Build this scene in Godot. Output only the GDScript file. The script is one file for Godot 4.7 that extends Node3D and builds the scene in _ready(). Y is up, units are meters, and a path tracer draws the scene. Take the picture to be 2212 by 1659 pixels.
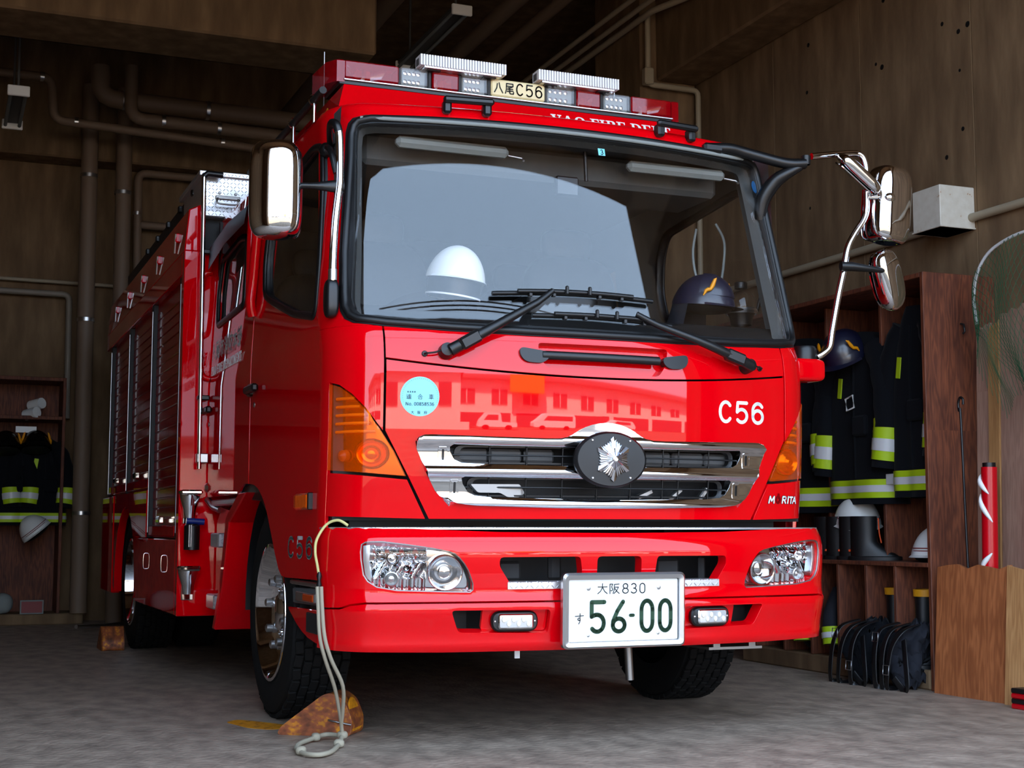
extends Node3D
# Fire station bay with a red fire engine, seen from the open door.

class MB:
	var v := PackedVector3Array()
	var n := PackedVector3Array()
	var t := PackedVector2Array()
	var ix := PackedInt32Array()
	func vert(p: Vector3, nn: Vector3, uv := Vector2.ZERO) -> int:
		v.append(p)
		n.append(nn)
		t.append(uv)
		return v.size() - 1
	func face(a: int, b: int, c: int) -> void:
		# Godot draws clockwise faces: order them by the normals given
		var g := (v[b] - v[a]).cross(v[c] - v[a])
		if g.length_squared() < 1e-18:
			return
		if g.dot(n[a] + n[b] + n[c]) > 0.0:
			ix.append_array([a, c, b])
		else:
			ix.append_array([a, b, c])
	func tri(a: Vector3, b: Vector3, c: Vector3, out: Vector3) -> void:
		var g := (b - a).cross(c - a).normalized()
		if g.dot(out) < 0.0:
			g = -g
		face(vert(a, g), vert(b, g), vert(c, g))
	func quad(a: Vector3, b: Vector3, c: Vector3, d: Vector3, out: Vector3) -> void:
		var g := (c - a).cross(d - b).normalized()
		if g.dot(out) < 0.0:
			g = -g
		var i := vert(a, g, Vector2(0, 1))
		vert(b, g, Vector2(1, 1))
		vert(c, g, Vector2(1, 0))
		vert(d, g, Vector2(0, 0))
		face(i, i + 1, i + 2)
		face(i, i + 2, i + 3)
	func mesh(o: Vector3) -> ArrayMesh:
		var a := []
		a.resize(Mesh.ARRAY_MAX)
		var w := v
		if o != Vector3.ZERO:
			w = PackedVector3Array()
			for p in v:
				w.append(p - o)
		a[Mesh.ARRAY_VERTEX] = w
		a[Mesh.ARRAY_NORMAL] = n
		a[Mesh.ARRAY_TEX_UV] = t
		a[Mesh.ARRAY_INDEX] = ix
		var m := ArrayMesh.new()
		m.add_surface_from_arrays(Mesh.PRIMITIVE_TRIANGLES, a)
		return m

var M := {}
var org := {}
var used := {}
var T: Node3D
var rng := RandomNumberGenerator.new()

# ---------------------------------------------------------------- bookkeeping
func numbered(called: String) -> String:
	if not used.has(called):
		used[called] = 0
		return called
	used[called] += 1
	return "%s_%03d" % [called, used[called]]

func thing(called: String, label: String, category: String, at := Vector3.ZERO, group := "") -> Node3D:
	var o := Node3D.new()
	o.name = numbered(called)
	add_child(o)
	o.position = at
	org[o] = at
	o.set_meta("label", label)
	o.set_meta("category", category)
	if group:
		o.set_meta("group", group)
	return o

func obj(called: String, mb: MB, m: Material, parent: Node3D = null, label := "") -> MeshInstance3D:
	var o := MeshInstance3D.new()
	var par: Node3D = parent if parent else self
	o.name = numbered(called) if par == self else called
	var at: Vector3 = org.get(par, Vector3.ZERO)
	if par == self and mb.v.size():
		var lo := mb.v[0]
		var hi := mb.v[0]
		for p in mb.v:
			lo = lo.min(p)
			hi = hi.max(p)
		at = Vector3((lo.x + hi.x) / 2, lo.y, (lo.z + hi.z) / 2)
		o.position = at
	org[o] = at
	o.mesh = mb.mesh(at)
	o.material_override = m
	par.add_child(o, true)
	if label:
		o.set_meta("label", label)
	return o

func one(called: String, mb: MB, m: Material, label: String, category: String, group := "") -> MeshInstance3D:
	var o := obj(called, mb, m)
	o.set_meta("label", label)
	o.set_meta("category", category)
	if group:
		o.set_meta("group", group)
	return o

func struct(called: String, mb: MB, m: Material, label := "") -> MeshInstance3D:
	var o := obj(called, mb, m)
	o.set_meta("kind", "structure")
	if label:
		o.set_meta("label", label)
	return o

# ---------------------------------------------------------------- shapes
func box(mb: MB, c: Vector3, s: Vector3, b := Basis(), bev := 0.0) -> void:
	var h := s / 2
	bev = minf(bev, minf(h.x, minf(h.y, h.z)) * 0.95)
	for ax in 3:
		var u := (ax + 1) % 3
		var w := (ax + 2) % 3
		for sg in [-1.0, 1.0]:
			var q := []
			for k in [[-1, -1], [1, -1], [1, 1], [-1, 1]]:
				var p := Vector3.ZERO
				p[ax] = sg * h[ax]
				p[u] = k[0] * (h[u] - bev)
				p[w] = k[1] * (h[w] - bev)
				q.append(c + b * p)
			var o := Vector3.ZERO
			o[ax] = sg
			mb.quad(q[0], q[1], q[2], q[3], b * o)
	if bev <= 0.0:
		return
	for ax in 3:
		var u := (ax + 1) % 3
		var w := (ax + 2) % 3
		for su in [-1.0, 1.0]:
			for sw in [-1.0, 1.0]:
				var q := []
				for k in [[-1, 0], [1, 0], [1, 1], [-1, 1]]:
					var p := Vector3.ZERO
					p[ax] = k[0] * (h[ax] - bev)
					p[u] = su * (h[u] - (bev if k[1] == 0 else 0.0))
					p[w] = sw * (h[w] - (0.0 if k[1] == 0 else bev))
					q.append(c + b * p)
				var o := Vector3.ZERO
				o[u] = su
				o[w] = sw
				mb.quad(q[0], q[1], q[2], q[3], b * o)
	for sx in [-1.0, 1.0]:
		for sy in [-1.0, 1.0]:
			for sz in [-1.0, 1.0]:
				var p := Vector3(sx * h.x, sy * h.y, sz * h.z)
				var dx := Vector3(sx * bev, 0, 0)
				var dy := Vector3(0, sy * bev, 0)
				var dz := Vector3(0, 0, sz * bev)
				mb.tri(c + b * (p - dy - dz), c + b * (p - dx - dz), c + b * (p - dx - dy), b * Vector3(sx, sy, sz))

func slab(mb: MB, lo: Vector3, hi: Vector3, bev := 0.0) -> void:
	box(mb, (lo + hi) / 2, (hi - lo).abs(), Basis(), bev)

func spline(p: Array, per := 6, closed := false) -> PackedVector3Array:
	var out := PackedVector3Array()
	var n := p.size()
	for i in (n if closed else n - 1):
		var a: Vector3 = p[(i - 1 + n) % n] if closed else p[maxi(i - 1, 0)]
		var b: Vector3 = p[i]
		var c: Vector3 = p[(i + 1) % n]
		var d: Vector3 = p[(i + 2) % n] if closed else p[mini(i + 2, n - 1)]
		for k in per:
			out.append(b.cubic_interpolate(c, a, d, float(k) / per))
	if not closed:
		out.append(p[n - 1])
	return out

# a swept tube; rad: number or array, flat squeezes it along hint
func tube(mb: MB, pts: PackedVector3Array, rad, sides := 10, closed := false, hint := Vector3.ZERO, flat := 1.0) -> void:
	var n := pts.size()
	if n < 2:
		return
	var base := mb.v.size()
	var up := Vector3.ZERO
	var rows := n + 1 if closed else n
	for r in rows:
		var i := r % n
		var a := pts[(i - 1 + n) % n] if closed or i > 0 else pts[i]
		var c := pts[(i + 1) % n] if closed or i < n - 1 else pts[i]
		var d := (c - a).normalized()
		if hint != Vector3.ZERO:
			up = (hint - d * hint.dot(d)).normalized()
		elif up == Vector3.ZERO:
			up = d.cross(Vector3.RIGHT if absf(d.x) < 0.8 else Vector3.UP).normalized()
		else:
			up = (up - d * up.dot(d)).normalized()
		var s := d.cross(up)
		var rr: float = rad if rad is float else rad[i]
		for k in sides:
			var t := TAU * k / sides
			mb.vert(pts[i] + up * cos(t) * rr * flat + s * sin(t) * rr, (up * cos(t) / flat + s * sin(t)).normalized(), Vector2(float(k) / sides, float(r)))
	for r in rows - 1:
		for k in sides:
			var k2 := (k + 1) % sides
			mb.face(base + r * sides + k, base + r * sides + k2, base + (r + 1) * sides + k2)
			mb.face(base + r * sides + k, base + (r + 1) * sides + k2, base + (r + 1) * sides + k)
	if not closed:
		for e in 2:
			var row := 0 if e == 0 else n - 1
			var o := (pts[0] - pts[1] if e == 0 else pts[n - 1] - pts[n - 2]).normalized()
			var ci := mb.vert(pts[row], o)
			var f := mb.v.size()
			for k in sides:
				mb.vert(mb.v[base + row * sides + k], o)
			for k in sides:
				mb.face(ci, f + k, f + (k + 1) % sides)

func rod(mb: MB, a: Vector3, b: Vector3, r: float, sides := 10) -> void:
	tube(mb, PackedVector3Array([a, b]), r, sides)

# profile: (radius, height) along the y axis of xf
func lathe(mb: MB, prof: Array, xf: Transform3D, seg := 24, sx := 1.0) -> void:
	var n := prof.size()
	var nr := []
	for i in n - 1:
		var d: Vector2 = prof[i + 1] - prof[i]
		nr.append(Vector2(d.y, -d.x).normalized())
	# orient: the outside is where radius grows from the axis, or along the height for flat faces
	for i in n - 1:
		var a: Vector2 = prof[i]
		var b: Vector2 = prof[i + 1]
		if (b - a).length() < 1e-6:
			continue
		var na: Vector2 = nr[i]
		var nb: Vector2 = nr[i]
		if i > 0 and nr[i - 1].dot(nr[i]) > 0.75:
			na = (nr[i - 1] + nr[i]).normalized()
		if i < n - 2 and nr[i + 1].dot(nr[i]) > 0.75:
			nb = (nr[i + 1] + nr[i]).normalized()
		var base := mb.v.size()
		for k in seg + 1:
			var t := TAU * k / seg
			var c := Vector3(cos(t), 0, sin(t))
			for e in [[a, na], [b, nb]]:
				var p := Vector3(c.x * e[0].x * sx, e[0].y, c.z * e[0].x)
				mb.vert(xf * p, (xf.basis * Vector3(c.x * e[1].x, e[1].y, c.z * e[1].x)).normalized(), Vector2(float(k) / seg, float(i)))
		for k in seg:
			var q := base + k * 2
			mb.face(q, q + 1, q + 3)
			mb.face(q, q + 3, q + 2)

func along(at: Vector3, axis: Vector3) -> Transform3D:
	var y := axis.normalized()
	var x := y.cross(Vector3.BACK if absf(y.z) < 0.9 else Vector3.UP).normalized()
	return Transform3D(Basis(x, y, x.cross(y)), at)

func disc(mb: MB, at: Vector3, axis: Vector3, r: float, h: float, bev := 0.0, seg := 20) -> void:
	lathe(mb, [Vector2(r, 0), Vector2(r, h - bev), Vector2(r - bev, h), Vector2(0, h)] if bev > 0 else [Vector2(r, 0), Vector2(r, h), Vector2(0, h)], along(at, axis), seg)

func ball(mb: MB, c: Vector3, r: Vector3, b := Basis(), nu := 20, nv := 12, v0 := -1.0, v1 := 1.0) -> void:
	var base := mb.v.size()
	for j in nv + 1:
		var a := lerpf(v0, v1, float(j) / nv) * PI / 2
		for i in nu + 1:
			var t := TAU * i / nu
			var d := Vector3(cos(a) * cos(t), sin(a), cos(a) * sin(t))
			mb.vert(c + b * (d * r), (b * (d / r)).normalized())
	for j in nv:
		for i in nu:
			var q := base + j * (nu + 1) + i
			mb.face(q, q + 1, q + nu + 2)
			mb.face(q, q + nu + 2, q + nu + 1)

# rows of points to a smooth surface; wrap joins the ends of each row
func grid(mb: MB, rows: Array, wrap := false, outward := Vector3.ZERO) -> void:
	var nr := rows.size()
	var nc: int = rows[0].size()
	var base := mb.v.size()
	var mid := Vector3.ZERO
	for r in rows:
		for p in r:
			mid += p
	mid /= float(nr * nc)
	for j in nr:
		for i in nc:
			var p: Vector3 = rows[j][i]
			var il := (i - 1 + nc) % nc if wrap else maxi(i - 1, 0)
			var ir := (i + 1) % nc if wrap else mini(i + 1, nc - 1)
			var du: Vector3 = rows[j][ir] - rows[j][il]
			if du.length_squared() < 1e-12:
				var jj := j + 1 if j == 0 else j - 1
				du = rows[jj][ir] - rows[jj][il]
			var dv: Vector3 = rows[mini(j + 1, nr - 1)][i] - rows[maxi(j - 1, 0)][i]
			var nn := du.cross(dv).normalized()
			var o := outward if outward != Vector3.ZERO else p - mid
			mb.vert(p, nn if nn.dot(o) >= 0.0 else -nn, Vector2(float(i) / nc, float(j) / nr))
	for j in nr - 1:
		for i in (nc if wrap else nc - 1):
			var q := base + j * nc + i
			var q2 := base + j * nc + (i + 1) % nc
			mb.face(q, q2, q2 + nc)
			mb.face(q, q2 + nc, q + nc)

func poly2(a: Array) -> PackedVector2Array:
	var p := PackedVector2Array()
	for k in a:
		p.append(k if k is Vector2 else Vector2(k[0], k[1]))
	return p

# half outline (x >= 0, from the top middle to the bottom middle) to a whole one
func mirrored(a: Array) -> PackedVector2Array:
	var p := poly2(a)
	for i in range(a.size() - 1, -1, -1):
		if absf(a[i][0]) > 1e-6:
			p.append(Vector2(-a[i][0], a[i][1]))
	return p

func flip(p: PackedVector2Array, s: float) -> PackedVector2Array:
	var o := PackedVector2Array()
	for k in p:
		o.append(Vector2(k.x * s, k.y))
	return o

func dense(p: PackedVector2Array, step: float) -> PackedVector2Array:
	var o := PackedVector2Array()
	for i in p.size():
		var a := p[i]
		var b := p[(i + 1) % p.size()]
		var k := maxi(1, ceili(a.distance_to(b) / step))
		for j in k:
			o.append(a.lerp(b, float(j) / k))
	return o

func rounded(p: PackedVector2Array, r: float, per := 4) -> PackedVector2Array:
	var o := PackedVector2Array()
	var n := p.size()
	for i in n:
		var a := p[(i - 1 + n) % n]
		var b := p[i]
		var c := p[(i + 1) % n]
		var ra := minf(r, a.distance_to(b) * 0.49)
		var rc := minf(r, c.distance_to(b) * 0.49)
		var s := b + (a - b).normalized() * ra
		var e := b + (c - b).normalized() * rc
		for k in per + 1:
			var t := float(k) / per
			o.append(s.lerp(b, t).lerp(b.lerp(e, t), t))
	return o

func rect(x0: float, y0: float, x1: float, y1: float) -> PackedVector2Array:
	return PackedVector2Array([Vector2(x0, y0), Vector2(x1, y0), Vector2(x1, y1), Vector2(x0, y1)])

func oval(cx: float, cy: float, rx: float, ry: float, n := 28) -> PackedVector2Array:
	var o := PackedVector2Array()
	for i in n:
		o.append(Vector2(cx + cos(TAU * i / n) * rx, cy + sin(TAU * i / n) * ry))
	return o

# an extruded outline: local xy, from z = d0 to d1 of xf, its front edge chamfered
func prism(mb: MB, poly: PackedVector2Array, d0: float, d1: float, xf := Transform3D(), bev := 0.0) -> void:
	var p := poly
	if Geometry2D.is_polygon_clockwise(p):
		p = p.duplicate()
		p.reverse()
	var n := p.size()
	var q := p
	var hb := bev
	if bev > 0.0:
		q = PackedVector2Array()
		for i in n:
			var e0 := (p[i] - p[(i - 1 + n) % n]).normalized()
			var e1 := (p[(i + 1) % n] - p[i]).normalized()
			var n0 := Vector2(-e0.y, e0.x)
			var n1 := Vector2(-e1.y, e1.x)
			var m := (n0 + n1)
			m = m / maxf(m.length_squared() / 2.0, 0.3)
			q.append(p[i] + m * bev)
	var sg := signf(d1 - d0)
	var zb := d1 - sg * hb
	var fz := xf.basis.z.normalized() * sg
	var tr := Geometry2D.triangulate_polygon(q)
	if tr.is_empty():
		tr = Geometry2D.triangulate_polygon(p)
		q = p
	var base := mb.v.size()
	for k in q:
		mb.vert(xf * Vector3(k.x, k.y, d1), fz, k)
	for i in range(0, tr.size(), 3):
		mb.face(base + tr[i], base + tr[i + 1], base + tr[i + 2])
	base = mb.v.size()
	for k in p:
		mb.vert(xf * Vector3(k.x, k.y, d0), -fz, k)
	tr = Geometry2D.triangulate_polygon(p)
	for i in range(0, tr.size(), 3):
		mb.face(base + tr[i], base + tr[i + 1], base + tr[i + 2])
	var en := []
	for i in n:
		var e := p[(i + 1) % n] - p[i]
		en.append(Vector2(e.y, -e.x).normalized())
	for i in n:
		var j := (i + 1) % n
		var na: Vector2 = en[i]
		var nb: Vector2 = en[i]
		if en[(i - 1 + n) % n].dot(en[i]) > 0.7:
			na = (en[i] + en[(i - 1 + n) % n]).normalized()
		if en[j].dot(en[i]) > 0.7:
			nb = (en[i] + en[j]).normalized()
		var wa := xf.basis * Vector3(na.x, na.y, 0)
		var wb := xf.basis * Vector3(nb.x, nb.y, 0)
		var i0 := mb.vert(xf * Vector3(p[i].x, p[i].y, d0), wa)
		mb.vert(xf * Vector3(p[j].x, p[j].y, d0), wb)
		mb.vert(xf * Vector3(p[j].x, p[j].y, zb), wb)
		mb.vert(xf * Vector3(p[i].x, p[i].y, zb), wa)
		mb.face(i0, i0 + 1, i0 + 2)
		mb.face(i0, i0 + 2, i0 + 3)
		if bev > 0.0:
			i0 = mb.vert(xf * Vector3(p[i].x, p[i].y, zb), (wa.normalized() + fz).normalized())
			mb.vert(xf * Vector3(p[j].x, p[j].y, zb), (wb.normalized() + fz).normalized())
			mb.vert(xf * Vector3(q[j].x, q[j].y, d1), (wb.normalized() + fz).normalized())
			mb.vert(xf * Vector3(q[i].x, q[i].y, d1), (wa.normalized() + fz).normalized())
			mb.face(i0, i0 + 1, i0 + 2)
			mb.face(i0, i0 + 2, i0 + 3)

# ---------------------------------------------------------------- sheets bent over a surface f(a, b)
func normal_at(f: Callable, a: float, b: float) -> Vector3:
	var e := 0.002
	var p: Vector3 = f.call(a, b)
	var d1: Vector3 = f.call(a + e, b) - f.call(a - e, b)
	var d2: Vector3 = f.call(a, b + e) - f.call(a, b - e)
	var g := d1.cross(d2).normalized()
	var out := p - Vector3(0, p.y - 0.05, -1.0)
	return g if g.dot(out) >= 0.0 else -g

func sheet(mb: MB, poly: PackedVector2Array, holes: Array, f: Callable, off := 0.0, depth := 0.015, step := 0.05) -> void:
	var lo := poly[0]
	var hi := poly[0]
	for p in poly:
		lo = lo.min(p)
		hi = hi.max(p)
	var nx := maxi(1, ceili((hi.x - lo.x) / step))
	var ny := maxi(1, ceili((hi.y - lo.y) / step))
	var cache := {}
	for i in nx:
		for j in ny:
			var c0 := Vector2(lerpf(lo.x, hi.x, float(i) / nx), lerpf(lo.y, hi.y, float(j) / ny))
			var c1 := Vector2(lerpf(lo.x, hi.x, float(i + 1) / nx), lerpf(lo.y, hi.y, float(j + 1) / ny))
			var pcs: Array = Geometry2D.intersect_polygons(rect(c0.x, c0.y, c1.x, c1.y), poly)
			for h in holes:
				var nxt := []
				for pc in pcs:
					nxt.append_array(Geometry2D.clip_polygons(pc, h))
				pcs = nxt
			for pc in pcs:
				var tr := Geometry2D.triangulate_polygon(pc)
				if tr.is_empty():
					continue
				var id := []
				for q in pc:
					var key := Vector2i(roundi(q.x * 20000), roundi(q.y * 20000))
					if not cache.has(key):
						var nn := normal_at(f, q.x, q.y)
						cache[key] = mb.vert(f.call(q.x, q.y) + nn * off, nn, q)
					id.append(cache[key])
				for k in range(0, tr.size(), 3):
					mb.face(id[tr[k]], id[tr[k + 1]], id[tr[k + 2]])
	if depth == 0.0:
		return
	var rings := [poly]
	rings.append_array(holes)
	for r in rings.size():
		var ring := dense(rings[r], step)
		var cw := Geometry2D.is_polygon_clockwise(ring)
		var n := ring.size()
		var row := []
		for i in n:
			var d := ring[(i + 1) % n] - ring[(i - 1 + n) % n]
			var o2 := Vector2(d.y, -d.x).normalized() * (-1.0 if cw else 1.0) * (1.0 if r == 0 else -1.0)
			var q := ring[i]
			var nn := normal_at(f, q.x, q.y)
			var o3: Vector3 = f.call(q.x + o2.x * 0.002, q.y + o2.y * 0.002) - f.call(q.x, q.y)
			o3 = o3.normalized()
			var p: Vector3 = f.call(q.x, q.y) + nn * off
			row.append([mb.vert(p, (o3 + nn * 0.8).normalized()), mb.vert(p - nn * minf(depth, 0.004), o3), mb.vert(p - nn * depth, o3)])
		for i in n:
			var a: Array = row[i]
			var b: Array = row[(i + 1) % n]
			for k in 2:
				mb.face(a[k], b[k], b[k + 1])
				mb.face(a[k], b[k + 1], a[k + 1])

# a line drawn on a surface, to sweep a tube along
func on(f: Callable, pts: PackedVector2Array, off := 0.0) -> PackedVector3Array:
	var o := PackedVector3Array()
	for q in pts:
		o.append(f.call(q.x, q.y) + normal_at(f, q.x, q.y) * off)
	return o

func line2(a: Vector2, b: Vector2, n := 12) -> PackedVector2Array:
	var o := PackedVector2Array()
	for i in n + 1:
		o.append(a.lerp(b, float(i) / n))
	return o

# ---------------------------------------------------------------- lettering drawn with strokes
func arc(cx: float, cy: float, rx: float, ry: float, a0: float, a1: float, n := 12) -> Array:
	var o := []
	for i in n + 1:
		var a := deg_to_rad(lerpf(a0, a1, float(i) / n))
		o.append(Vector2(cx + cos(a) * rx, cy + sin(a) * ry))
	return o

func glyph(ch: String) -> Array:
	var s := []
	match ch:
		"C": s = [arc(.5, .5, .42, .5, 42, 318, 18)]
		"5": s = [[Vector2(.86, 1), Vector2(.18, 1), Vector2(.13, .52)] + arc(.47, .33, .4, .33, 130, -140, 16)]
		"6": s = [arc(.5, .32, .38, .32, 0, 360, 20), [Vector2(.84, .84)] + arc(.52, .62, .4, .38, 60, 180, 10) + [Vector2(.12, .32)]]
		"0": s = [arc(.5, .7, .36, .3, 0, 180, 10) + arc(.5, .3, .36, .3, 180, 360, 10) + [Vector2(.86, .7)]]
		"8": s = [arc(.5, .75, .33, .25, 0, 360, 18), arc(.5, .26, .4, .26, 0, 360, 18)]
		"3": s = [arc(.46, .75, .34, .25, 150, -90, 14) + arc(.46, .26, .4, .26, 90, -150, 14)]
		"1": s = [[Vector2(.3, .85), Vector2(.5, 1), Vector2(.5, 0)]]
		"-": s = [[Vector2(.2, .5), Vector2(.8, .5)]]
		"M": s = [[Vector2(.05, 0), Vector2(.15, 1), Vector2(.5, .3), Vector2(.85, 1), Vector2(.95, 0)]]
		"O": s = [arc(.5, .5, .4, .45, 0, 360, 18)]
		"R": s = [[Vector2(.1, 0), Vector2(.1, 1), Vector2(.55, 1)] + arc(.58, .75, .3, .25, 90, -90, 8) + [Vector2(.1, .5)], [Vector2(.5, .5), Vector2(.92, 0)]]
		"I": s = [[Vector2(.5, 0), Vector2(.5, 1)]]
		"T": s = [[Vector2(0, .95), Vector2(1, .95)], [Vector2(.5, .95), Vector2(.5, 0)]]
		"A": s = [[Vector2(0, 0), Vector2(.5, 1), Vector2(1, 0)], [Vector2(.2, .35), Vector2(.8, .35)]]
		"八": s = [[Vector2(.36, .82), Vector2(.3, .45), Vector2(.05, .05)], [Vector2(.56, .9), Vector2(.66, .5), Vector2(.97, .05)]]
		"尾": s = [[Vector2(.15, .93), Vector2(.88, .93), Vector2(.88, .7), Vector2(.15, .7)], [Vector2(.15, .93), Vector2(.14, .4), Vector2(.03, .05)], [Vector2(.75, .62), Vector2(.3, .54)], [Vector2(.28, .4), Vector2(.85, .46)], [Vector2(.24, .23), Vector2(.9, .3)], [Vector2(.52, .58), Vector2(.52, .1), Vector2(.6, .04), Vector2(.93, .04), Vector2(.95, .2)]]
		"市": s = [[Vector2(.5, 1), Vector2(.5, .82)], [Vector2(.03, .8), Vector2(.97, .8)], [Vector2(.18, .12), Vector2(.18, .6), Vector2(.83, .6), Vector2(.83, .15), Vector2(.74, .12)], [Vector2(.5, .8), Vector2(.5, 0)]]
		"消": s = [[Vector2(.08, .95), Vector2(.22, .82)], [Vector2(.02, .65), Vector2(.17, .53)], [Vector2(.03, .03), Vector2(.22, .36)], [Vector2(.64, 1), Vector2(.64, .66)], [Vector2(.38, .93), Vector2(.47, .74)], [Vector2(.92, .95), Vector2(.8, .74)], [Vector2(.4, .0), Vector2(.4, .64), Vector2(.88, .64), Vector2(.88, .05), Vector2(.8, .02)], [Vector2(.4, .44), Vector2(.88, .44)], [Vector2(.4, .24), Vector2(.88, .24)]]
		"防", "阪", "部b": s = [[Vector2(.06, 0), Vector2(.06, .95), Vector2(.32, .95), Vector2(.22, .66), Vector2(.34, .42), Vector2(.24, .28), Vector2(.14, .3)]]
		"本": s = [[Vector2(.05, .72), Vector2(.95, .72)], [Vector2(.5, 1), Vector2(.5, 0)], [Vector2(.46, .7), Vector2(.3, .4), Vector2(.03, .18)], [Vector2(.54, .7), Vector2(.7, .4), Vector2(.97, .18)], [Vector2(.28, .2), Vector2(.72, .2)]]
		"大": s = [[Vector2(.05, .68), Vector2(.95, .68)], [Vector2(.5, 1), Vector2(.48, .6), Vector2(.3, .25), Vector2(.03, .02)], [Vector2(.52, .62), Vector2(.7, .25), Vector2(.97, .02)]]
		"す": s = [[Vector2(.02, .74), Vector2(.98, .8)], [Vector2(.58, 1), Vector2(.58, .45)] + arc(.46, .46, .13, .12, 0, 330, 10) + [Vector2(.6, .4), Vector2(.56, .2), Vector2(.42, 0)]]
		"合": s = [[Vector2(.5, 1), Vector2(.3, .72), Vector2(.02, .52)], [Vector2(.5, 1), Vector2(.72, .72), Vector2(.98, .52)], [Vector2(.32, .58), Vector2(.68, .58)], [Vector2(.2, 0), Vector2(.2, .4), Vector2(.8, .4), Vector2(.8, 0)], [Vector2(.2, .04), Vector2(.8, .04)]]
		"車": s = [[Vector2(.08, .9), Vector2(.92, .9)], [Vector2(.2, .3), Vector2(.2, .73), Vector2(.8, .73), Vector2(.8, .3), Vector2(.2, .3)], [Vector2(.2, .52), Vector2(.8, .52)], [Vector2(.02, .16), Vector2(.98, .16)], [Vector2(.5, 1), Vector2(.5, 0)]]
		"適": s = [[Vector2(.08, .95), Vector2(.2, .82)], [Vector2(.02, .62), Vector2(.18, .62), Vector2(.18, .25), Vector2(.04, .08)], [Vector2(.18, .2), Vector2(.3, .04), Vector2(.98, .02)], [Vector2(.36, .88), Vector2(.94, .88)], [Vector2(.64, 1), Vector2(.64, .3)], [Vector2(.36, .14), Vector2(.36, .68), Vector2(.92, .68), Vector2(.92, .14)], [Vector2(.48, .5), Vector2(.82, .5)], [Vector2(.5, .18), Vector2(.5, .34), Vector2(.8, .34), Vector2(.8, .18), Vector2(.5, .18)]]
		"府": s = [[Vector2(.55, 1), Vector2(.55, .88)], [Vector2(.1, .86), Vector2(.98, .86)], [Vector2(.14, .86), Vector2(.13, .4), Vector2(.02, .02)], [Vector2(.42, .76), Vector2(.24, .44)], [Vector2(.34, .58), Vector2(.34, 0)], [Vector2(.48, .54), Vector2(.98, .54)], [Vector2(.8, .74), Vector2(.8, .06), Vector2(.66, .06)], [Vector2(.56, .4), Vector2(.64, .26)]]
		"部": s = [[Vector2(.28, 1), Vector2(.28, .86)], [Vector2(.02, .84), Vector2(.56, .84)], [Vector2(.16, .78), Vector2(.2, .6)], [Vector2(.44, .78), Vector2(.38, .6)], [Vector2(0, .54), Vector2(.58, .54)], [Vector2(.1, 0), Vector2(.1, .4), Vector2(.5, .4), Vector2(.5, 0)], [Vector2(.1, .06), Vector2(.5, .06)]]
	if ch == "防":
		s.append_array([[Vector2(.68, 1), Vector2(.7, .84)], [Vector2(.42, .8), Vector2(.98, .8)], [Vector2(.62, .8), Vector2(.58, .4), Vector2(.38, .02)], [Vector2(.6, .56), Vector2(.9, .56), Vector2(.86, .06), Vector2(.74, .04)]])
	elif ch == "阪":
		s.append_array([[Vector2(.48, .9), Vector2(.96, .95)], [Vector2(.5, .9), Vector2(.48, .4), Vector2(.36, .02)], [Vector2(.5, .64), Vector2(.9, .64), Vector2(.72, .28), Vector2(.46, .02)], [Vector2(.56, .5), Vector2(.74, .22), Vector2(.98, .02)]])
	elif ch == "部":
		for k in glyph("部b"):
			var l := []
			for p in k:
				l.append(Vector2(.66 + (p.x - .06) * 1.2, p.y))
			s.append(l)
	return s

# f(x, y) -> [place, normal]; text box (x0, y0) w by h, stroke width sw
func stroke(mb: MB, lines: Array, f: Callable, o: Vector2, w: float, h: float, sw: float, slant := 0.0, lift := 0.0015) -> void:
	for l in lines:
		var p := PackedVector2Array()
		for k in l:
			p.append(o + Vector2(k.x * w + k.y * h * slant, k.y * h))
		for i in p.size():
			var fr: Array = f.call(p[i].x, p[i].y)
			var ci := mb.vert(fr[0] + fr[1] * lift, fr[1])
			var m := 10
			for k in m:
				var q := p[i] + Vector2(cos(TAU * k / m), sin(TAU * k / m)) * sw / 2
				fr = f.call(q.x, q.y)
				mb.vert(fr[0] + fr[1] * lift, fr[1])
			for k in m:
				mb.face(ci, ci + 1 + k, ci + 1 + (k + 1) % m)
			if i + 1 < p.size():
				var d := (p[i + 1] - p[i]).normalized()
				var nn := Vector2(-d.y, d.x) * sw / 2
				var b := mb.v.size()
				for q in [p[i] + nn, p[i + 1] + nn, p[i + 1] - nn, p[i] - nn]:
					fr = f.call(q.x, q.y)
					mb.vert(fr[0] + fr[1] * lift, fr[1])
				mb.face(b, b + 1, b + 2)
				mb.face(b, b + 2, b + 3)

func plane_of(xf: Transform3D) -> Callable:
	return func(x: float, y: float) -> Array: return [xf * Vector3(x, y, 0), xf.basis.z.normalized()]

func skin_of(f: Callable) -> Callable:
	return func(x: float, y: float) -> Array: return [f.call(x, y), normal_at(f, x, y)]

# one part for each character
func write(called: String, text: String, f: Callable, o: Vector2, w: float, h: float, gap: float, sw: float, m: String, parent: Node3D, slant := 0.0) -> void:
	var x := o.x
	for ch in text:
		var mb := MB.new()
		stroke(mb, glyph(ch), f, Vector2(x, o.y), w, h, sw, slant)
		obj(called, mb, M[m], parent)
		x += w + gap

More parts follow.
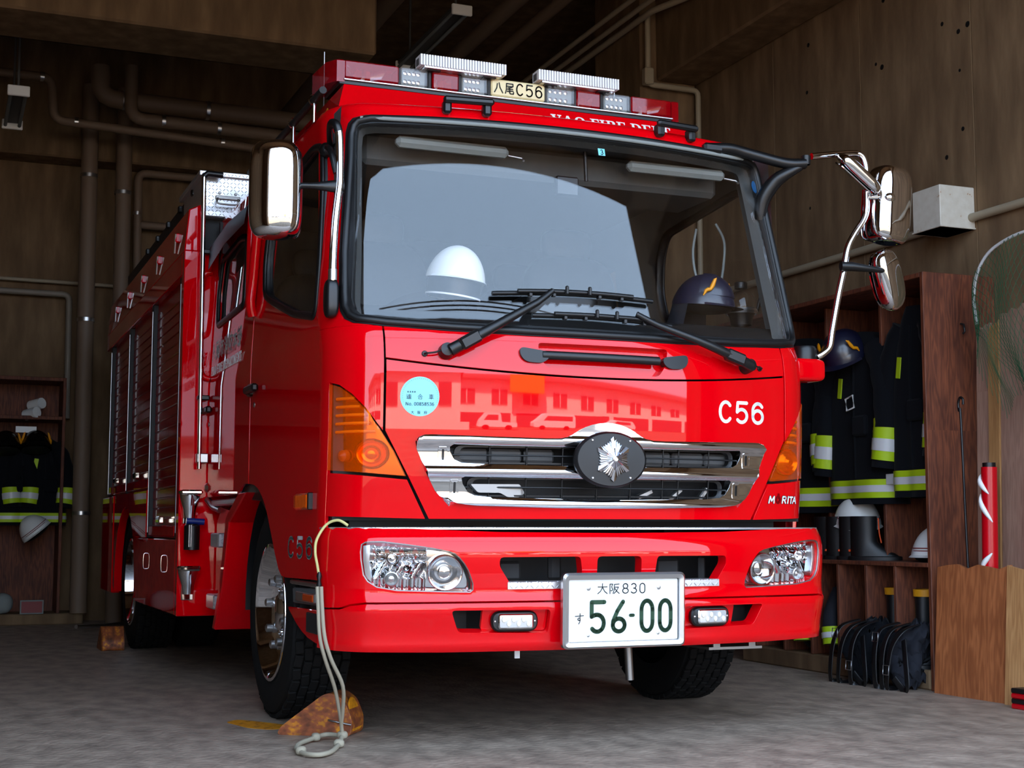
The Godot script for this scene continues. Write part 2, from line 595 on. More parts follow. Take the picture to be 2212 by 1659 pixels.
func lettering(called: String, text: String, font: String, size: float, xf: Transform3D, m: Material, parent: Node3D, weight := 400) -> void:
	var sf := SystemFont.new()
	sf.font_names = PackedStringArray([font])
	sf.font_weight = weight
	var tm := TextMesh.new()
	tm.text = text
	tm.font = sf
	tm.font_size = 64
	tm.pixel_size = size / 46.0
	tm.depth = 0.001
	tm.curve_step = 2.0
	var o := MeshInstance3D.new()
	o.name = called
	o.mesh = tm
	o.material_override = m
	o.transform = Transform3D(xf.basis, xf.origin - org.get(parent, Vector3.ZERO))
	parent.add_child(o, true)

# ---------------------------------------------------------------- materials
func mat(called: String, c: Color, rough := 0.6, metal := 0.0, spec := 0.5) -> StandardMaterial3D:
	var m := StandardMaterial3D.new()
	m.resource_name = called
	m.albedo_color = c
	m.roughness = rough
	m.metallic = metal
	m.metallic_specular = spec
	M[called] = m
	return m

func glass(called: String, c: Color, rough := 0.02) -> StandardMaterial3D:
	var m := mat(called, c, rough)
	m.transparency = BaseMaterial3D.TRANSPARENCY_ALPHA
	return m

func noise_tex(sd: int, freq: float, ramp: Array, size := 512, kind := FastNoiseLite.TYPE_SIMPLEX_SMOOTH, octaves := 5, bump := false) -> NoiseTexture2D:
	var f := FastNoiseLite.new()
	f.seed = sd
	f.noise_type = kind
	f.frequency = freq
	f.fractal_octaves = octaves
	var t := NoiseTexture2D.new()
	t.width = size
	t.height = size
	t.seamless = true
	t.noise = f
	if bump:
		t.as_normal_map = true
		t.bump_strength = 2.0
	else:
		var g := Gradient.new()
		var off := PackedFloat32Array()
		var col := PackedColorArray()
		for k in ramp:
			off.append(k[0])
			col.append(k[1])
		g.offsets = off
		g.colors = col
		t.color_ramp = g
	return t

func tri_tex(m: StandardMaterial3D, t: Texture2D, scale: Vector3, bump: Texture2D = null, amount := 1.0) -> void:
	m.albedo_texture = t
	m.uv1_triplanar = true
	m.uv1_world_triplanar = true
	m.uv1_scale = scale
	if bump:
		m.normal_enabled = true
		m.normal_texture = bump
		m.normal_scale = amount

func wood_tex(sd: int, dark: Color, light: Color, w := 256, h := 512) -> ImageTexture:
	var f := FastNoiseLite.new()
	f.seed = sd
	f.frequency = 0.012
	f.fractal_octaves = 4
	var g := FastNoiseLite.new()
	g.seed = sd + 7
	g.frequency = 0.09
	var im := Image.create(w, h, false, Image.FORMAT_RGB8)
	for y in h:
		for x in w:
			var a := f.get_noise_2d(x * 2.2, y * 0.28)
			var ring := 0.5 + 0.5 * sin((x * 0.09 + a * 9.0) * 1.7)
			var fine := g.get_noise_2d(x * 3.0, y * 0.12) * 0.5 + 0.5
			var blot := f.get_noise_2d(x * 0.9 + 500, y * 0.5) * 0.5 + 0.5
			var t := clampf(ring * 0.35 + fine * 0.35 + blot * 0.55 - 0.15, 0, 1)
			im.set_pixel(x, y, dark.lerp(light, t))
	return ImageTexture.create_from_image(im)

func plate_tex(n := 128) -> ImageTexture:
	# raised lozenges of tread plate, as a height map
	var im := Image.create(n, n, false, Image.FORMAT_RGB8)
	im.fill(Color.BLACK)
	var q := n / 4
	for cy in 4:
		for cx in 4:
			var dir := 1.0 if (cx + cy) % 2 == 0 else -1.0
			for y in q:
				for x in q:
					var dx := (x - q / 2.0) / q
					var dy := (y - q / 2.0) / q
					var u := (dx + dy * dir) * 0.7071
					var v := (dx - dy * dir) * 0.7071
					var k := 1.0 - (u * u / 0.17 + v * v / 0.006)
					if k > 0.0:
						im.set_pixel(cx * q + x, cy * q + y, Color.WHITE * minf(1.0, k * 2.0))
	return ImageTexture.create_from_image(im)

func materials() -> void:
	var red := mat("red_paint", Color(0.86, 0.0, 0.045), 0.5, 0.0, 0.0)
	red.clearcoat_enabled = true
	red.clearcoat = 1.0
	red.clearcoat_roughness = 0.02
	var red2 := mat("red_paint_plain", Color(0.62, 0.0, 0.035), 0.4, 0.0, 0.1)
	red2.clearcoat_enabled = true
	red2.clearcoat = 0.6
	red2.clearcoat_roughness = 0.1
	mat("chrome", Color(0.93, 0.93, 0.94), 0.045, 1.0)
	mat("satin_metal", Color(0.8, 0.8, 0.8), 0.32, 1.0)
	mat("steel", Color(0.62, 0.61, 0.6), 0.4, 1.0)
	mat("white_metal", Color(0.93, 0.94, 0.95), 0.35, 0.0, 0.6)
	mat("rubber", Color(0.045, 0.045, 0.05), 0.45)
	mat("tyre", Color(0.085, 0.082, 0.08), 0.8, 0.0, 0.3)
	mat("black_plastic", Color(0.05, 0.05, 0.055), 0.38)
	mat("black", Color(0.02, 0.02, 0.022), 0.6)
	mat("dark_grey", Color(0.12, 0.12, 0.125), 0.6)
	mat("chassis", Color(0.09, 0.088, 0.085), 0.7)
	mat("mid_grey", Color(0.33, 0.33, 0.33), 0.6)
	mat("trim_grey", Color(0.30, 0.31, 0.31), 0.75)
	mat("visor_grey", Color(0.52, 0.54, 0.53), 0.8)
	mat("white", Color(0.93, 0.93, 0.92), 0.4)
	mat("plate_white", Color(0.95, 0.955, 0.95), 0.45)
	mat("plate_green", Color(0.055, 0.23, 0.12), 0.5)
	mat("ink", Color(0.05, 0.06, 0.06), 0.6)
	mat("cream", Color(0.93, 0.87, 0.66), 0.35)
	mat("sticker_blue", Color(0.52, 0.86, 0.93), 0.3)
	mat("label_blue", Color(0.1, 0.35, 0.55), 0.3)
	mat("gold", Color(0.72, 0.52, 0.1), 0.45, 0.3)
	glass("clear_glass", Color(1, 1, 1, 0.0), 0.0)
	glass("lens_clear", Color(0.95, 0.97, 1.0, 0.0), 0.0)
	mat("reflector", Color(0.8, 0.8, 0.81), 0.06, 1.0)
	glass("lens_frost", Color(0.95, 0.95, 0.95, 0.35), 0.05)
	glass("lens_module", Color(0.95, 0.97, 1.0, 0.10), 0.02)
	glass("lens_amber", Color(1.0, 0.36, 0.0, 0.3), 0.03)
	glass("lens_red", Color(0.62, 0.0, 0.05, 0.72), 0.03)
	mat("amber", Color(1.0, 0.45, 0.02), 0.25)
	mat("amber_dark", Color(0.75, 0.25, 0.0), 0.35)
	mat("amber_foil", Color(0.95, 0.4, 0.02), 0.22, 1.0)
	mat("led", Color(1.0, 0.98, 0.9), 0.3)
	mat("mirror_glass", Color(0.9, 0.92, 0.95), 0.01, 1.0)
	var tread := mat("tread_plate", Color(0.86, 0.86, 0.87), 0.33, 0.85)
	tread.heightmap_enabled = true
	tread.heightmap_texture = plate_tex()
	tread.heightmap_scale = 0.15
	tread.uv1_triplanar = true
	tread.uv1_world_triplanar = true
	tread.uv1_scale = Vector3(13, 13, 13)
	# the building
	var cs := noise_tex(3, 0.006, [[0.0, Color(0.38, 0.30, 0.22)], [0.5, Color(0.455, 0.365, 0.27)], [1.0, Color(0.54, 0.44, 0.33)]], 1024)
	var cb := noise_tex(5, 0.05, [], 512, FastNoiseLite.TYPE_SIMPLEX_SMOOTH, 4, true)
	tri_tex(mat("concrete", Color.WHITE, 0.85, 0.0, 0.3), cs, Vector3(0.9, 0.22, 0.9), cb, 0.25)
	var fs := noise_tex(11, 0.012, [[0.0, Color(0.48, 0.42, 0.37)], [0.38, Color(0.575, 0.505, 0.445)], [0.6, Color(0.62, 0.545, 0.48)], [1.0, Color(0.70, 0.62, 0.55)]], 1024, FastNoiseLite.TYPE_SIMPLEX_SMOOTH, 6)
	var fb := noise_tex(12, 0.12, [], 512, FastNoiseLite.TYPE_SIMPLEX_SMOOTH, 3, true)
	tri_tex(mat("floor", Color.WHITE, 0.55, 0.0, 0.45), fs, Vector3(0.55, 0.5, 0.35), fb, 0.35)
	tri_tex(mat("asphalt", Color(0.66, 0.63, 0.57), 0.9), fs, Vector3(0.1, 0.1, 0.1))
	tri_tex(mat("wood_dark", Color.WHITE, 0.6), wood_tex(21, Color(0.25, 0.11, 0.06), Color(0.56, 0.31, 0.19)), Vector3(1.6, 0.8, 1.6))
	tri_tex(mat("wood_inner", Color.WHITE, 0.7), wood_tex(22, Color(0.25, 0.11, 0.06), Color(0.56, 0.31, 0.19)), Vector3(1.6, 0.8, 1.6))
	tri_tex(mat("plywood", Color.WHITE, 0.6), wood_tex(23, Color(0.48, 0.25, 0.12), Color(0.80, 0.49, 0.29)), Vector3(1.5, 0.7, 1.5))
	tri_tex(mat("plywood_light", Color.WHITE, 0.6), wood_tex(24, Color(0.62, 0.42, 0.24), Color(0.86, 0.66, 0.44)), Vector3(1.7, 0.6, 1.7))
	tri_tex(mat("board_grey", Color.WHITE, 0.7), wood_tex(25, Color(0.50, 0.37, 0.31), Color(0.66, 0.52, 0.44)), Vector3(2.0, 0.7, 2.0))
	tri_tex(mat("board_tan", Color.WHITE, 0.7), wood_tex(26, Color(0.52, 0.36, 0.2), Color(0.70, 0.52, 0.32)), Vector3(3.0, 0.7, 3.0))
	mat("pipe_paint", Color(0.47, 0.39, 0.32), 0.6)
	mat("pipe_grey", Color(0.52, 0.48, 0.43), 0.5)
	mat("conduit", Color(0.62, 0.57, 0.48), 0.5)
	var rs := noise_tex(31, 0.03, [[0.0, Color(0.45, 0.2, 0.07)], [0.05, Color(0.6, 0.38, 0.2)], [0.12, Color(0.80, 0.77, 0.71)], [1.0, Color(0.84, 0.82, 0.77)]], 256)
	tri_tex(mat("rusty_white", Color.WHITE, 0.5), rs, Vector3(2.0, 2.0, 2.0))
	var ck := noise_tex(33, 0.02, [[0.0, Color(0.28, 0.14, 0.06)], [0.45, Color(0.55, 0.28, 0.14)], [0.6, Color(0.62, 0.33, 0.17)], [0.68, Color(0.8, 0.5, 0.05)], [1.0, Color(0.85, 0.56, 0.06)]], 256)
	tri_tex(mat("chock_paint", Color.WHITE, 0.6), ck, Vector3(4, 4, 4))
	tri_tex(mat("chock_end", Color.WHITE, 0.55), noise_tex(34, 0.03, [[0.0, Color(0.45, 0.28, 0.06)], [0.35, Color(0.82, 0.52, 0.04)], [1.0, Color(0.9, 0.6, 0.06)]], 128), Vector3(6, 6, 6))
	mat("rope", Color(0.62, 0.58, 0.5), 0.9)
	mat("rope_yellow", Color(0.8, 0.76, 0.5), 0.7)
	# gear
	var cl := mat("turnout", Color(0.075, 0.08, 0.095), 0.9, 0.0, 0.2)
	cl.rim_enabled = true
	cl.rim = 0.3
	mat("navy_cloth", Color(0.06, 0.07, 0.11), 0.9)
	mat("lime", Color(0.70, 0.82, 0.06), 0.6)
	mat("silver_tape", Color(0.82, 0.82, 0.82), 0.35)
	var hb := mat("helmet_navy", Color(0.03, 0.045, 0.16), 0.2)
	hb.clearcoat_enabled = true
	hb.clearcoat = 1.0
	mat("helmet_black", Color(0.03, 0.03, 0.035), 0.2)
	mat("helmet_white", Color(0.9, 0.9, 0.88), 0.3)
	mat("flame_yellow", Color(0.95, 0.62, 0.05), 0.4)
	mat("boot", Color(0.035, 0.035, 0.038), 0.45)
	mat("orange", Color(0.9, 0.3, 0.05), 0.5)
	mat("boot_yellow", Color(0.85, 0.58, 0.05), 0.5)
	mat("tube_red", Color(0.75, 0.02, 0.08), 0.25)
	mat("net_green", Color(0.05, 0.3, 0.17), 0.7)
	mat("sign_red", Color(0.5, 0.06, 0.07), 0.5)
	mat("orange_sign", Color(1.0, 0.55, 0.05), 0.5)
	mat("house_white", Color(0.88, 0.86, 0.82), 0.8)
	mat("house_dark", Color(0.25, 0.26, 0.28), 0.4)
	mat("house_roof", Color(0.35, 0.34, 0.34), 0.8)
	mat("blue_plastic", Color(0.02, 0.12, 0.42), 0.35)
	mat("emblem_silver", Color(0.9, 0.9, 0.92), 0.16, 1.0)

# ---------------------------------------------------------------- the bay
const SKY_TOP := Color(2.5, 3.5, 4.9)
const SKY_LOW := Color(3.7, 4.4, 5.5)

func lin(c: Color) -> Color:
	return c.linear_to_srgb()

func _ready() -> void:
	rng.seed = 7
	var cam := Camera3D.new()
	cam.name = "camera"
	cam.transform = Transform3D(Basis(Vector3(0.92693934, 0.00014555, 0.37521119), Vector3(-0.03833353, 0.99480411, 0.09431506), Vector3(-0.3732479, -0.10180751, 0.92212864)).orthonormalized(), Vector3(-2.2982, 0.7689, 4.6137))
	cam.fov = 30.286
	cam.near = 0.05
	cam.far = 300.0
	cam.current = true
	add_child(cam)
	var env := Environment.new()
	var sk := ProceduralSkyMaterial.new()
	sk.sky_top_color = lin(SKY_TOP)
	sk.sky_horizon_color = lin(SKY_LOW)
	sk.sky_curve = 0.25
	sk.ground_bottom_color = lin(Color(0.5, 0.5, 0.5))
	sk.ground_horizon_color = lin(Color(1.2, 1.2, 1.2))
	var sky := Sky.new()
	sky.sky_material = sk
	env.background_mode = Environment.BG_SKY
	env.sky = sky
	env.tonemap_mode = Environment.TONE_MAPPER_LINEAR
	env.tonemap_exposure = 1.08
	env.sdfgi_enabled = true
	env.ssao_enabled = true
	env.ssil_enabled = true
	var we := WorldEnvironment.new()
	we.name = "sky"
	we.environment = env
	add_child(we)
	var sun := DirectionalLight3D.new()
	sun.name = "sun"
	sun.light_energy = 11.0
	sun.light_color = Color(1.0, 0.96, 0.9)
	sun.light_angular_distance = 0.6
	sun.shadow_enabled = true
	sun.sky_mode = DirectionalLight3D.SKY_MODE_LIGHT_ONLY
	add_child(sun)
	sun.look_at_from_position(Vector3(-6, 14, -10), Vector3(0, 0, 0))
	materials()
	bay()
	truck()
	gear()
	street()

func bay() -> void:
	var m := MB.new()
	slab(m, Vector3(-5.3, -0.25, -8.4), Vector3(2.95, 0, 2.3))
	struct("floor", m, M.floor, "grey concrete garage floor with worn patches")
	m = MB.new()
	prism(m, rounded(poly2([[-1.05, 1.20], [-.98, 1.05], [-1.1, 1.02], [-1.17, 1.1], [-1.22, 1.3], [-1.16, 1.36]]), .03), 0, .001, Transform3D(Basis(Vector3(1, 0, 0), Vector3(0, 0, -1), Vector3(0, 1, 0)), Vector3(.03, .0, .12)))
	obj("paint_mark", m, M.chock_end, get_node("floor"), "faded yellow paint mark")
	# right wall: cast concrete panels with fine joints between them
	m = MB.new()
	slab(m, Vector3(2.606, 0, -8.4), Vector3(2.95, 5.2, 2.3))
	var w := struct("wall_right", m, M.concrete, "cast concrete wall on the right")
	var zs := [-8.0, -6.6, -4.6, -3.0, -2.079, -1.125, -0.18, 0.8, 1.7, 2.0]
	for i in zs.size() - 1:
		m = MB.new()
		slab(m, Vector3(2.60, 0.0, zs[i] + 0.0025), Vector3(2.615, 4.9, zs[i + 1] - 0.0025), 0.002)
		obj("concrete_panel", m, M.concrete, w)
	for h in [[3.386, -1.875, .016], [3.771, -1.846, .016], [3.393, -1.149, .016], [3.378, -1.222, .014], [3.461, -1.349, .012], [3.167, -1.221, .009], [2.85, -1.211, .012], [2.73, -1.345, .013], [2.726, -2.618, .009], [3.456, -2.626, .012], [3.42, -1.93, .010], [3.75, -2.6, .014]]:
		m = MB.new()
		disc(m, Vector3(2.6005, h[0], h[1]), Vector3(-1, 0, 0), h[2], 0.001)
		obj("tie_hole", m, M.black, w)
	m = MB.new()
	slab(m, Vector3(-5.3, 0, -8.4), Vector3(2.606, 5.2, -8.0))
	struct("wall_back", m, M.concrete, "shaded concrete wall at the back")
	m = MB.new()
	slab(m, Vector3(-5.3, 0, -8.0), Vector3(-5.0, 5.2, 2.3))
	struct("wall_left", m, M.concrete)
	m = MB.new()
	slab(m, Vector3(-5.0, 4.65, 2.0), Vector3(2.606, 7.0, 2.3))
	slab(m, Vector3(2.38, 0, 2.0), Vector3(2.606, 4.65, 2.3))
	slab(m, Vector3(-5.0, 0, 2.0), Vector3(-3.3, 4.65, 2.3))
	struct("wall_front", m, M.concrete, "lintel and jambs of the bay door")
	m = MB.new()
	slab(m, Vector3(-5.3, 4.9, -8.4), Vector3(2.95, 5.3, 2.3))
	struct("ceiling", m, M.concrete)
	m = MB.new()
	slab(m, Vector3(-5.0, 3.9, -4.75), Vector3(0.3, 4.9, -4.2), 0.015)
	struct("trim_1", m, M.concrete, "concrete beam across the bay")
	m = MB.new()
	slab(m, Vector3(2.28, 3.9, -4.0), Vector3(2.6, 4.9, 2.0), 0.015)
	struct("trim_2", m, M.concrete, "concrete beam along the right wall")
	m = MB.new()
	slab(m, Vector3(2.16, 0, -4.75), Vector3(2.6, 4.9, -4.0), 0.015)
	struct("trim_3", m, M.concrete, "concrete column in the right wall")
	m = MB.new()
	slab(m, Vector3(-5.0, 3.9, -8.0), Vector3(2.6, 4.9, -7.7), 0.015)
	struct("trim_4", m, M.concrete, "concrete beam along the back wall")
	m = MB.new()
	slab(m, Vector3(2.15, 0, -2.75), Vector3(2.6, 0.095, -1.04), 0.008)
	struct("trim_5", m, M.concrete, "low concrete kerb under the lockers")
	m = MB.new()
	slab(m, Vector3(-5.0, 0, -8.0), Vector3(-1.15, 0.09, -7.55), 0.008)
	struct("trim_6", m, M.concrete, "low kerb at the foot of the back wall")
	m = MB.new()
	slab(m, Vector3(-5.0, 3.95, -0.3), Vector3(2.28, 4.9, 0.25), 0.015)
	struct("trim_7", m, M.concrete, "concrete beam across the bay above the cab")
	pipes()

func collar(mb: MB, at: Vector3, ax: Vector3, r: float, h: float) -> void:
	lathe(mb, [Vector2(r, -h / 2), Vector2(r, h / 2)], along(at, ax), 18)

func pipe(label: String, pts: Array, r: float, m: Material, collars := [], bend := 4) -> Node3D:
	var t := thing("pipe", label, "pipe", pts[0], "pipes of the fire station bay")
	var mb := MB.new()
	# rounded elbows between straight runs
	var p := PackedVector3Array([pts[0]])
	for i in range(1, pts.size() - 1):
		var a: Vector3 = pts[i] + (pts[i - 1] - pts[i]).normalized() * minf(r * 2.2, pts[i].distance_to(pts[i - 1]) * 0.45)
		var b: Vector3 = pts[i] + (pts[i + 1] - pts[i]).normalized() * minf(r * 2.2, pts[i].distance_to(pts[i + 1]) * 0.45)
		for k in bend + 1:
			var s := float(k) / bend
			p.append(a.lerp(pts[i], s).lerp(pts[i].lerp(b, s), s))
	p.append(pts[pts.size() - 1])
	tube(mb, p, r, 16)
	obj("run", mb, m, t)
	for c in collars:
		mb = MB.new()
		collar(mb, c[0], c[1], r * 1.06, 0.03)
		obj("collar", mb, M.satin_metal, t)
	return t

func pipes() -> void:
	var V := Vector3.UP
	var X := Vector3.RIGHT
	var pp: Material = M.pipe_paint
	pipe("thick standing pipe against the back wall, the left of the pair", [Vector3(-1.19, 0.09, -7.55), Vector3(-1.21, 4.3, -7.55), Vector3(-1.21, 4.5, -7.55)], .068, pp, [[Vector3(-1.21, 3.72, -7.55), V], [Vector3(-1.2, 2.5, -7.55), V], [Vector3(-1.19, .9, -7.55), V]])
	pipe("thick standing pipe against the back wall, the right of the pair", [Vector3(-.91, 0.0, -7.55), Vector3(-.93, 4.5, -7.55)], .066, pp, [[Vector3(-.93, 3.6, -7.55), V], [Vector3(-.92, 2.5, -7.55), V]])
	pipe("thick lagged pipe hung level under the ceiling at the back", [Vector3(-1.19, 4.5, -7.0), Vector3(-1.19, 4.24, -7.0), Vector3(2.0, 4.20, -7.0)], .075, pp, [[Vector3(-1.0, 4.24, -7), X], [Vector3(-.33, 4.23, -7), X]])
	pipe("middle-sized pipe hung below the thick lagged pipe", [Vector3(-.96, 4.5, -6.9), Vector3(-.96, 4.07, -6.9), Vector3(2.0, 4.02, -6.9)], .052, pp, [[Vector3(-.7, 4.07, -6.9), X], [Vector3(-.25, 4.06, -6.9), X]])
	pipe("thin pipe with a double bend hung at the back left", [Vector3(-4.9, 4.36, -7), Vector3(-1.57, 4.36, -7), Vector3(-1.54, 4.02, -7), Vector3(1.2, 3.90, -7)], .035, pp, [[Vector3(-1.64, 4.36, -7), X], [Vector3(-1.37, 4.02, -7), X], [Vector3(-.2, 3.97, -7), X]])
	pipe("thin pipe standing by the back wall beside the pair, with two branches", [Vector3(-.75, 2.2, -7.85), Vector3(-.77, 3.86, -7.85), Vector3(.6, 3.86, -7.85)], .035, pp, [[Vector3(-.77, 3.5, -7.85), V]])
	pipe("short branch pipe level on the back wall under the thin one", [Vector3(-.74, 3.4, -7.85), Vector3(.6, 3.4, -7.85)], .035, pp, [[Vector3(-.4, 3.4, -7.85), X]])
	pipe("thin level conduit across the back wall", [Vector3(-4.9, 2.9, -7.93), Vector3(-.6, 2.86, -7.93)], .016, M.conduit)
	pipe("thin conduit on the back wall turning down", [Vector3(-4.9, 2.78, -7.9), Vector3(-1.31, 2.76, -7.9), Vector3(-1.3, 1.7, -7.9)], .026, M.pipe_grey)
	pipe("long pipe running back under the ceiling, left of the lamp", [Vector3(.5, 4.45, -.31), Vector3(.5, 4.45, -7.6)], .085, pp)
	pipe("long pipe running back under the ceiling, right of the lamp", [Vector3(1.33, 4.45, -.31), Vector3(1.33, 4.45, -7.6)], .06, pp)
	pipe("slimmer long pipe running back beside the conduits", [Vector3(1.6, 4.42, -.31), Vector3(1.6, 4.42, -7.6)], .045, pp)
	pipe("first ceiling conduit left of the concrete beam", [Vector3(1.9, 4.3, -.31), Vector3(1.9, 4.3, -7.6)], .018, M.conduit)
	pipe("second ceiling conduit left of the concrete beam", [Vector3(2.02, 4.3, -.31), Vector3(2.02, 4.3, -3.3), Vector3(2.02, 4.3, -7.6)], .018, M.conduit)
	pipe("third ceiling conduit beside the concrete beam with a bend", [Vector3(2.23, 4.3, -.31), Vector3(2.23, 4.3, -3.4), Vector3(2.12, 4.3, -3.75), Vector3(2.12, 4.3, -7.6)], .022, M.conduit)
	var t := pipe("conduit dropping beside the beam and bending to the wall", [Vector3(2.18, 4.34, -3.93), Vector3(2.18, 3.845, -3.93), Vector3(2.575, 3.845, -3.93), Vector3(2.575, 0.2, -3.93)], .02, M.conduit)
	var mb := MB.new()
	box(mb, Vector3(2.18, 3.9, -3.93), Vector3(.07, .12, .06), Basis(), .008)
	obj("junction_box", mb, M.conduit, t)
	pipe("level conduit along the right wall under the white box", [Vector3(2.575, 2.36, 1.9), Vector3(2.575, 2.36, -3.9)], .022, M.conduit)
	# the white box on the wall
	t = thing("wall_box", "rusty white metal box fixed on the concrete wall above the lockers", "box", Vector3(2.5, 2.38, -1.25))
	mb = MB.new()
	slab(mb, Vector3(2.38, 2.30, -1.36), Vector3(2.6, 2.52, -1.14), .004)
	obj("housing", mb, M.rusty_white, t)
	mb = MB.new()
	slab(mb, Vector3(2.376, 2.30, -1.365), Vector3(2.6, 2.308, -1.135), .002)
	obj("bottom_flange", mb, M.rusty_white, t)
	# ceiling lamps, switched off
	for a in [[Vector3(.955, 4.36, -5.0), 1.3, "unlit tube lamp hung under the ceiling above the engine"], [Vector3(-1.87, 3.83, -6.1), 0.9, "unlit tube lamp hung at the back left above the lockers"]]:
		var c: Vector3 = a[0]
		t = thing("tube_lamp", a[2], "lamp", c, "tube lamps under the ceiling")
		var z: float = a[1] / 2
		mb = MB.new()
		slab(mb, c + Vector3(-.06, 0, -z), c + Vector3(.06, .03, z), .006)
		obj("housing", mb, M.mid_grey, t)
		for s in [-.05, .05]:
			mb = MB.new()
			rod(mb, c + Vector3(s, -.018, -z), c + Vector3(s, -.018, z), .013)
			obj("tube", mb, M.visor_grey, t)
		for s in [-z, z]:
			mb = MB.new()
			slab(mb, c + Vector3(-.075, -.045, s - .012), c + Vector3(.075, .03, s + .012), .006)
			obj("end_bracket", mb, M.white, t)
			mb = MB.new()
			rod(mb, c + Vector3(0, .03, s * .8), Vector3(c.x, 4.9, c.z + s * .8), .01, 6)
			obj("hanger", mb, M.mid_grey, t)

# ---------------------------------------------------------------- the engine's skin
const ZC := [[.70, -.165], [.95, -.135], [1.15, -.122], [1.36, -.116], [1.47, -.13], [1.52, -.165], [2.33, -.376], [2.5, -.43]]
const ZB := [[.30, -.12], [.335, -.075], [.35, -.058], [.365, -.055], [.385, -.056], [.412, -.05], [.43, -.045], [.46, -.034], [.487, -.025], [.512, -.023], [.53, -.040], [.58, -.034], [.62, -.029], [.66, -.025], [.70, -.024], [.72, -.027], [.74, -.036], [.76, -.05], [.79, -.08], [.85, -.13]]

func tab(t: Array, y: float) -> float:
	if y <= t[0][0]:
		return t[0][1]
	for i in t.size() - 1:
		if y <= t[i + 1][0]:
			return lerpf(t[i][1], t[i + 1][1], (y - t[i][0]) / (t[i + 1][0] - t[i][0]))
	return t[t.size() - 1][1]

func soft(t: Array, y: float, d: float) -> float:
	return (tab(t, y - d) + tab(t, y - d * .5) + tab(t, y) + tab(t, y + d * .5) + tab(t, y + d)) / 5.0

func cab_w(y: float) -> float:
	return 1.01 - .045 * clampf((y - 1.5) / .86, 0, 1.3) - .0 * y

func z1(y: float) -> float:
	var w := cab_w(y)
	return soft(ZC, y, .03) - .14 * w * w - .18

func bow(p: float, x0: float, rx: float, rz: float, k: float, zc: float, y: float) -> Vector3:
	var a := absf(p)
	if a <= x0:
		return Vector3(p, y, zc - k * p * p)
	var t := (a - x0) / .26 * PI / 2
	var past := 0.0
	if t > PI / 2:
		past = (a - x0 - .26)
		t = PI / 2
	var x := x0 + rx * sin(t)
	return Vector3(signf(p) * x, y, zc - k * x * x - rz * (1.0 - cos(t)) - past)

func cab(p: float, y: float) -> Vector3:
	return bow(p, cab_w(y) - .15, .15, .18, .14, soft(ZC, y, .03), y)

func bmp(p: float, y: float) -> Vector3:
	return bow(p, .875, .17, .24, .12, soft(ZB, y, .015), y)

func grl(p: float, y: float) -> Vector3:
	var r := 0.0
	for c in [[1.085, .016], [.978, .018], [.862, .016]]:
		var d: float = (y - c[0]) / c[1]
		r += exp(-d * d)
	return cab(p, y) + Vector3(0, 0, .022 * r)

func side_l(z: float, y: float) -> Vector3:
	return Vector3(-cab_w(y), y, z)

func side_r(z: float, y: float) -> Vector3:
	return Vector3(cab_w(y), y, z)

func part(called: String, mb: MB, m: String, parent: Node3D = null, label := "") -> MeshInstance3D:
	return obj(called, mb, M[m], parent if parent else T, label)

func pod(mb: MB, c: Vector3, r: Vector3, b := Basis(), e := .45, e2 := .45, nu := 28, nv := 16) -> void:
	var rows := []
	for j in nv + 1:
		var a := (float(j) / nv - .5) * PI
		var row := []
		for i in nu:
			var t := TAU * i / nu
			var ca := pow(maxf(cos(a), 0.0), e2)
			var q := Vector3(signf(cos(t)) * pow(absf(cos(t)), e) * ca, signf(sin(a)) * pow(absf(sin(a)), e2), signf(sin(t)) * pow(absf(sin(t)), e) * ca)
			row.append(c + b * (q * r))
		rows.append(row)
	grid(mb, rows, true)

func grille_outline() -> PackedVector2Array:
	return mirrored([[0, 1.161], [.03, 1.159], [.06, 1.153], [.09, 1.143], [.115, 1.131], [.14, 1.114], [.16, 1.104], [.19, 1.098], [.25, 1.097], [.45, 1.1], [.664, 1.105], [.69, 1.104], [.71, 1.096], [.721, 1.08], [.716, 1.052], [.676, .96], [.648, .907], [.63, .886], [.6, .87], [.57, .861], [.5, .854], [.2, .847], [0, .846]])

func ws_outer() -> PackedVector2Array:
	return mirrored([[0, 2.345], [.3, 2.345], [.61, 2.342], [.84, 2.336], [.89, 2.325], [.910, 2.304], [.921, 2.268], [.929, 2.175], [.975, 1.773], [.984, 1.61], [.983, 1.558], [.968, 1.525], [.938, 1.508], [.836, 1.495], [.6, 1.482], [.3, 1.474], [0, 1.473]])

func ws_inner() -> PackedVector2Array:
	return mirrored([[0, 2.308], [.4, 2.308], [.8, 2.303], [.86, 2.295], [.876, 2.284], [.885, 2.245], [.916, 1.8], [.936, 1.606], [.930, 1.565], [.905, 1.54], [.772, 1.527], [.544, 1.516], [0, 1.512]])

func gap_y(x: float) -> float:
	return 1.326 + .05 * (x / .83) * (x / .83)

func truck() -> void:
	T = thing("fire_truck", "red crew-cab fire engine with roof light bar parked nose-out in the bay", "fire truck")
	cab_front()
	cab_sides()
	windshield()
	cab_roof()
	grille()
	bumper()
	plate()
	signals()
	wipers()
	mirror_left()
	mirror_right()
	light_bar()
	body()
	wheels()
	underneath()
	interior()

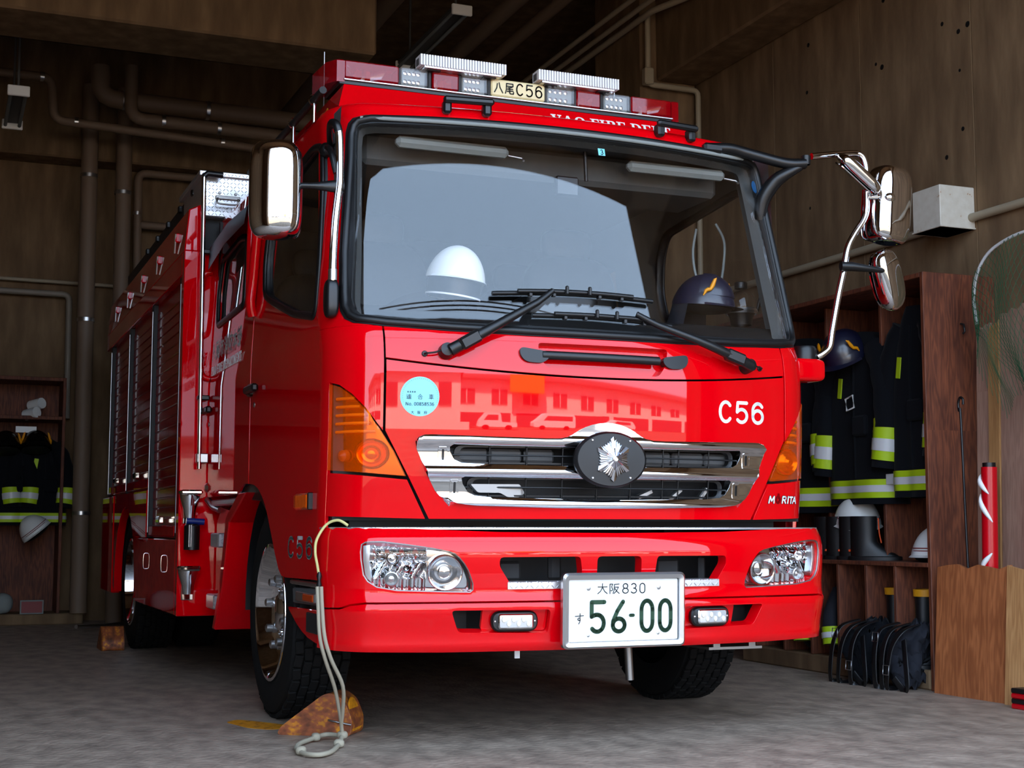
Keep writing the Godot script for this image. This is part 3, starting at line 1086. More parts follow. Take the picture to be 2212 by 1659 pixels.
func cab_front() -> void:
	var fc: Callable = cab
	var mb := MB.new()
	var top := []
	for i in 25:
		var x := lerpf(-.827, .827, i / 24.0)
		top.append(Vector2(x, gap_y(x) - .004))
	sheet(mb, poly2(top + [[.827, 1.118], [.664, .806], [-.664, .806], [-.827, 1.118]]), [grille_outline()], fc, 0.0, .02, .045)
	var hood := part("hood_panel", mb, "red_paint")
	# upper panel with the handle recess
	mb = MB.new()
	var cp := []
	for i in 25:
		var x := lerpf(-.829, .829, i / 24.0)
		cp.append(Vector2(x, gap_y(x) + .004))
	for i in 9:
		var x := lerpf(.829, -.829, i / 8.0)
		cp.append(Vector2(x, 1.482 + .014 * (x / .83) * (x / .83)))
	var rec := rounded(poly2([[-.275, 1.45], [.265, 1.45], [.25, 1.385], [.218, 1.342], [-.225, 1.342], [-.262, 1.385]]), .018)
	sheet(mb, poly2(cp), [rec], fc, 0.0, .02, .045)
	var cowl := part("cowl_panel", mb, "red_paint")
	mb = MB.new()
	sheet(mb, rec, [], fc, -.03, 0.0, .05)
	# curved throat of the recess
	var ring := dense(rec, .03)
	var a := on(fc, ring, 0.0)
	var b := on(fc, ring, -.03)
	for i in ring.size():
		var j := (i + 1) % ring.size()
		mb.quad(a[i], a[j], b[j], b[i], Vector3(0, 0, 1) + (Vector3(0, 1.395, -.12) - a[i]) * 3)
	obj("handle_recess", mb, M.red_paint, cowl)
	var hd := MB.new()
	tube(hd, on(fc, line2(Vector2(-.26, 1.403), Vector2(.22, 1.401), 10), .004), .017, 10, false, Vector3(0, 0, 1), .7)
	var hnd := part("grab_handle", hd, "black_plastic")
	for s in [-1.0, 1.0]:
		mb = MB.new()
		sheet(mb, rounded(flip(poly2([[.235, 1.415], [.345, 1.43], [.347, 1.4], [.325, 1.375], [.262, 1.372], [.235, 1.39]]), s), .02), [], fc, .012, .03, .03)
		obj("handle_mount", mb, M.black_plastic, hnd)
	# corners of the cab
	for s in [-1.0, 1.0]:
		mb = MB.new()
		sheet(mb, flip(poly2([[.836, 1.497], [1.12, 1.497], [1.12, .585], [1.05, .585], [1.05, 1.297], [1.0, 1.284], [.95, 1.25], [.9, 1.2], [.845, 1.131], [.836, 1.118]]), s), [], fc, 0.0, .015, .03)
		part("corner_panel", mb, "red_paint")
		mb = MB.new()
		sheet(mb, flip(poly2([[.747, .944], [1.043, .97], [1.043, .815], [.678, .806]]), s), [], fc, 0.0, .02, .03)
		part("lower_corner_panel", mb, "red_paint")
		# bracket stub of the mirror, on the far side only
	mb = MB.new()
	pod(mb, Vector3(1.02, 1.425, -.37), Vector3(.085, .048, .06), Basis(), .35, .4)
	part("mirror_bracket", mb, "red_paint")
	mb = MB.new()
	lathe(mb, [Vector2(.05, 0), Vector2(.052, .05), Vector2(.045, .062), Vector2(0, .062)], Transform3D(Basis(), Vector3(1.04, 1.465, -.38)), 20)
	part("mirror_foot", mb, "black_plastic")
	# markings on the panels
	var on_cab := skin_of(fc)
	write("number_character", "C56", on_cab, Vector2(.494, 1.184), .066, .076, .014, .0135, "white", hood)
	mb = MB.new()
	sheet(mb, oval(-.709, 1.241, .069, .071, 40), [], fc, .0012, .0012, .05)
	var st := obj("round_sticker", mb, M.sticker_blue, hood, "round pale blue sticker with number")
	mb = MB.new()
	for i in 34:
		var t := deg_to_rad(lerpf(200, -20, i / 33.0))
		var c := Vector2(-.709 + cos(t) * .062, 1.241 + sin(t) * .063)
		stroke(mb, [[Vector2.ZERO, Vector2(.6, .8)]], on_cab, c, .003, .003, .0009, 0.0, .0026)
	for k in [["適", -.757], ["合", -.717], ["車", -.678]]:
		stroke(mb, glyph(k[0]), on_cab, Vector2(k[1], 1.231), .018, .018, .0013, 0.0, .0026)
	for k in [["大", -.740], ["阪", -.717], ["府", -.694]]:
		stroke(mb, glyph(k[0]), on_cab, Vector2(k[1], 1.178), .011, .011, .001, 0.0, .0026)
	for i in 4:
		stroke(mb, glyph("車"), on_cab, Vector2(-.754 + i * .008, 1.254), .006, .006, .0006, 0.0, .0026)
	obj("sticker_print", mb, M.ink, st).set_meta("kind", "stuff")
	var sf := fc.call(-.709, 1.214) as Vector3
	var sn := normal_at(fc, -.709, 1.214)
	lettering("sticker_number", "No. 00858536", "Droid Sans", .012, Transform3D(Basis(Vector3.UP.cross(sn).normalized(), sn.cross(Vector3.UP.cross(sn).normalized()), sn), sf + sn * .003), M.ink, st)
	# maker's lettering on the far corner
	mb = MB.new()
	var dark := MB.new()
	var o_ring := MB.new()
	var xs := [.752, .792, .823, .849, .863, .885]
	var ws := [.03, .024, .022, .012, .02, .024]
	var tx := "MORITA"
	for i in 6:
		var g := glyph(tx[i])
		if i == 1:
			stroke(dark, g, on_cab, Vector2(xs[i], .873), ws[i], .025, .011, 0.0, .0015)
			stroke(o_ring, g, on_cab, Vector2(xs[i], .873), ws[i], .025, .007, 0.0, .003)
			stroke(o_ring, [[Vector2(.5, 1.28), Vector2(.5, 1.3)]], on_cab, Vector2(xs[i], .873), ws[i], .025, .012, 0.0, .003)
		else:
			stroke(dark, g, on_cab, Vector2(xs[i], .873), ws[i], .025, .0095, .12, .0015)
			stroke(mb, g, on_cab, Vector2(xs[i], .873), ws[i], .025, .006, .12, .003)
	var mk := part("maker_lettering", mb, "white", null, "small white MORITA lettering with a red O")
	obj("outline", dark, M.ink, mk)
	obj("red_letter", o_ring, M.red_paint_plain, mk)

func cab_sides() -> void:
	for s in [-1.0, 1.0]:
		var f: Callable = side_l if s < 0 else side_r
		var edge := []
		for i in 19:
			var y := lerpf(2.36, .585, i / 18.0)
			edge.append(Vector2(z1(y), y))
		var mb := MB.new()
		var door := poly2(edge + [[-.95, .58], [-1.02, .585], [-1.07, .607], [-1.134, .662], [-1.227, .756], [-1.29, .82], [-1.351, .872], [-1.42, .912], [-1.496, .944], [-1.58, .962], [-1.688, .97], [-1.688, 2.36]])
		var win := rounded(poly2([[-.535, 1.56], [-.9, 1.622], [-1.284, 1.722], [-1.49, 1.785], [-1.53, 1.93], [-1.5, 2.1], [-1.43, 2.2], [-.75, 2.262], [-.60, 2.23], [-.555, 2.07], [-.525, 1.776]]), .05)
		sheet(mb, door, [win], f, 0.0, .012, .07)
		var d := part("front_door", mb, "red_paint")
		mb = MB.new()
		tube(mb, on(f, dense(win, .04), .002), .016, 8, true, Vector3(s, 0, 0), .6)
		obj("window_seal", mb, M.rubber, d)
		mb = MB.new()
		tube(mb, on(f, dense(win, .04), -.018), .014, 8, true, Vector3(s, 0, 0), 1.5)
		obj("window_channel", mb, M.rubber, d)
		mb = MB.new()
		sheet(mb, win, [], f, -.012, 0.0, .2)
		obj("window_glass", mb, M.clear_glass, d)
		mb = MB.new()
		var rdoor := poly2([[-1.706, 2.36], [-1.706, .97], [-1.80, .974], [-1.86, .96], [-1.93, .93], [-2.72, .93], [-2.72, 2.36]])
		var rwin := rounded(poly2([[-1.95, 1.815], [-2.61, 1.80], [-2.645, 1.96], [-2.6, 2.14], [-2.14, 2.17], [-1.97, 2.14]]), .04)
		sheet(mb, rdoor, [rwin], f, 0.0, .012, .07)
		var rd := part("rear_door", mb, "red_paint")
		mb = MB.new()
		tube(mb, on(f, dense(rwin, .04), .002), .018, 8, true, Vector3(s, 0, 0), .6)
		obj("window_seal", mb, M.rubber, rd)
		mb = MB.new()
		sheet(mb, rwin, [], f, -.012, 0.0, .2)
		obj("window_glass", mb, M.clear_glass, rd)
		# the raised frame of the door pillar, bent outwards
		mb = MB.new()
		tube(mb, spline([Vector3(s * .99, 2.34, -1.62), Vector3(s * 1.0, 2.2, -1.63), Vector3(s * 1.012, 1.9, -1.67), Vector3(s * 1.02, 1.78, -1.68), Vector3(s * 1.008, 1.72, -1.685)], 5), .028, 10, false, Vector3(s, 0, 0), .8)
		obj("pillar_frame", mb, M.red_paint, d)
		mb = MB.new()
		tube(mb, spline([Vector3(s * .985, 2.34, -1.8), Vector3(s * 1.0, 2.2, -1.78), Vector3(s * 1.012, 1.92, -1.74), Vector3(s * 1.015, 1.80, -1.72)], 5), .024, 10, false, Vector3(s, 0, 0), .8)
		obj("pillar_frame", mb, M.red_paint, rd)
		# rain visor over the rear door
		mb = MB.new()
		grid(mb, [[Vector3(s * .965, 2.30, -1.75), Vector3(s * .965, 2.32, -2.2), Vector3(s * .965, 2.30, -2.7)], [Vector3(s * 1.03, 2.24, -1.75), Vector3(s * 1.035, 2.25, -2.2), Vector3(s * 1.03, 2.22, -2.7)], [Vector3(s * 1.04, 2.16, -1.76), Vector3(s * 1.045, 2.15, -2.2), Vector3(s * 1.04, 2.1, -2.68)]], false, Vector3(s, .6, 0))
		obj("rain_visor", mb, M.black_plastic, rd)
		# door handles
		for k in [[-1.6, 1.385, d], [-2.72, 1.375, rd]]:
			mb = MB.new()
			box(mb, Vector3(s * 1.03, k[1], k[0]), Vector3(.03, .035, .19), Basis(), .008)
			box(mb, Vector3(s * 1.015, k[1], k[0] - .07), Vector3(.03, .055, .06), Basis(), .008)
			obj("door_handle", mb, M.black_plastic, k[2])
			mb = MB.new()
			disc(mb, Vector3(s * 1.008, k[1] - .07, k[0]), Vector3(s, 0, 0), .012, .006, .002)
			obj("lock", mb, M.steel, k[2])
		# hinges of the rear grab bar, painted red
		mb = MB.new()
		tube(mb, spline([Vector3(s * 1.01, 2.1, -2.735), Vector3(s * 1.055, 2.06, -2.735), Vector3(s * 1.06, 1.8, -2.735), Vector3(s * 1.055, 1.58, -2.735), Vector3(s * 1.01, 1.54, -2.735)], 5), .015, 8)
		part("grab_bar", mb, "red_paint")
		# fender below the door: marker, number, strip, step, flap
		mb = MB.new()
		box(mb, Vector3(s * 1.018, .872, -.64), Vector3(.03, .062, .21), Basis(), .01)
		var mk := part("side_marker", mb, "lens_amber", null, "small amber side marker lamp")
		mb = MB.new()
		for i in 12:
			box(mb, Vector3(s * 1.016, .872, -.735 + i * .017), Vector3(.02, .05, .006))
		obj("lens_rib", mb, M.amber, mk)
		mb = MB.new()
		box(mb, Vector3(s * 1.011, .872, -.533), Vector3(.036, .064, .012), Basis(), .003)
		obj("end_cap", mb, M.black_plastic, mk)
		mb = MB.new()
		box(mb, Vector3(s * .985, .565, -.68), Vector3(.03, .018, .47), Basis(), .004)
		part("fender_trim", mb, "satin_metal")
		mb = MB.new()
		prism(mb, poly2([[-.43, .553], [-.975, .541], [-.93, .483], [-.41, .492]]), 0, .05, Transform3D(Basis(Vector3(0, 0, 1), Vector3.UP, Vector3(-1, 0, 0)), Vector3(s * .97 + .025, 0, 0)), .004)
		var stp := part("fender_step", mb, "mid_grey")
		mb = MB.new()
		box(mb, Vector3(s * .998, .515, -.66), Vector3(.012, .035, .29), Basis(), .003)
		obj("lamp_bezel", mb, M.satin_metal, stp)
		mb = MB.new()
		box(mb, Vector3(s * 1.003, .515, -.60), Vector3(.01, .026, .15), Basis(), .003)
		obj("amber_lamp", mb, M.amber_dark, stp)
		mb = MB.new()
		prism(mb, poly2([[-.40, .478], [-.93, .468], [-.86, .44], [-.78, .41], [-.69, .385], [-.6, .368], [-.5, .358], [-.40, .354]]), 0, .03, Transform3D(Basis(Vector3(0, 0, 1), Vector3.UP, Vector3(-1, 0, 0)), Vector3(s * .99 + .015, 0, 0)), .003)
		part("lower_fender", mb, "red_paint")
		mb = MB.new()
		box(mb, Vector3(s * 1.009, .428, -.485), Vector3(.012, .072, .2), Basis(), .003)
		part("fuse_cover", mb, "dark_grey", null, "small dark square cover plate")
	# number and names, seen on the near side
	var xf := Transform3D(Basis(Vector3(0, 0, 1), Vector3.UP, Vector3(-1, 0, 0)), Vector3(-1.0115, 0, 0))
	var mb := MB.new()
	write("side_number_character", "C56", plane_of(xf), Vector2(-.905, .664), .11, .072, .035, .014, "white", T)
	write("side_name_character", "八尾市消防本部", plane_of(xf), Vector2(-2.66, 1.625), .095, .085, .015, .014, "white", T)
	lettering("side_name_latin", "YAO FIRE DEPARTMENT", "Droid Serif", .045, Transform3D(xf.basis, Vector3(-1.0125, 1.57, -2.29)), M.white, T, 700)
	# step and mudguard behind the front wheel
	for s in [-1.0, 1.0]:
		mb = MB.new()
		var pr := [[-1.62, .93], [-1.72, .89], [-1.98, .80], [-2.05, .65], [-2.12, .5], [-2.30, .29], [-2.36, .29], [-2.2, .5], [-2.13, .66], [-2.06, .83], [-1.78, .93]]
		prism(mb, poly2(pr), 0, .32, Transform3D(Basis(Vector3(0, 0, 1), Vector3.UP, Vector3(-1, 0, 0)), Vector3(-.72 if s < 0 else 1.04, 0, 0)), .006)
		part("mudguard", mb, "red_paint")
		mb = MB.new()
		prism(mb, poly2([[-2.1, .84], [-2.13, .68], [-2.2, .5], [-2.36, .3], [-2.72, .3], [-2.72, .8], [-2.6, .88]]), 0, .02, Transform3D(Basis(Vector3(0, 0, 1), Vector3.UP, Vector3(-1, 0, 0)), Vector3(s * .95 + .01, 0, 0)), .003)
		part("step_panel", mb, "red_paint")
		mb = MB.new()
		slab(mb, Vector3(s * .86, .885, -1.95), Vector3(s * 1.0, .915, -2.7), .006)
		part("door_step", mb, "tread_plate")
		for k in [.73, .43]:
			mb = MB.new()
			slab(mb, Vector3(s * .94, k - .05, -2.3 - (.73 - k) * .3), Vector3(s * 1.03, k + .02, -2.5 - (.73 - k) * .3), .006)
			part("step_tread", mb, "tread_plate")

func windshield() -> void:
	var fc: Callable = cab
	var mb := MB.new()
	var outl := ws_outer()
	# painted surround: pillars and header, open below
	var u := [Vector2(.836, 1.499), Vector2(1.12, 1.499)]
	for i in range(1, 9):
		var y := lerpf(1.499, 2.36, i / 8.0)
		u.append(Vector2(cab_w(y) + .11, y))
	for i in range(8, -1, -1):
		var y := lerpf(1.499, 2.36, i / 8.0)
		u.append(Vector2(-cab_w(y) - .11, y))
	sheet(mb, poly2(u + [Vector2(-.836, 1.499)]), [outl], fc, 0.0, .02, .04)
	part("cab_pillars", mb, "red_paint")
	mb = MB.new()
	sheet(mb, outl, [ws_inner()], fc, .004, .03, .04)
	var mid := PackedVector2Array()
	for q in dense(outl, .04):
		mid.append(q * Vector2(.977, 1) + Vector2(0, (1.91 - q.y) * .035))
	tube(mb, on(fc, mid, .004), .015, 10, true)
	var seal := part("windshield_seal", mb, "rubber")
	mb = MB.new()
	var tp := PackedVector2Array()
	for i in 21:
		tp.append(Vector2(lerpf(-.86, .86, i / 20.0), 2.318))
	tube(mb, on(fc, tp, .012), .008, 8, false)
	obj("bright_strip", mb, M.visor_grey, seal)
	mb = MB.new()
	sheet(mb, ws_inner(), [], fc, -.002, 0.0, .05)
	sheet(mb, ws_inner(), [], fc, -.008, 0.0, .05)
	var g := part("windshield", mb, "clear_glass", null, "windscreen mirroring the pale sky")
	var onc := skin_of(fc)
	mb = MB.new()
	sheet(mb, rect(.085, 2.245, .115, 2.275), [], fc, -.004, 0.0, .05)
	var tag := obj("inspection_tag", mb, M.sticker_blue, g, "small pale blue tag reading 3")
	mb = MB.new()
	stroke(mb, glyph("3"), onc, Vector2(.094, 2.249), .013, .02, .003, 0.0, -.0025)
	obj("tag_print", mb, M.ink, tag)
	mb = MB.new()
	sheet(mb, oval(.868, 2.21, .022, .028), [], fc, -.004, 0.0, .05)
	obj("round_tag", mb, M.label_blue, g, "round blue tag in the top corner")

func cab_roof() -> void:
	var rows := []
	for k in [[2.352, 0.0], [2.372, .003], [2.388, .010], [2.398, .026], [2.403, .07], [2.404, .2]]:
		var row := []
		var yb := 2.352
		var pts := []
		pts.append(Vector2(-cab_w(yb), -2.73))
		for i in 5:
			pts.append(Vector2(-cab_w(yb), lerpf(-2.6, z1(yb) - .05, i / 4.0)))
		for i in 41:
			var p := lerpf(-cab_w(yb) - .11, cab_w(yb) + .11, i / 40.0)
			var q := cab(p, yb)
			pts.append(Vector2(q.x, q.z))
		for i in 5:
			pts.append(Vector2(cab_w(yb), lerpf(z1(yb) - .05, -2.6, i / 4.0)))
		pts.append(Vector2(cab_w(yb), -2.73))
		for i in pts.size():
			var d: Vector2 = pts[mini(i + 1, pts.size() - 1)] - pts[maxi(i - 1, 0)]
			var inn := Vector2(-d.y, d.x).normalized()
			if inn.dot(Vector2(0, -1.3) - pts[i]) < 0:
				inn = -inn
			var q: Vector2 = pts[i] + inn * k[1]
			row.append(Vector3(q.x, k[0] - (0.0), q.y - k[1] * 0.5))
		rows.append(row)
	var mid := []
	for p in rows[rows.size() - 1]:
		mid.append(Vector3(0, 2.406, clampf(p.z, -2.7, -.9)))
	rows.append(mid)
	var mb := MB.new()
	grid(mb, rows, false, Vector3(0, 1, .2))
	part("cab_roof", mb, "red_paint")
	# two grab handles on the roof edge
	for s in [-1.0, 1.0]:
		mb = MB.new()
		var c: float = s * .455
		var p := [Vector2(c - .09, 2.372), Vector2(c - .085, 2.40), Vector2(c - .07, 2.412), Vector2(c + .07, 2.412), Vector2(c + .085, 2.40), Vector2(c + .09, 2.372)]
		var pts := PackedVector3Array()
		for q in p:
			var z := cab(q.x, 2.37).z
			pts.append(Vector3(q.x, q.y, z + (.0 if q.y < 2.38 else .03)))
		box(mb, (pts[2] + pts[3]) / 2 + Vector3(0, -.003, .006), Vector3(.2, .026, .028), Basis(Vector3.UP, .28 * c), .008)
		for e in [pts[0], pts[5]]:
			box(mb, e + Vector3(signf(c - e.x) * .012, .012, .012), Vector3(.034, .052, .045), Basis(Vector3.UP, .28 * c), .008)
		part("roof_handle", mb, "black_plastic")
	# raised box carrying the light bar
	mb = MB.new()
	var hb := [[-.795, 2.43, -.88], [.795, 2.43, -.88]]
	var b0 := [Vector3(-.86, 2.40, -.86), Vector3(.90, 2.40, -.86), Vector3(.90, 2.40, -2.6), Vector3(-.86, 2.40, -2.6)]
	var b1 := [Vector3(-.80, 2.60, -.94), Vector3(.80, 2.60, -.94), Vector3(.80, 2.60, -2.5), Vector3(-.80, 2.60, -2.5)]
	mb.quad(b0[0], b0[1], b1[1], b1[0], Vector3(0, 0, 1))
	mb.quad(b0[1], b0[2], b1[2], b1[1], Vector3(1, 0, 0))
	mb.quad(b0[3], b0[0], b1[0], b1[3], Vector3(-1, 0, 0))
	mb.quad(b0[2], b0[3], b1[3], b1[2], Vector3(0, 0, -1))
	mb.quad(b1[0], b1[1], b1[2], b1[3], Vector3(0, 1, 0))
	var rb := part("roof_box", mb, "red_paint")
	var tilt := Basis(Vector3.RIGHT, -atan2(.08, .2))
	lettering("roof_lettering", "YAO FIRE DEPT", "Droid Serif", .054, Transform3D(tilt, Vector3(.42, 2.548, -.9177)), M.white, rb, 700)
	# gold script on the near side of the box
	mb = MB.new()
	for i in 9:
		var z := -1.05 - i * .11
		tube(mb, spline([Vector3(-.853, 2.45, z), Vector3(-.835, 2.52, z - .02), Vector3(-.83, 2.53, z - .05), Vector3(-.845, 2.48, z - .06), Vector3(-.855, 2.44, z - .09)], 4), .0035, 5)
	obj("gold_script", mb, M.gold, rb)
	# rail with rings along the roof
	for s in [-1.0, 1.0]:
		mb = MB.new()
		rod(mb, Vector3(s * .86, 2.60, -1.05), Vector3(s * .86, 2.60, -2.55), .016)
		var rail := part("roof_rail", mb, "dark_grey")
		for z in [-1.2, -1.58, -2.0, -2.4]:
			mb = MB.new()
			rod(mb, Vector3(s * .86, 2.44, z), Vector3(s * .86, 2.585, z), .009, 8)
			lathe(mb, [Vector2(.024, -.008), Vector2(.024, .008)], along(Vector3(s * .86, 2.60, z), Vector3(0, 0, 1)), 16)
			obj("rail_post", mb, M.chrome, rail)
	for a in [[-.78, -1.35], [.62, -1.3]]:
		mb = MB.new()
		rod(mb, Vector3(a[0], 2.58, a[1]), Vector3(a[0], 2.87, a[1]), .003, 6)
		part("aerial", mb, "satin_metal")

func grille() -> void:
	var fg: Callable = grl
	var fc: Callable = cab
	var up := mirrored([[0, 1.068], [.45, 1.07], [.589, 1.073], [.6, 1.064], [.598, 1.045], [.583, 1.018], [.556, 1.005], [.44, 1.0], [0, .996]])
	var lo := mirrored([[0, .953], [.5, .957], [.544, .958], [.555, .952], [.549, .93], [.53, .902], [.505, .889], [.44, .882], [0, .874]])
	var mb := MB.new()
	sheet(mb, grille_outline(), [up, lo], fg, .002, .035, .02)
	var gr := part("grille_frame", mb, "chrome")
	mb = MB.new()
	sheet(mb, grille_outline(), [], fc, -.13, 0.0, .1)
	obj("radiator_backing", mb, M.black, gr)
	# small slots at the frame ends
	for s in [-1.0, 1.0]:
		for y in [[1.035, .625], [.918, .58]]:
			mb = MB.new()
			sheet(mb, rounded(flip(rect(y[1] - .016, y[0] - .03, y[1] + .016, y[0] + .03), s), .008), [], fg, .006, .01, .03)
			obj("end_slot", mb, M.chrome, gr)
			mb = MB.new()
			sheet(mb, rounded(flip(rect(y[1] - .005, y[0] - .02, y[1] + .003, y[0] + .02), s), .003), [], fg, .008, .003, .03)
			obj("slot_mouth", mb, M.black_plastic, gr)
	# bars in the openings
	for y in [1.034, .918]:
		mb = MB.new()
		tube(mb, on(fc, line2(Vector2(-.6, y), Vector2(.6, y), 24), -.012), .0035, 6)
		obj("grille_bar", mb, M.black_plastic, gr)
	for r in [[.996, 1.07], [.876, .956]]:
		for x in [-.45, -.31, -.17, -.03, .11, .25, .32, .46]:
			mb = MB.new()
			tube(mb, on(fc, line2(Vector2(x, r[0]), Vector2(x, r[1]), 3), -.016), .003, 6)
			obj("grille_bar", mb, M.black_plastic, gr)
	for s in [[1.0, 1.003, 1.068, .58], [-1.0, .884, .953, .53]]:
		mb = MB.new()
		sheet(mb, rounded(rect(-s[3], s[1], s[3], s[2]), .03), [rounded(rect(-s[3] + .02, s[1] + .006, s[3] - .02, s[2] - .006), .025)], fc, -.02, .02, .04)
		obj("inner_rim", mb, M.black_plastic, gr)
	# what shows behind: pale duct above, bracket and bolts below
	for k in [[-.51, 1.036, .16, .05], [-.37, 1.036, .13, .05], [-.24, 1.036, .12, .05], [.25, 1.036, .12, .05], [.39, 1.036, .14, .05], [.52, 1.036, .1, .05]]:
		mb = MB.new()
		box(mb, cab(k[0], k[1]) + Vector3(0, 0, -.075), Vector3(k[2], k[3], .03), Basis(), .01)
		obj("duct_panel", mb, M.mid_grey, gr)
	mb = MB.new()
	prism(mb, rounded(poly2([[-.53, .93], [-.33, .932], [-.31, .9], [-.33, .885], [-.38, .885], [-.41, .9], [-.5, .9]]), .008), 0, .02, Transform3D(Basis(Vector3.UP, .1), Vector3(0, 0, -.235)), .003)
	var br := obj("latch_bracket", mb, M.steel, gr)
	for x in [-.5, -.37]:
		mb = MB.new()
		disc(mb, Vector3(x, .908, -.215 + x * .1 + .02), Vector3(0, 0, 1), .012, .012, .003, 12)
		obj("bolt", mb, M.satin_metal, br)
	for x in [.2, .33, .45]:
		mb = MB.new()
		box(mb, Vector3(x, .9, -.22), Vector3(.07, .02, .03), Basis(Vector3(0, 0, 1), x * 2), .004)
		obj("hinge_link", mb, M.steel, gr)
	# emblem plate
	var c := Vector3(-.006, 1.023, -.078)
	mb = MB.new()
	lathe(mb, [Vector2(.10, -.03), Vector2(.104, -.006), Vector2(.1, 0), Vector2(.096, .004), Vector2(.09, .004), Vector2(0, .008)], Transform3D(Basis(Vector3(1, 0, 0), Vector3(0, 0, 1), Vector3(0, -1, 0)), c), 48, 1.42)
	var em := part("emblem_plate", mb, "black_plastic", null, "black oval plate with a silver crest")
	for k in [[-.078, .07], [.075, .07], [-.078, -.068], [.075, -.066]]:
		mb = MB.new()
		disc(mb, c + Vector3(k[0], k[1], .004), Vector3(0, 0, 1), .005, .004, .002, 10)
		obj("screw", mb, M.satin_metal, em)
	# silver crest: snow crystal with pleated rays
	mb = MB.new()
	var cc := c + Vector3(.004, .001, .03)
	var zb := c.z + .008
	var rim := []
	for i in 6:
		var a0 := 90.0 + i * 60.0
		for k in [[-30.0, .058], [-24.0, .066], [-20.0, .060], [-15.0, .068], [-11.0, .063], [-9.5, .074], [0.0, .083], [9.5, .074], [11.0, .063], [15.0, .068], [20.0, .060], [24.0, .066]]:
			var t := deg_to_rad(a0 + k[0])
			rim.append(Vector3(cc.x + cos(t) * k[1] * .88, cc.y + sin(t) * k[1], zb + .004))
	for i in rim.size():
		var p: Vector3 = rim[i]
		var q: Vector3 = rim[(i + 1) % rim.size()]
		var m0 := (p + q) / 2
		var inner := cc + (m0 - cc) * .2 + Vector3(0, 0, .0)
		var pk := cc.lerp(p, .5) + Vector3(0, 0, .004 if i % 2 == 0 else -.003)
		var qk := cc.lerp(q, .5) + Vector3(0, 0, .004 if i % 2 == 1 else -.003)
		mb.tri(cc, pk, qk, Vector3(0, 0, 1))
		mb.quad(pk, p, q, qk, Vector3(0, 0, 1))
		mb.quad(p, q, Vector3(q.x, q.y, zb - .004), Vector3(p.x, p.y, zb - .004), p - Vector3(cc.x, cc.y, p.z))
	var cr := obj("crest", mb, M.emblem_silver, em, "silver snow-crystal crest")
	mb = MB.new()
	lathe(mb, [Vector2(.012, -.004), Vector2(.012, .001), Vector2(.008, .003), Vector2(.008, .001), Vector2(0, .001)], along(cc, Vector3(0, 0, 1)), 16)
	obj("crest_centre", mb, M.chrome, cr)

func hl_outline(s: float) -> PackedVector2Array:
	return flip(poly2([[.546, .557], [.547, .58], [.565, .626], [.58, .65], [.597, .67], [.613, .684], [.631, .692], [.694, .705], [.78, .718], [.864, .729], [.897, .729], [.92, .727], [.934, .718], [.938, .69], [.936, .662], [.927, .611], [.912, .588], [.88, .568], [.81, .556], [.637, .55], [.556, .548]]), s)

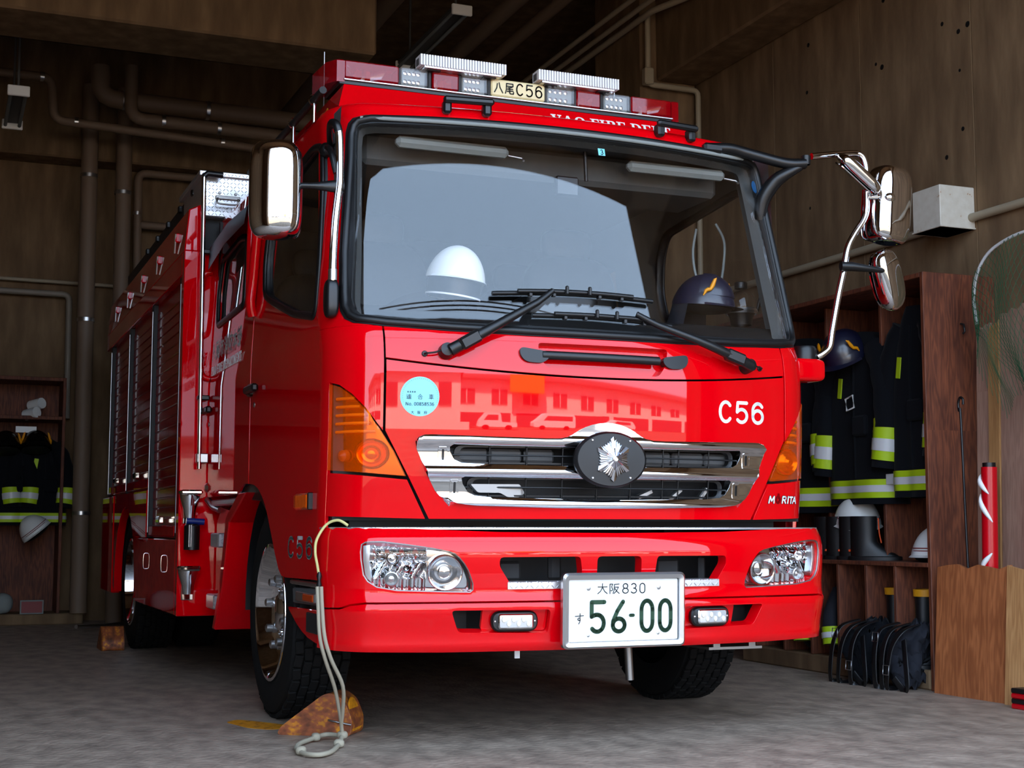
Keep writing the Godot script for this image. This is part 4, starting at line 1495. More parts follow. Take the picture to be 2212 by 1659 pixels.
func bumper() -> void:
	var fb: Callable = bmp
	var mb := MB.new()
	# upper half, with lamps and three air openings
	var split := []
	for x in [-1.075, -1.04, -1.0, -.964, -.918, -.85]:
		split.append([x, {-1.075: .494, -1.04: .494, -1.0: .496, -.964: .51, -.918: .516, -.85: .516}[x] + .003])
	var low := split.duplicate()
	for i in range(split.size() - 1, -1, -1):
		low.append([-split[i][0], split[i][1]])
	var poly := poly2(low + [[1.075, .775], [1.0, .774], [.8, .772], [.45, .759], [0, .755], [-.45, .759], [-.8, .772], [-1.0, .774], [-1.075, .775]])
	var ops := []
	for s in [-1.0, 1.0]:
		ops.append(hl_outline(s))
		ops.append(rounded(flip(poly2([[.155, .672], [.455, .671], [.457, .64], [.425, .593], [.405, .560], [.145, .560], [.147, .62]]), s), .014))
	ops.append(rounded(rect(-.089, .56, .089, .672), .018))
	sheet(mb, poly, ops, fb, 0.0, .05, .035)
	var b := part("bumper", mb, "red_paint")
	# lower half
	mb = MB.new()
	var lp := []
	for k in low:
		lp.append([k[0], k[1] - .007])
	var fog := []
	for s in [-1.0, 1.0]:
		fog.append(rounded(flip(poly2([[.268, .487], [.628, .488], [.595, .410], [.268, .403]]), s), .016))
	sheet(mb, poly2(lp + [[1.075, .354], [1.0, .349], [.65, .342], [0, .341], [-.65, .342], [-1.0, .349], [-1.075, .354]]), fog, fb, 0.0, .05, .035)
	var lb := part("lower_bumper", mb, "red_paint")
	# closed-in dark space behind the openings
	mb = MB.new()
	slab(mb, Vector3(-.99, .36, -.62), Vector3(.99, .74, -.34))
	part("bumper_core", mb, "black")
	for k in [[-.38, .62, .09, .07], [-.2, .63, .05, .09], [.26, .62, .1, .08], [.41, .62, .03, .1]]:
		mb = MB.new()
		box(mb, Vector3(k[0], k[1], -.16), Vector3(k[2], k[3], .03), Basis(), .01)
		obj("bumper_stay", mb, M.chassis, b)
	# tread-plate step on top and strips in the openings
	mb = MB.new()
	var front := []
	for i in 41:
		var x := lerpf(-1.07, 1.07, i / 40.0)
		var q := bmp(x, .775)
		front.append(Vector2(q.x, -q.z))
	var pl := poly2(front + [Vector2(1.0, .46), Vector2(-1.0, .46)])
	prism(mb, pl, 0, .008, Transform3D(Basis(Vector3(1, 0, 0), Vector3(0, 0, -1), Vector3(0, 1, 0)), Vector3(0, .768, .004)), .001)
	obj("bumper_step", mb, M.tread_plate, b)
	for s in [-1.0, 1.0]:
		mb = MB.new()
		var pts := []
		for i in 9:
			var q := bmp(s * lerpf(.14, .425, i / 8.0), .575)
			pts.append(Vector2(q.x, q.z + .004))
		for i in range(8, -1, -1):
			pts.append(Vector2(pts[i].x, pts[i].y - .1))
		prism(mb, poly2(pts), 0, .026, Transform3D(Basis(Vector3(1, 0, 0), Vector3(0, 0, 1), Vector3(0, 1, 0)), Vector3(0, .559, 0)), .002)
		obj("opening_step", mb, M.tread_plate, b)
		# fog lamp pod and flasher
		mb = MB.new()
		sheet(mb, rounded(flip(rect(.27, .405, .51, .486), s), .015), [], fb, -.028, .02, .04)
		var fp := obj("lamp_panel", mb, M.red_paint, lb)
		mb = MB.new()
		var c := bmp(s * .392, .447) + Vector3(0, 0, -.025)
		var rot := Basis(Vector3.UP, atan(.24 * .392) * s)
		var xf := Transform3D(rot, c)
		prism(mb, rounded(rect(-.086, -.036, .086, .036), .036, 8), 0, .02, xf, .006)
		var fl := obj("flasher", mb, M.black_plastic, fp)
		mb = MB.new()
		prism(mb, rounded(rect(-.064, -.026, .064, .026), .01), .012, .034, xf, .004)
		obj("flasher_rim", mb, M.chrome, fl)
		mb = MB.new()
		prism(mb, rounded(rect(-.06, -.022, .06, .022), .008), .03, .0355, xf, .002)
		obj("flasher_lens", mb, M.lens_frost, fl)
		mb = MB.new()
		for i in 6:
			ball(mb, xf * Vector3(-.045 + i * .018, -.008 if i % 2 else .007, .037), Vector3(.008, .01, .004), rot, 8, 6)
		obj("led_dome", mb, M.led, fl)
		for e in [-.073, .073]:
			mb = MB.new()
			ball(mb, xf * Vector3(e, 0, .02), Vector3(.005, .005, .004), rot, 8, 6)
			obj("screw", mb, M.chrome, fl)
		mb = MB.new()
		slab(mb, Vector3(s * .515, .36, -.24), Vector3(s * .64, .5, -.23))
		obj("duct_wall", mb, M.dark_grey, lb)
		headlight(s)

func headlight(s: float) -> void:
	var fb: Callable = bmp
	var mb := MB.new()
	sheet(mb, hl_outline(s), [], fb, .002, 0.0, .03)
	var h := part("headlight", mb, "lens_clear", null, "clear headlamp with chrome reflectors")
	mb = MB.new()
	# fluted bright backing
	var wave := func(p: float, y: float) -> Vector3:
		var a: Vector3 = bmp(p, y)
		var k := 0.0
		var ap := absf(p)
		if ap < .9 and ap > .7:
			if y > .655:
				k = .012 * sin(ap * 130.0) + .008 * sin(y * 150.0)
			elif y > .60:
				k = .012 * sin(ap * 105.0 + y * 60.0)
			else:
				k = .010 * absf(sin(ap * 120.0))
		return a + Vector3(0, 0, -.055 + k)
	sheet(mb, hl_outline(s), [], wave, 0.0, 0.0, .008)
	obj("reflector", mb, M.reflector, h)
	mb = MB.new()
	# bright lip round the edge
	tube(mb, on(fb, dense(hl_outline(s), .03), -.008), .0035, 8, true)
	obj("lamp_bezel", mb, M.steel, h)
	mb = MB.new()
	sheet(mb, flip(poly2([[.908, .72], [.932, .716], [.933, .66], [.922, .60], [.9, .586], [.912, .65]]), s), [], fb, -.02, .03, .03)
	obj("side_reflector", mb, M.satin_metal, h)
	var n := normal_at(fb, s * .645, .615)
	var xf := along(bmp(s * .645, .615) - n * .03, n)
	mb = MB.new()
	lathe(mb, [Vector2(.060, -.03), Vector2(.063, .01), Vector2(.060, .014), Vector2(.055, .012), Vector2(.04, -.02), Vector2(.026, -.028), Vector2(.024, -.01), Vector2(.018, -.005), Vector2(0, -.003)], xf, 32)
	obj("projector", mb, M.reflector, h)
	mb = MB.new()
	lathe(mb, [Vector2(.057, .012), Vector2(.045, .018), Vector2(.02, .022), Vector2(0, .0225)], xf, 24)
	obj("projector_lens", mb, M.lens_clear, h)
	for k in [[.83, .665, .021], [.83, .594, .026], [.78, .63, .013]]:
		n = normal_at(fb, s * k[0], k[1])
		xf = along(bmp(s * k[0], k[1]) - n * .035, n)
		mb = MB.new()
		var r: float = k[2]
		lathe(mb, [Vector2(r, -.02), Vector2(r, .012), Vector2(r * .86, .014), Vector2(r * .7, .0), Vector2(r * .4, -.005), Vector2(r * .4, .008), Vector2(0, .012)], xf, 20)
		obj("bulb_cup", mb, M.chrome if k[2] < .022 else M.satin_metal, h)

func plate() -> void:
	var b := Basis(Vector3.RIGHT, .03)
	var xf := Transform3D(b, Vector3(0, .482, .006))
	var mb := MB.new()
	# satin frame: four rails round a rounded rectangle
	var outer := rounded(rect(-.243, -.133, .243, .133), .022, 6)
	var inner := rounded(rect(-.221, -.111, .221, .111), .008, 6)
	var n := outer.size()
	for i in n:
		var j := (i + 1) % n
		var qa := [outer[i], outer[j], inner[j], inner[i]]
		var om0 := outer[i].lerp(inner[i], .35)
		var om1 := outer[j].lerp(inner[j], .35)
		var dirn := Vector3(outer[i].x, outer[i].y, 0).normalized()
		mb.quad(xf * Vector3(outer[i].x, outer[i].y, -.012), xf * Vector3(outer[j].x, outer[j].y, -.012), xf * Vector3(outer[j].x, outer[j].y, .006), xf * Vector3(outer[i].x, outer[i].y, .006), dirn)
		mb.quad(xf * Vector3(outer[i].x, outer[i].y, .006), xf * Vector3(outer[j].x, outer[j].y, .006), xf * Vector3(om1.x, om1.y, .013), xf * Vector3(om0.x, om0.y, .013), b.z + dirn)
		mb.quad(xf * Vector3(om0.x, om0.y, .013), xf * Vector3(om1.x, om1.y, .013), xf * Vector3(inner[j].x, inner[j].y, .009), xf * Vector3(inner[i].x, inner[i].y, .009), b.z)
		mb.quad(xf * Vector3(inner[i].x, inner[i].y, .009), xf * Vector3(inner[j].x, inner[j].y, .009), xf * Vector3(inner[j].x, inner[j].y, -.006), xf * Vector3(inner[i].x, inner[i].y, -.006), -dirn)
	prism(mb, outer, -.014, -.010, xf)
	var fr := part("number_plate", mb, "satin_metal", null, "white number plate in a satin metal frame")
	mb = MB.new()
	prism(mb, rounded(rect(-.219, -.109, .219, .109), .006), -.009, -.004, xf, .001)
	var pl := obj("plate", mb, M.plate_white, fr)
	var f := plane_of(Transform3D(b, xf * Vector3(0, 0, -.0035)))
	mb = MB.new()
	stroke(mb, glyph("大"), f, Vector2(-.105, .058), .040, .036, .003)
	obj("region_character", mb, M.ink, pl)
	write("region_character", "阪", f, Vector2(-.058, .058), .040, .036, 0, .003, "ink", pl)
	write("class_digit", "830", f, Vector2(-.008, .059), .028, .034, .006, .0036, "ink", pl)
	write("kana_character", "す", f, Vector2(-.192, -.046), .034, .036, 0, .003, "ink", pl)
	mb = MB.new()
	# 56-00, heavy digits
	var o := Vector2(-.127, -.077)
	stroke(mb, [[Vector2(.95, 1), Vector2(.0, 1), Vector2(.0, .52)], [Vector2(.0, .53), Vector2(.3, .58)] + arc(.42, .3, .5, .28, 85, -140, 16)], f, o, .052, .106, .0155)
	obj("plate_digit", mb, M.plate_green, pl)
	mb = MB.new()
	o = Vector2(-.048, -.077)
	stroke(mb, [arc(.5, .22, .42, .21, 0, 360, 22), [Vector2(.8, .98), Vector2(.4, .68), Vector2(.1, .35), Vector2(.08, .22)]], f, o, .056, .108, .0155)
	obj("plate_digit", mb, M.plate_green, pl)
	mb = MB.new()
	stroke(mb, [[Vector2(0, 0), Vector2(.12, 0)]], f, Vector2(.026, -.020), .1, .1, .012)
	obj("plate_dash", mb, M.plate_green, pl)
	write("plate_digit", "00", f, Vector2(.062, -.077), .062, .108, .012, .0155, "plate_green", pl)
	for k in [[-.14, .078, .0075], [.14, .078, .0075], [-.14, -.088, .005], [.138, -.086, .005]]:
		mb = MB.new()
		lathe(mb, [Vector2(k[2], 0), Vector2(k[2], .003), Vector2(k[2] * .6, .0045), Vector2(0, .0045)], along(xf * Vector3(k[0], k[1], -.004), b.z), 12)
		obj("bolt", mb, M.satin_metal, pl)

func signals() -> void:
	var fc: Callable = cab
	for s in [-1.0, 1.0]:
		var o := flip(poly2([[1.044, 1.289], [1.0, 1.276], [.954, 1.245], [.903, 1.195], [.848, 1.126], [.795, 1.044], [.752, .957], [.828, .963], [1.044, .98]]), s)
		var mb := MB.new()
		sheet(mb, o, [], fc, .004, .012, .03)
		var t := part("turn_signal", mb, "lens_amber", null, "amber corner lamp")
		mb = MB.new()
		sheet(mb, o, [], fc, -.045, 0.0, .05)
		obj("housing", mb, M.amber_foil, t)
		for y in [1.235, 1.205, 1.175, 1.145, 1.115]:
			mb = MB.new()
			var x0: float = .86 + (y - 1.115) * .75
			tube(mb, on(fc, line2(Vector2(s * x0, y), Vector2(s * 1.03, y), 6), -.02), .006, 6)
			obj("lens_rib", mb, M.amber, t)
		var n := normal_at(fc, s * .875, 1.035)
		mb = MB.new()
		lathe(mb, [Vector2(.056, -.04), Vector2(.055, -.016), Vector2(.046, -.006), Vector2(.038, -.012), Vector2(.03, -.003), Vector2(.02, -.008), Vector2(.012, .002), Vector2(0, .004)], along(cab(s * .875, 1.035) - n * .006, n), 26, 1.15)
		obj("bulb_dome", mb, M.amber_foil, t)
		n = normal_at(fc, s * 1.0, 1.03)
		mb = MB.new()
		lathe(mb, [Vector2(.022, -.03), Vector2(.02, -.01), Vector2(0, .002)], along(cab(s * 1.0, 1.03) - n * .012, n), 16)
		obj("small_bulb", mb, M.amber_dark, t)

func wipers() -> void:
	var fc: Callable = cab
	for k in [[Vector2(-.617, 1.404), Vector2(-.205, 1.638), Vector2(-.427, 1.628), Vector2(.222, 1.634), Vector2(-.693, 1.395), "wiper lying from the near corner, above the other"], [Vector2(.625, 1.402), Vector2(.13, 1.566), Vector2(-.283, 1.548), Vector2(.29, 1.537), Vector2(.701, 1.4), "wiper lying from the far corner, below the other"]]:
		var a: Vector2 = k[0]
		var e: Vector2 = k[1]
		var mb := MB.new()
		var n := normal_at(fc, a.x, a.y)
		lathe(mb, [Vector2(.030, -.01), Vector2(.028, .02), Vector2(.024, .045), Vector2(0, .05)], along(cab(a.x, a.y), n), 18)
		var w := part("wiper", mb, "black_plastic", null, k[5])
		mb = MB.new()
		var pts := PackedVector3Array()
		var rr := []
		for i in 13:
			var t := i / 12.0
			var q := a.lerp(e, t)
			if t > .85:
				q = a.lerp(e, .85).lerp(e + Vector2(0, .012), (t - .85) / .15)
			pts.append(cab(q.x, q.y) + Vector3(0, 0, .052 + .012 * sin(t * PI)))
			rr.append(.023 - .012 * t)
		tube(mb, pts, rr, 8, false, Vector3(0, 0, 1), .8)
		obj("arm", mb, M.black_plastic, w)
		mb = MB.new()
		box(mb, pts[2], Vector3(.085, .046, .04), Basis(Vector3(0, 0, 1), (e - a).angle()), .008)
		obj("knuckle", mb, M.black_plastic, w)
		var b0: Vector2 = k[2]
		var b1: Vector2 = k[3]
		mb = MB.new()
		var bp := []
		for i in 15:
			var t := i / 14.0
			var q := b0.lerp(b1, t) + Vector2(0, .010 * sin(t * PI))
			bp.append(q)
		tube(mb, on(fc, poly2(bp), .020), .0095, 6, false, Vector3(0, 0, 1), 1.2)
		obj("blade", mb, M.rubber, w)
		# the yoke: two shorter bows with claws
		mb = MB.new()
		tube(mb, on(fc, poly2(bp.slice(2, 13)), .038), .0095, 6)
		for i in [3, 5, 9, 11]:
			box(mb, cab(bp[i].x, bp[i].y) + Vector3(0, 0, .032), Vector3(.014, .02, .02), Basis(), .002)
		obj("yoke", mb, M.black_plastic, w)
		for i in [6, 8]:
			mb = MB.new()
			box(mb, cab(bp[i].x, bp[i].y) + Vector3(0, .014, .05), Vector3(.014, .034, .012), Basis(), .004)
			obj("clip", mb, M.black_plastic, w)
		# washer hose from the panel to the arm
		var h: Vector2 = k[4]
		mb = MB.new()
		tube(mb, spline([cab(h.x, h.y), cab(h.x, h.y) + Vector3(0, .0, .02), cab(lerpf(h.x, a.x, .5), h.y + .006) + Vector3(0, 0, .03), cab(a.x, a.y + .02) + Vector3(0, 0, .05), pts[1]], 5), .0035, 6)
		disc(mb, cab(h.x, h.y), normal_at(fc, h.x, h.y), .011, .006, .002, 12)
		obj("washer_hose", mb, M.rubber, w)

func mirror_left() -> void:
	var mb := MB.new()
	tube(mb, spline([Vector3(-.955, 2.235, -.52), Vector3(-.99, 2.262, -.40), Vector3(-.985, 2.25, -.355), Vector3(-.975, 2.20, -.345), Vector3(-.972, 2.05, -.345), Vector3(-.975, 2.0, -.347), Vector3(-.985, 1.9, -.35), Vector3(-.99, 1.8, -.352), Vector3(-.992, 1.7, -.355), Vector3(-.992, 1.66, -.36)], 5), .0145, 12)
	var t := part("mirror_stalk", mb, "chrome", null, "chrome stalk carrying the near mirror")
	mb = MB.new()
	tube(mb, spline([Vector3(-.95, 2.225, -.56), Vector3(-.99, 2.262, -.41), Vector3(-.986, 2.252, -.355), Vector3(-.978, 2.222, -.346)], 5), .0165, 10)
	tube(mb, spline([Vector3(-.93, 2.21, -.57), Vector3(-.98, 2.20, -.50), Vector3(-.985, 2.16, -.42), Vector3(-.97, 2.08, -.40)], 5), .013, 8)
	ball(mb, Vector3(-.965, 2.21, -.57), Vector3(.03, .03, .03), Basis(), 12, 8)
	obj("upper_bracket", mb, M.black_plastic, t)
	mb = MB.new()
	pod(mb, Vector3(-.992, 1.605, -.37), Vector3(.026, .072, .035), Basis(), .6, .6)
	obj("foot", mb, M.black_plastic, t)
	mb = MB.new()
	lathe(mb, [Vector2(.017, -.02), Vector2(.017, .02)], along(Vector3(-.991, 1.69, -.356), Vector3.UP), 14)
	obj("ferrule", mb, M.satin_metal, t)
	mb = MB.new()
	grid(mb, arm_rows(Vector3(-.955, 2.02, -.35), Vector3(-1.12, 2.012, -.37)), true)
	obj("arm", mb, M.black_plastic, t)
	# chrome housing, glass turned to the rear
	mb = MB.new()
	var yaw := Basis(Vector3.UP, -.38)
	pod(mb, Vector3(-1.195, 1.995, -.40), Vector3(.097, .178, .09), yaw, .85, .42, 40, 26)
	var hsg := obj("housing", mb, M.chrome, t)
	mb = MB.new()
	prism(mb, rounded(rect(-.082, -.165, .082, .165), .04), 0, .01, Transform3D(yaw * Basis(Vector3.UP, PI), Vector3(-1.195, 1.995, -.40) + yaw * Vector3(0, 0, -.075)), .003)
	obj("mirror_glass", mb, M.mirror_glass, hsg)

func arm_rows(a: Vector3, b: Vector3) -> Array:
	var rows := []
	for i in 7:
		var t := i / 6.0
		var hgt := lerpf(.026, .012, smoothstep(0.0, .8, t))
		var c := a.lerp(b, t)
		var row := []
		for k in 12:
			var u := TAU * k / 12
			row.append(c + Vector3(0, sin(u) * hgt, cos(u) * .014))
		rows.append(row)
	var cap := []
	for k in 12:
		cap.append(a)
	rows.push_front(cap)
	return rows

func mirror_right() -> void:
	var mb := MB.new()
	tube(mb, spline([Vector3(1.09, 1.485, -.36), Vector3(1.115, 1.50, -.352), Vector3(1.145, 1.53, -.35), Vector3(1.16, 1.60, -.35), Vector3(1.195, 1.75, -.35), Vector3(1.228, 1.87, -.35), Vector3(1.25, 1.96, -.35), Vector3(1.285, 2.02, -.35), Vector3(1.335, 2.09, -.35), Vector3(1.35, 2.15, -.35), Vector3(1.352, 2.27, -.35), Vector3(1.35, 2.33, -.352), Vector3(1.33, 2.368, -.355), Vector3(1.28, 2.372, -.36), Vector3(1.09, 2.343, -.37)], 6), .0145, 12)
	var t := part("far_mirror_stalk", mb, "chrome", null, "bent chrome stalk with three mirrors on the far side")
	mb = MB.new()
	tube(mb, spline([Vector3(.62, 2.345, -.43), Vector3(.72, 2.352, -.425), Vector3(.80, 2.34, -.42), Vector3(.93, 2.31, -.39), Vector3(.99, 2.30, -.37), Vector3(1.05, 2.305, -.36)], 5), .023, 10)
	tube(mb, spline([Vector3(.885, 2.07, -.46), Vector3(.89, 2.15, -.44), Vector3(.925, 2.22, -.41), Vector3(.965, 2.255, -.385), Vector3(1.03, 2.29, -.365)], 5), [.022, .024, .026, .028, .03, .031, .032, .032, .032, .032, .032, .031, .03, .029, .028, .026, .024, .022, .02, .018, .016], 10)
	box(mb, Vector3(.64, 2.345, -.425), Vector3(.09, .04, .04), Basis(), .01)
	obj("bracket", mb, M.black_plastic, t)
	mb = MB.new()
	lathe(mb, [Vector2(.018, -.02), Vector2(.02, 0), Vector2(.02, .018), Vector2(0, .022)], along(Vector3(1.055, 2.32, -.36), Vector3.UP), 14)
	obj("joint", mb, M.black_plastic, t)
	# main mirror
	mb = MB.new()
	var b := Basis(Vector3.UP, .12) * Basis(Vector3(0, 0, 1), -.10)
	pod(mb, Vector3(1.47, 2.16, -.36), Vector3(.098, .168, .075), b, .75, .4, 36, 22)
	var h := obj("main_housing", mb, M.chrome, t)
	mb = MB.new()
	prism(mb, rounded(rect(-.083, -.15, .083, .15), .03), 0, .01, Transform3D(b * Basis(Vector3.UP, PI), Vector3(1.47, 2.16, -.36) + b * Vector3(0, 0, -.07)), .003)
	obj("mirror_glass", mb, M.mirror_glass, h)
	mb = MB.new()
	rod(mb, Vector3(1.352, 2.185, -.35), Vector3(1.42, 2.18, -.30), .013)
	ball(mb, Vector3(1.43, 2.178, -.295), Vector3(.028, .022, .02), Basis(), 14, 8)
	obj("main_arm", mb, M.chrome, t)
	mb = MB.new()
	lathe(mb, [Vector2(.02, -.01), Vector2(.03, .01), Vector2(.02, .014)], along(Vector3(1.435, 2.178, -.30), Vector3(.6, 0, -.8)), 14)
	obj("arm_boot", mb, M.rubber, t)
	# lower round mirror
	mb = MB.new()
	b = Basis(Vector3.UP, .42) * Basis(Vector3(0, 0, 1), .42)
	pod(mb, Vector3(1.46, 1.835, -.36), Vector3(.078, .135, .05), b, .75, .75, 28, 18)
	h = obj("lower_housing", mb, M.chrome, t)
	mb = MB.new()
	prism(mb, oval(0, 0, .07, .122, 28), 0, .008, Transform3D(b * Basis(Vector3.UP, PI), Vector3(1.46, 1.835, -.36) + b * Vector3(0, 0, -.042)), .003)
	obj("mirror_glass", mb, M.mirror_glass, h)
	mb = MB.new()
	tube(mb, PackedVector3Array([Vector3(1.20, 1.872, -.335), Vector3(1.25, 1.872, -.325), Vector3(1.35, 1.865, -.31), Vector3(1.43, 1.86, -.31)]), [.02, .02, .013, .011], 10, false, Vector3.UP, 1.0)
	obj("lower_arm", mb, M.black_plastic, t)
	# downward mirror at the top
	mb = MB.new()
	b = Basis(Vector3(0, 0, 1), -.62) * Basis(Vector3.RIGHT, .5)
	pod(mb, Vector3(1.285, 2.275, -.31), Vector3(.115, .03, .06), b, .45, .7, 28, 14)
	h = obj("top_housing", mb, M.chrome, t)
	mb = MB.new()
	prism(mb, rounded(rect(-.1, -.05, .1, .05), .025), 0, .006, Transform3D(b * Basis(Vector3.RIGHT, PI / 2), Vector3(1.285, 2.275, -.31) + b * Vector3(0, -.028, 0)), .002)
	obj("mirror_glass", mb, M.mirror_glass, h)
	mb = MB.new()
	rod(mb, Vector3(1.352, 2.235, -.35), Vector3(1.34, 2.245, -.31), .012)
	obj("top_arm", mb, M.chrome, t)

func light_bar() -> void:
	var y0 := 2.656
	var y1 := 2.733
	var z := -1.02
	var mb := MB.new()
	slab(mb, Vector3(-.80, y0 - .03, z - .24), Vector3(.80, y0 - .006, z - .004), .004)
	var t := part("light_bar", mb, "black_plastic", null, "roof light bar with red and clear lamp modules")
	mb = MB.new()
	slab(mb, Vector3(-.78, y0 - .012, z - .02), Vector3(.78, y0 - .004, z + .006), .002)
	obj("lower_trim", mb, M.satin_metal, t)
	mb = MB.new()
	slab(mb, Vector3(-.78, 2.59, z - .18), Vector3(.78, y0 - .03, z - .06), .004)
	obj("mount", mb, M.black_plastic, t)
	for s in [-1.0, 1.0]:
		# end caps, cut back at the corner
		mb = MB.new()
		prism(mb, poly2([[.775, -z], [.81, -z], [.845, -z + .06], [.855, -z + .24], [.775, -z + .24]] if s > 0 else [[-.775, -z], [-.81, -z], [-.845, -z + .06], [-.855, -z + .24], [-.775, -z + .24]]), 0, y1 - y0 + .02, Transform3D(Basis(Vector3(1, 0, 0), Vector3(0, 0, -1), Vector3(0, 1, 0)), Vector3(0, y0 - .02, 0)), .006)
		obj("end_cap", mb, M.lens_red, t)
	var mods := [[-.777, -.537, 0], [-.53, -.407, 1], [-.387, -.266, 0], [-.252, -.132, 1], [-.115, .141, 2], [.149, .287, 1], [.295, .413, 0], [.431, .564, 1], [.568, .775, 0]]
	for m in mods:
		var a: float = m[0]
		var b: float = m[1]
		mb = MB.new()
		slab(mb, Vector3(a, y0, z - .22), Vector3(b, y1, z), .006)
		if m[2] == 0:
			var l := obj("red_lens", mb, M.lens_red, t)
			mb = MB.new()
			# rotating reflector inside
			grid(mb, [[Vector3(a + .02, y0 + .01, z - .03), Vector3((a + b) / 2, y0 + .01, z - .11), Vector3(b - .02, y0 + .01, z - .03)], [Vector3(a + .02, (y0 + y1) / 2, z - .05), Vector3((a + b) / 2, (y0 + y1) / 2, z - .14), Vector3(b - .02, (y0 + y1) / 2, z - .05)], [Vector3(a + .02, y1 - .01, z - .03), Vector3((a + b) / 2, y1 - .01, z - .11), Vector3(b - .02, y1 - .01, z - .03)]], false, Vector3(0, 0, 1))
			obj("reflector", mb, M.chrome, l)
			mb = MB.new()
			rod(mb, Vector3((a + b) / 2, y0, z - .07), Vector3((a + b) / 2, y1 - .02, z - .07), .012)
			obj("bulb", mb, M.orange, l)
		elif m[2] == 1:
			var l := obj("clear_lens", mb, M.lens_module, t)
			mb = MB.new()
			slab(mb, Vector3(a + .006, y0 + .004, z - .2), Vector3(b - .006, y1 - .004, z - .022), .004)
			obj("led_board", mb, M.visor_grey, l)
			for j in 2:
				for i in 4:
					mb = MB.new()
					var c := Vector3(lerpf(a + .024, b - .04, i / 3.0), y0 + .02 + j * .036, z - .022)
					lathe(mb, [Vector2(.011, 0), Vector2(.009, .008), Vector2(.0, .011)], along(c, Vector3(0, 0, 1)), 10)
					obj("led_cup", mb, M.chrome, l)
		else:
			var l := obj("name_panel", mb, M.cream, t, "cream panel lettered with the call sign")
			mb = MB.new()
			var f := plane_of(Transform3D(Basis(), Vector3(a, y0, z + .0005)))
			stroke(mb, glyph("八"), f, Vector2(.012, .014), .042, .05, .0052)
			obj("panel_character", mb, M.ink, l)
			mb = MB.new()
			stroke(mb, glyph("尾"), f, Vector2(.064, .014), .042, .05, .0052)
			obj("panel_character", mb, M.ink, l)
			write("panel_character", "C56", f, Vector2(.116, .014), .037, .05, .008, .0062, "ink", l)
	for x in [-.5335, -.397, -.259, -.1235, .145, .291, .422, .566]:
		mb = MB.new()
		slab(mb, Vector3(x - .007, y0 - .004, z - .21), Vector3(x + .007, y1 - .004, z - .006), .002)
		obj("divider", mb, M.dark_grey, t)
	# finned white lamps on top
	for k in [[-.456, -.06], [.091, .488]]:
		mb = MB.new()
		slab(mb, Vector3(k[0], 2.744, -1.04), Vector3(k[1], 2.778, -1.0), .003)
		var l := part("work_lamp", mb, "mid_grey", null, "finned white lamp strip on the light bar")
		mb = MB.new()
		var nfin := 32
		for i in nfin:
			var x := lerpf(k[0] + .006, k[1] - .006, i / float(nfin - 1))
			slab(mb, Vector3(x - .0042, 2.74, -1.05), Vector3(x + .0042, 2.787, -.978))
		obj("cooling_fin", mb, M.white_metal, l)
		mb = MB.new()
		slab(mb, Vector3(k[0] + .02, 2.73, -1.045), Vector3(k[1] - .02, 2.743, -.985), .002)
		obj("lamp_base", mb, M.satin_metal, l)
		for s in [k[0] + .07, k[1] - .07]:
			mb = MB.new()
			slab(mb, Vector3(s - .03, 2.725, -1.06), Vector3(s + .03, 2.75, -1.0), .002)
			obj("lamp_foot", mb, M.black_plastic, l)

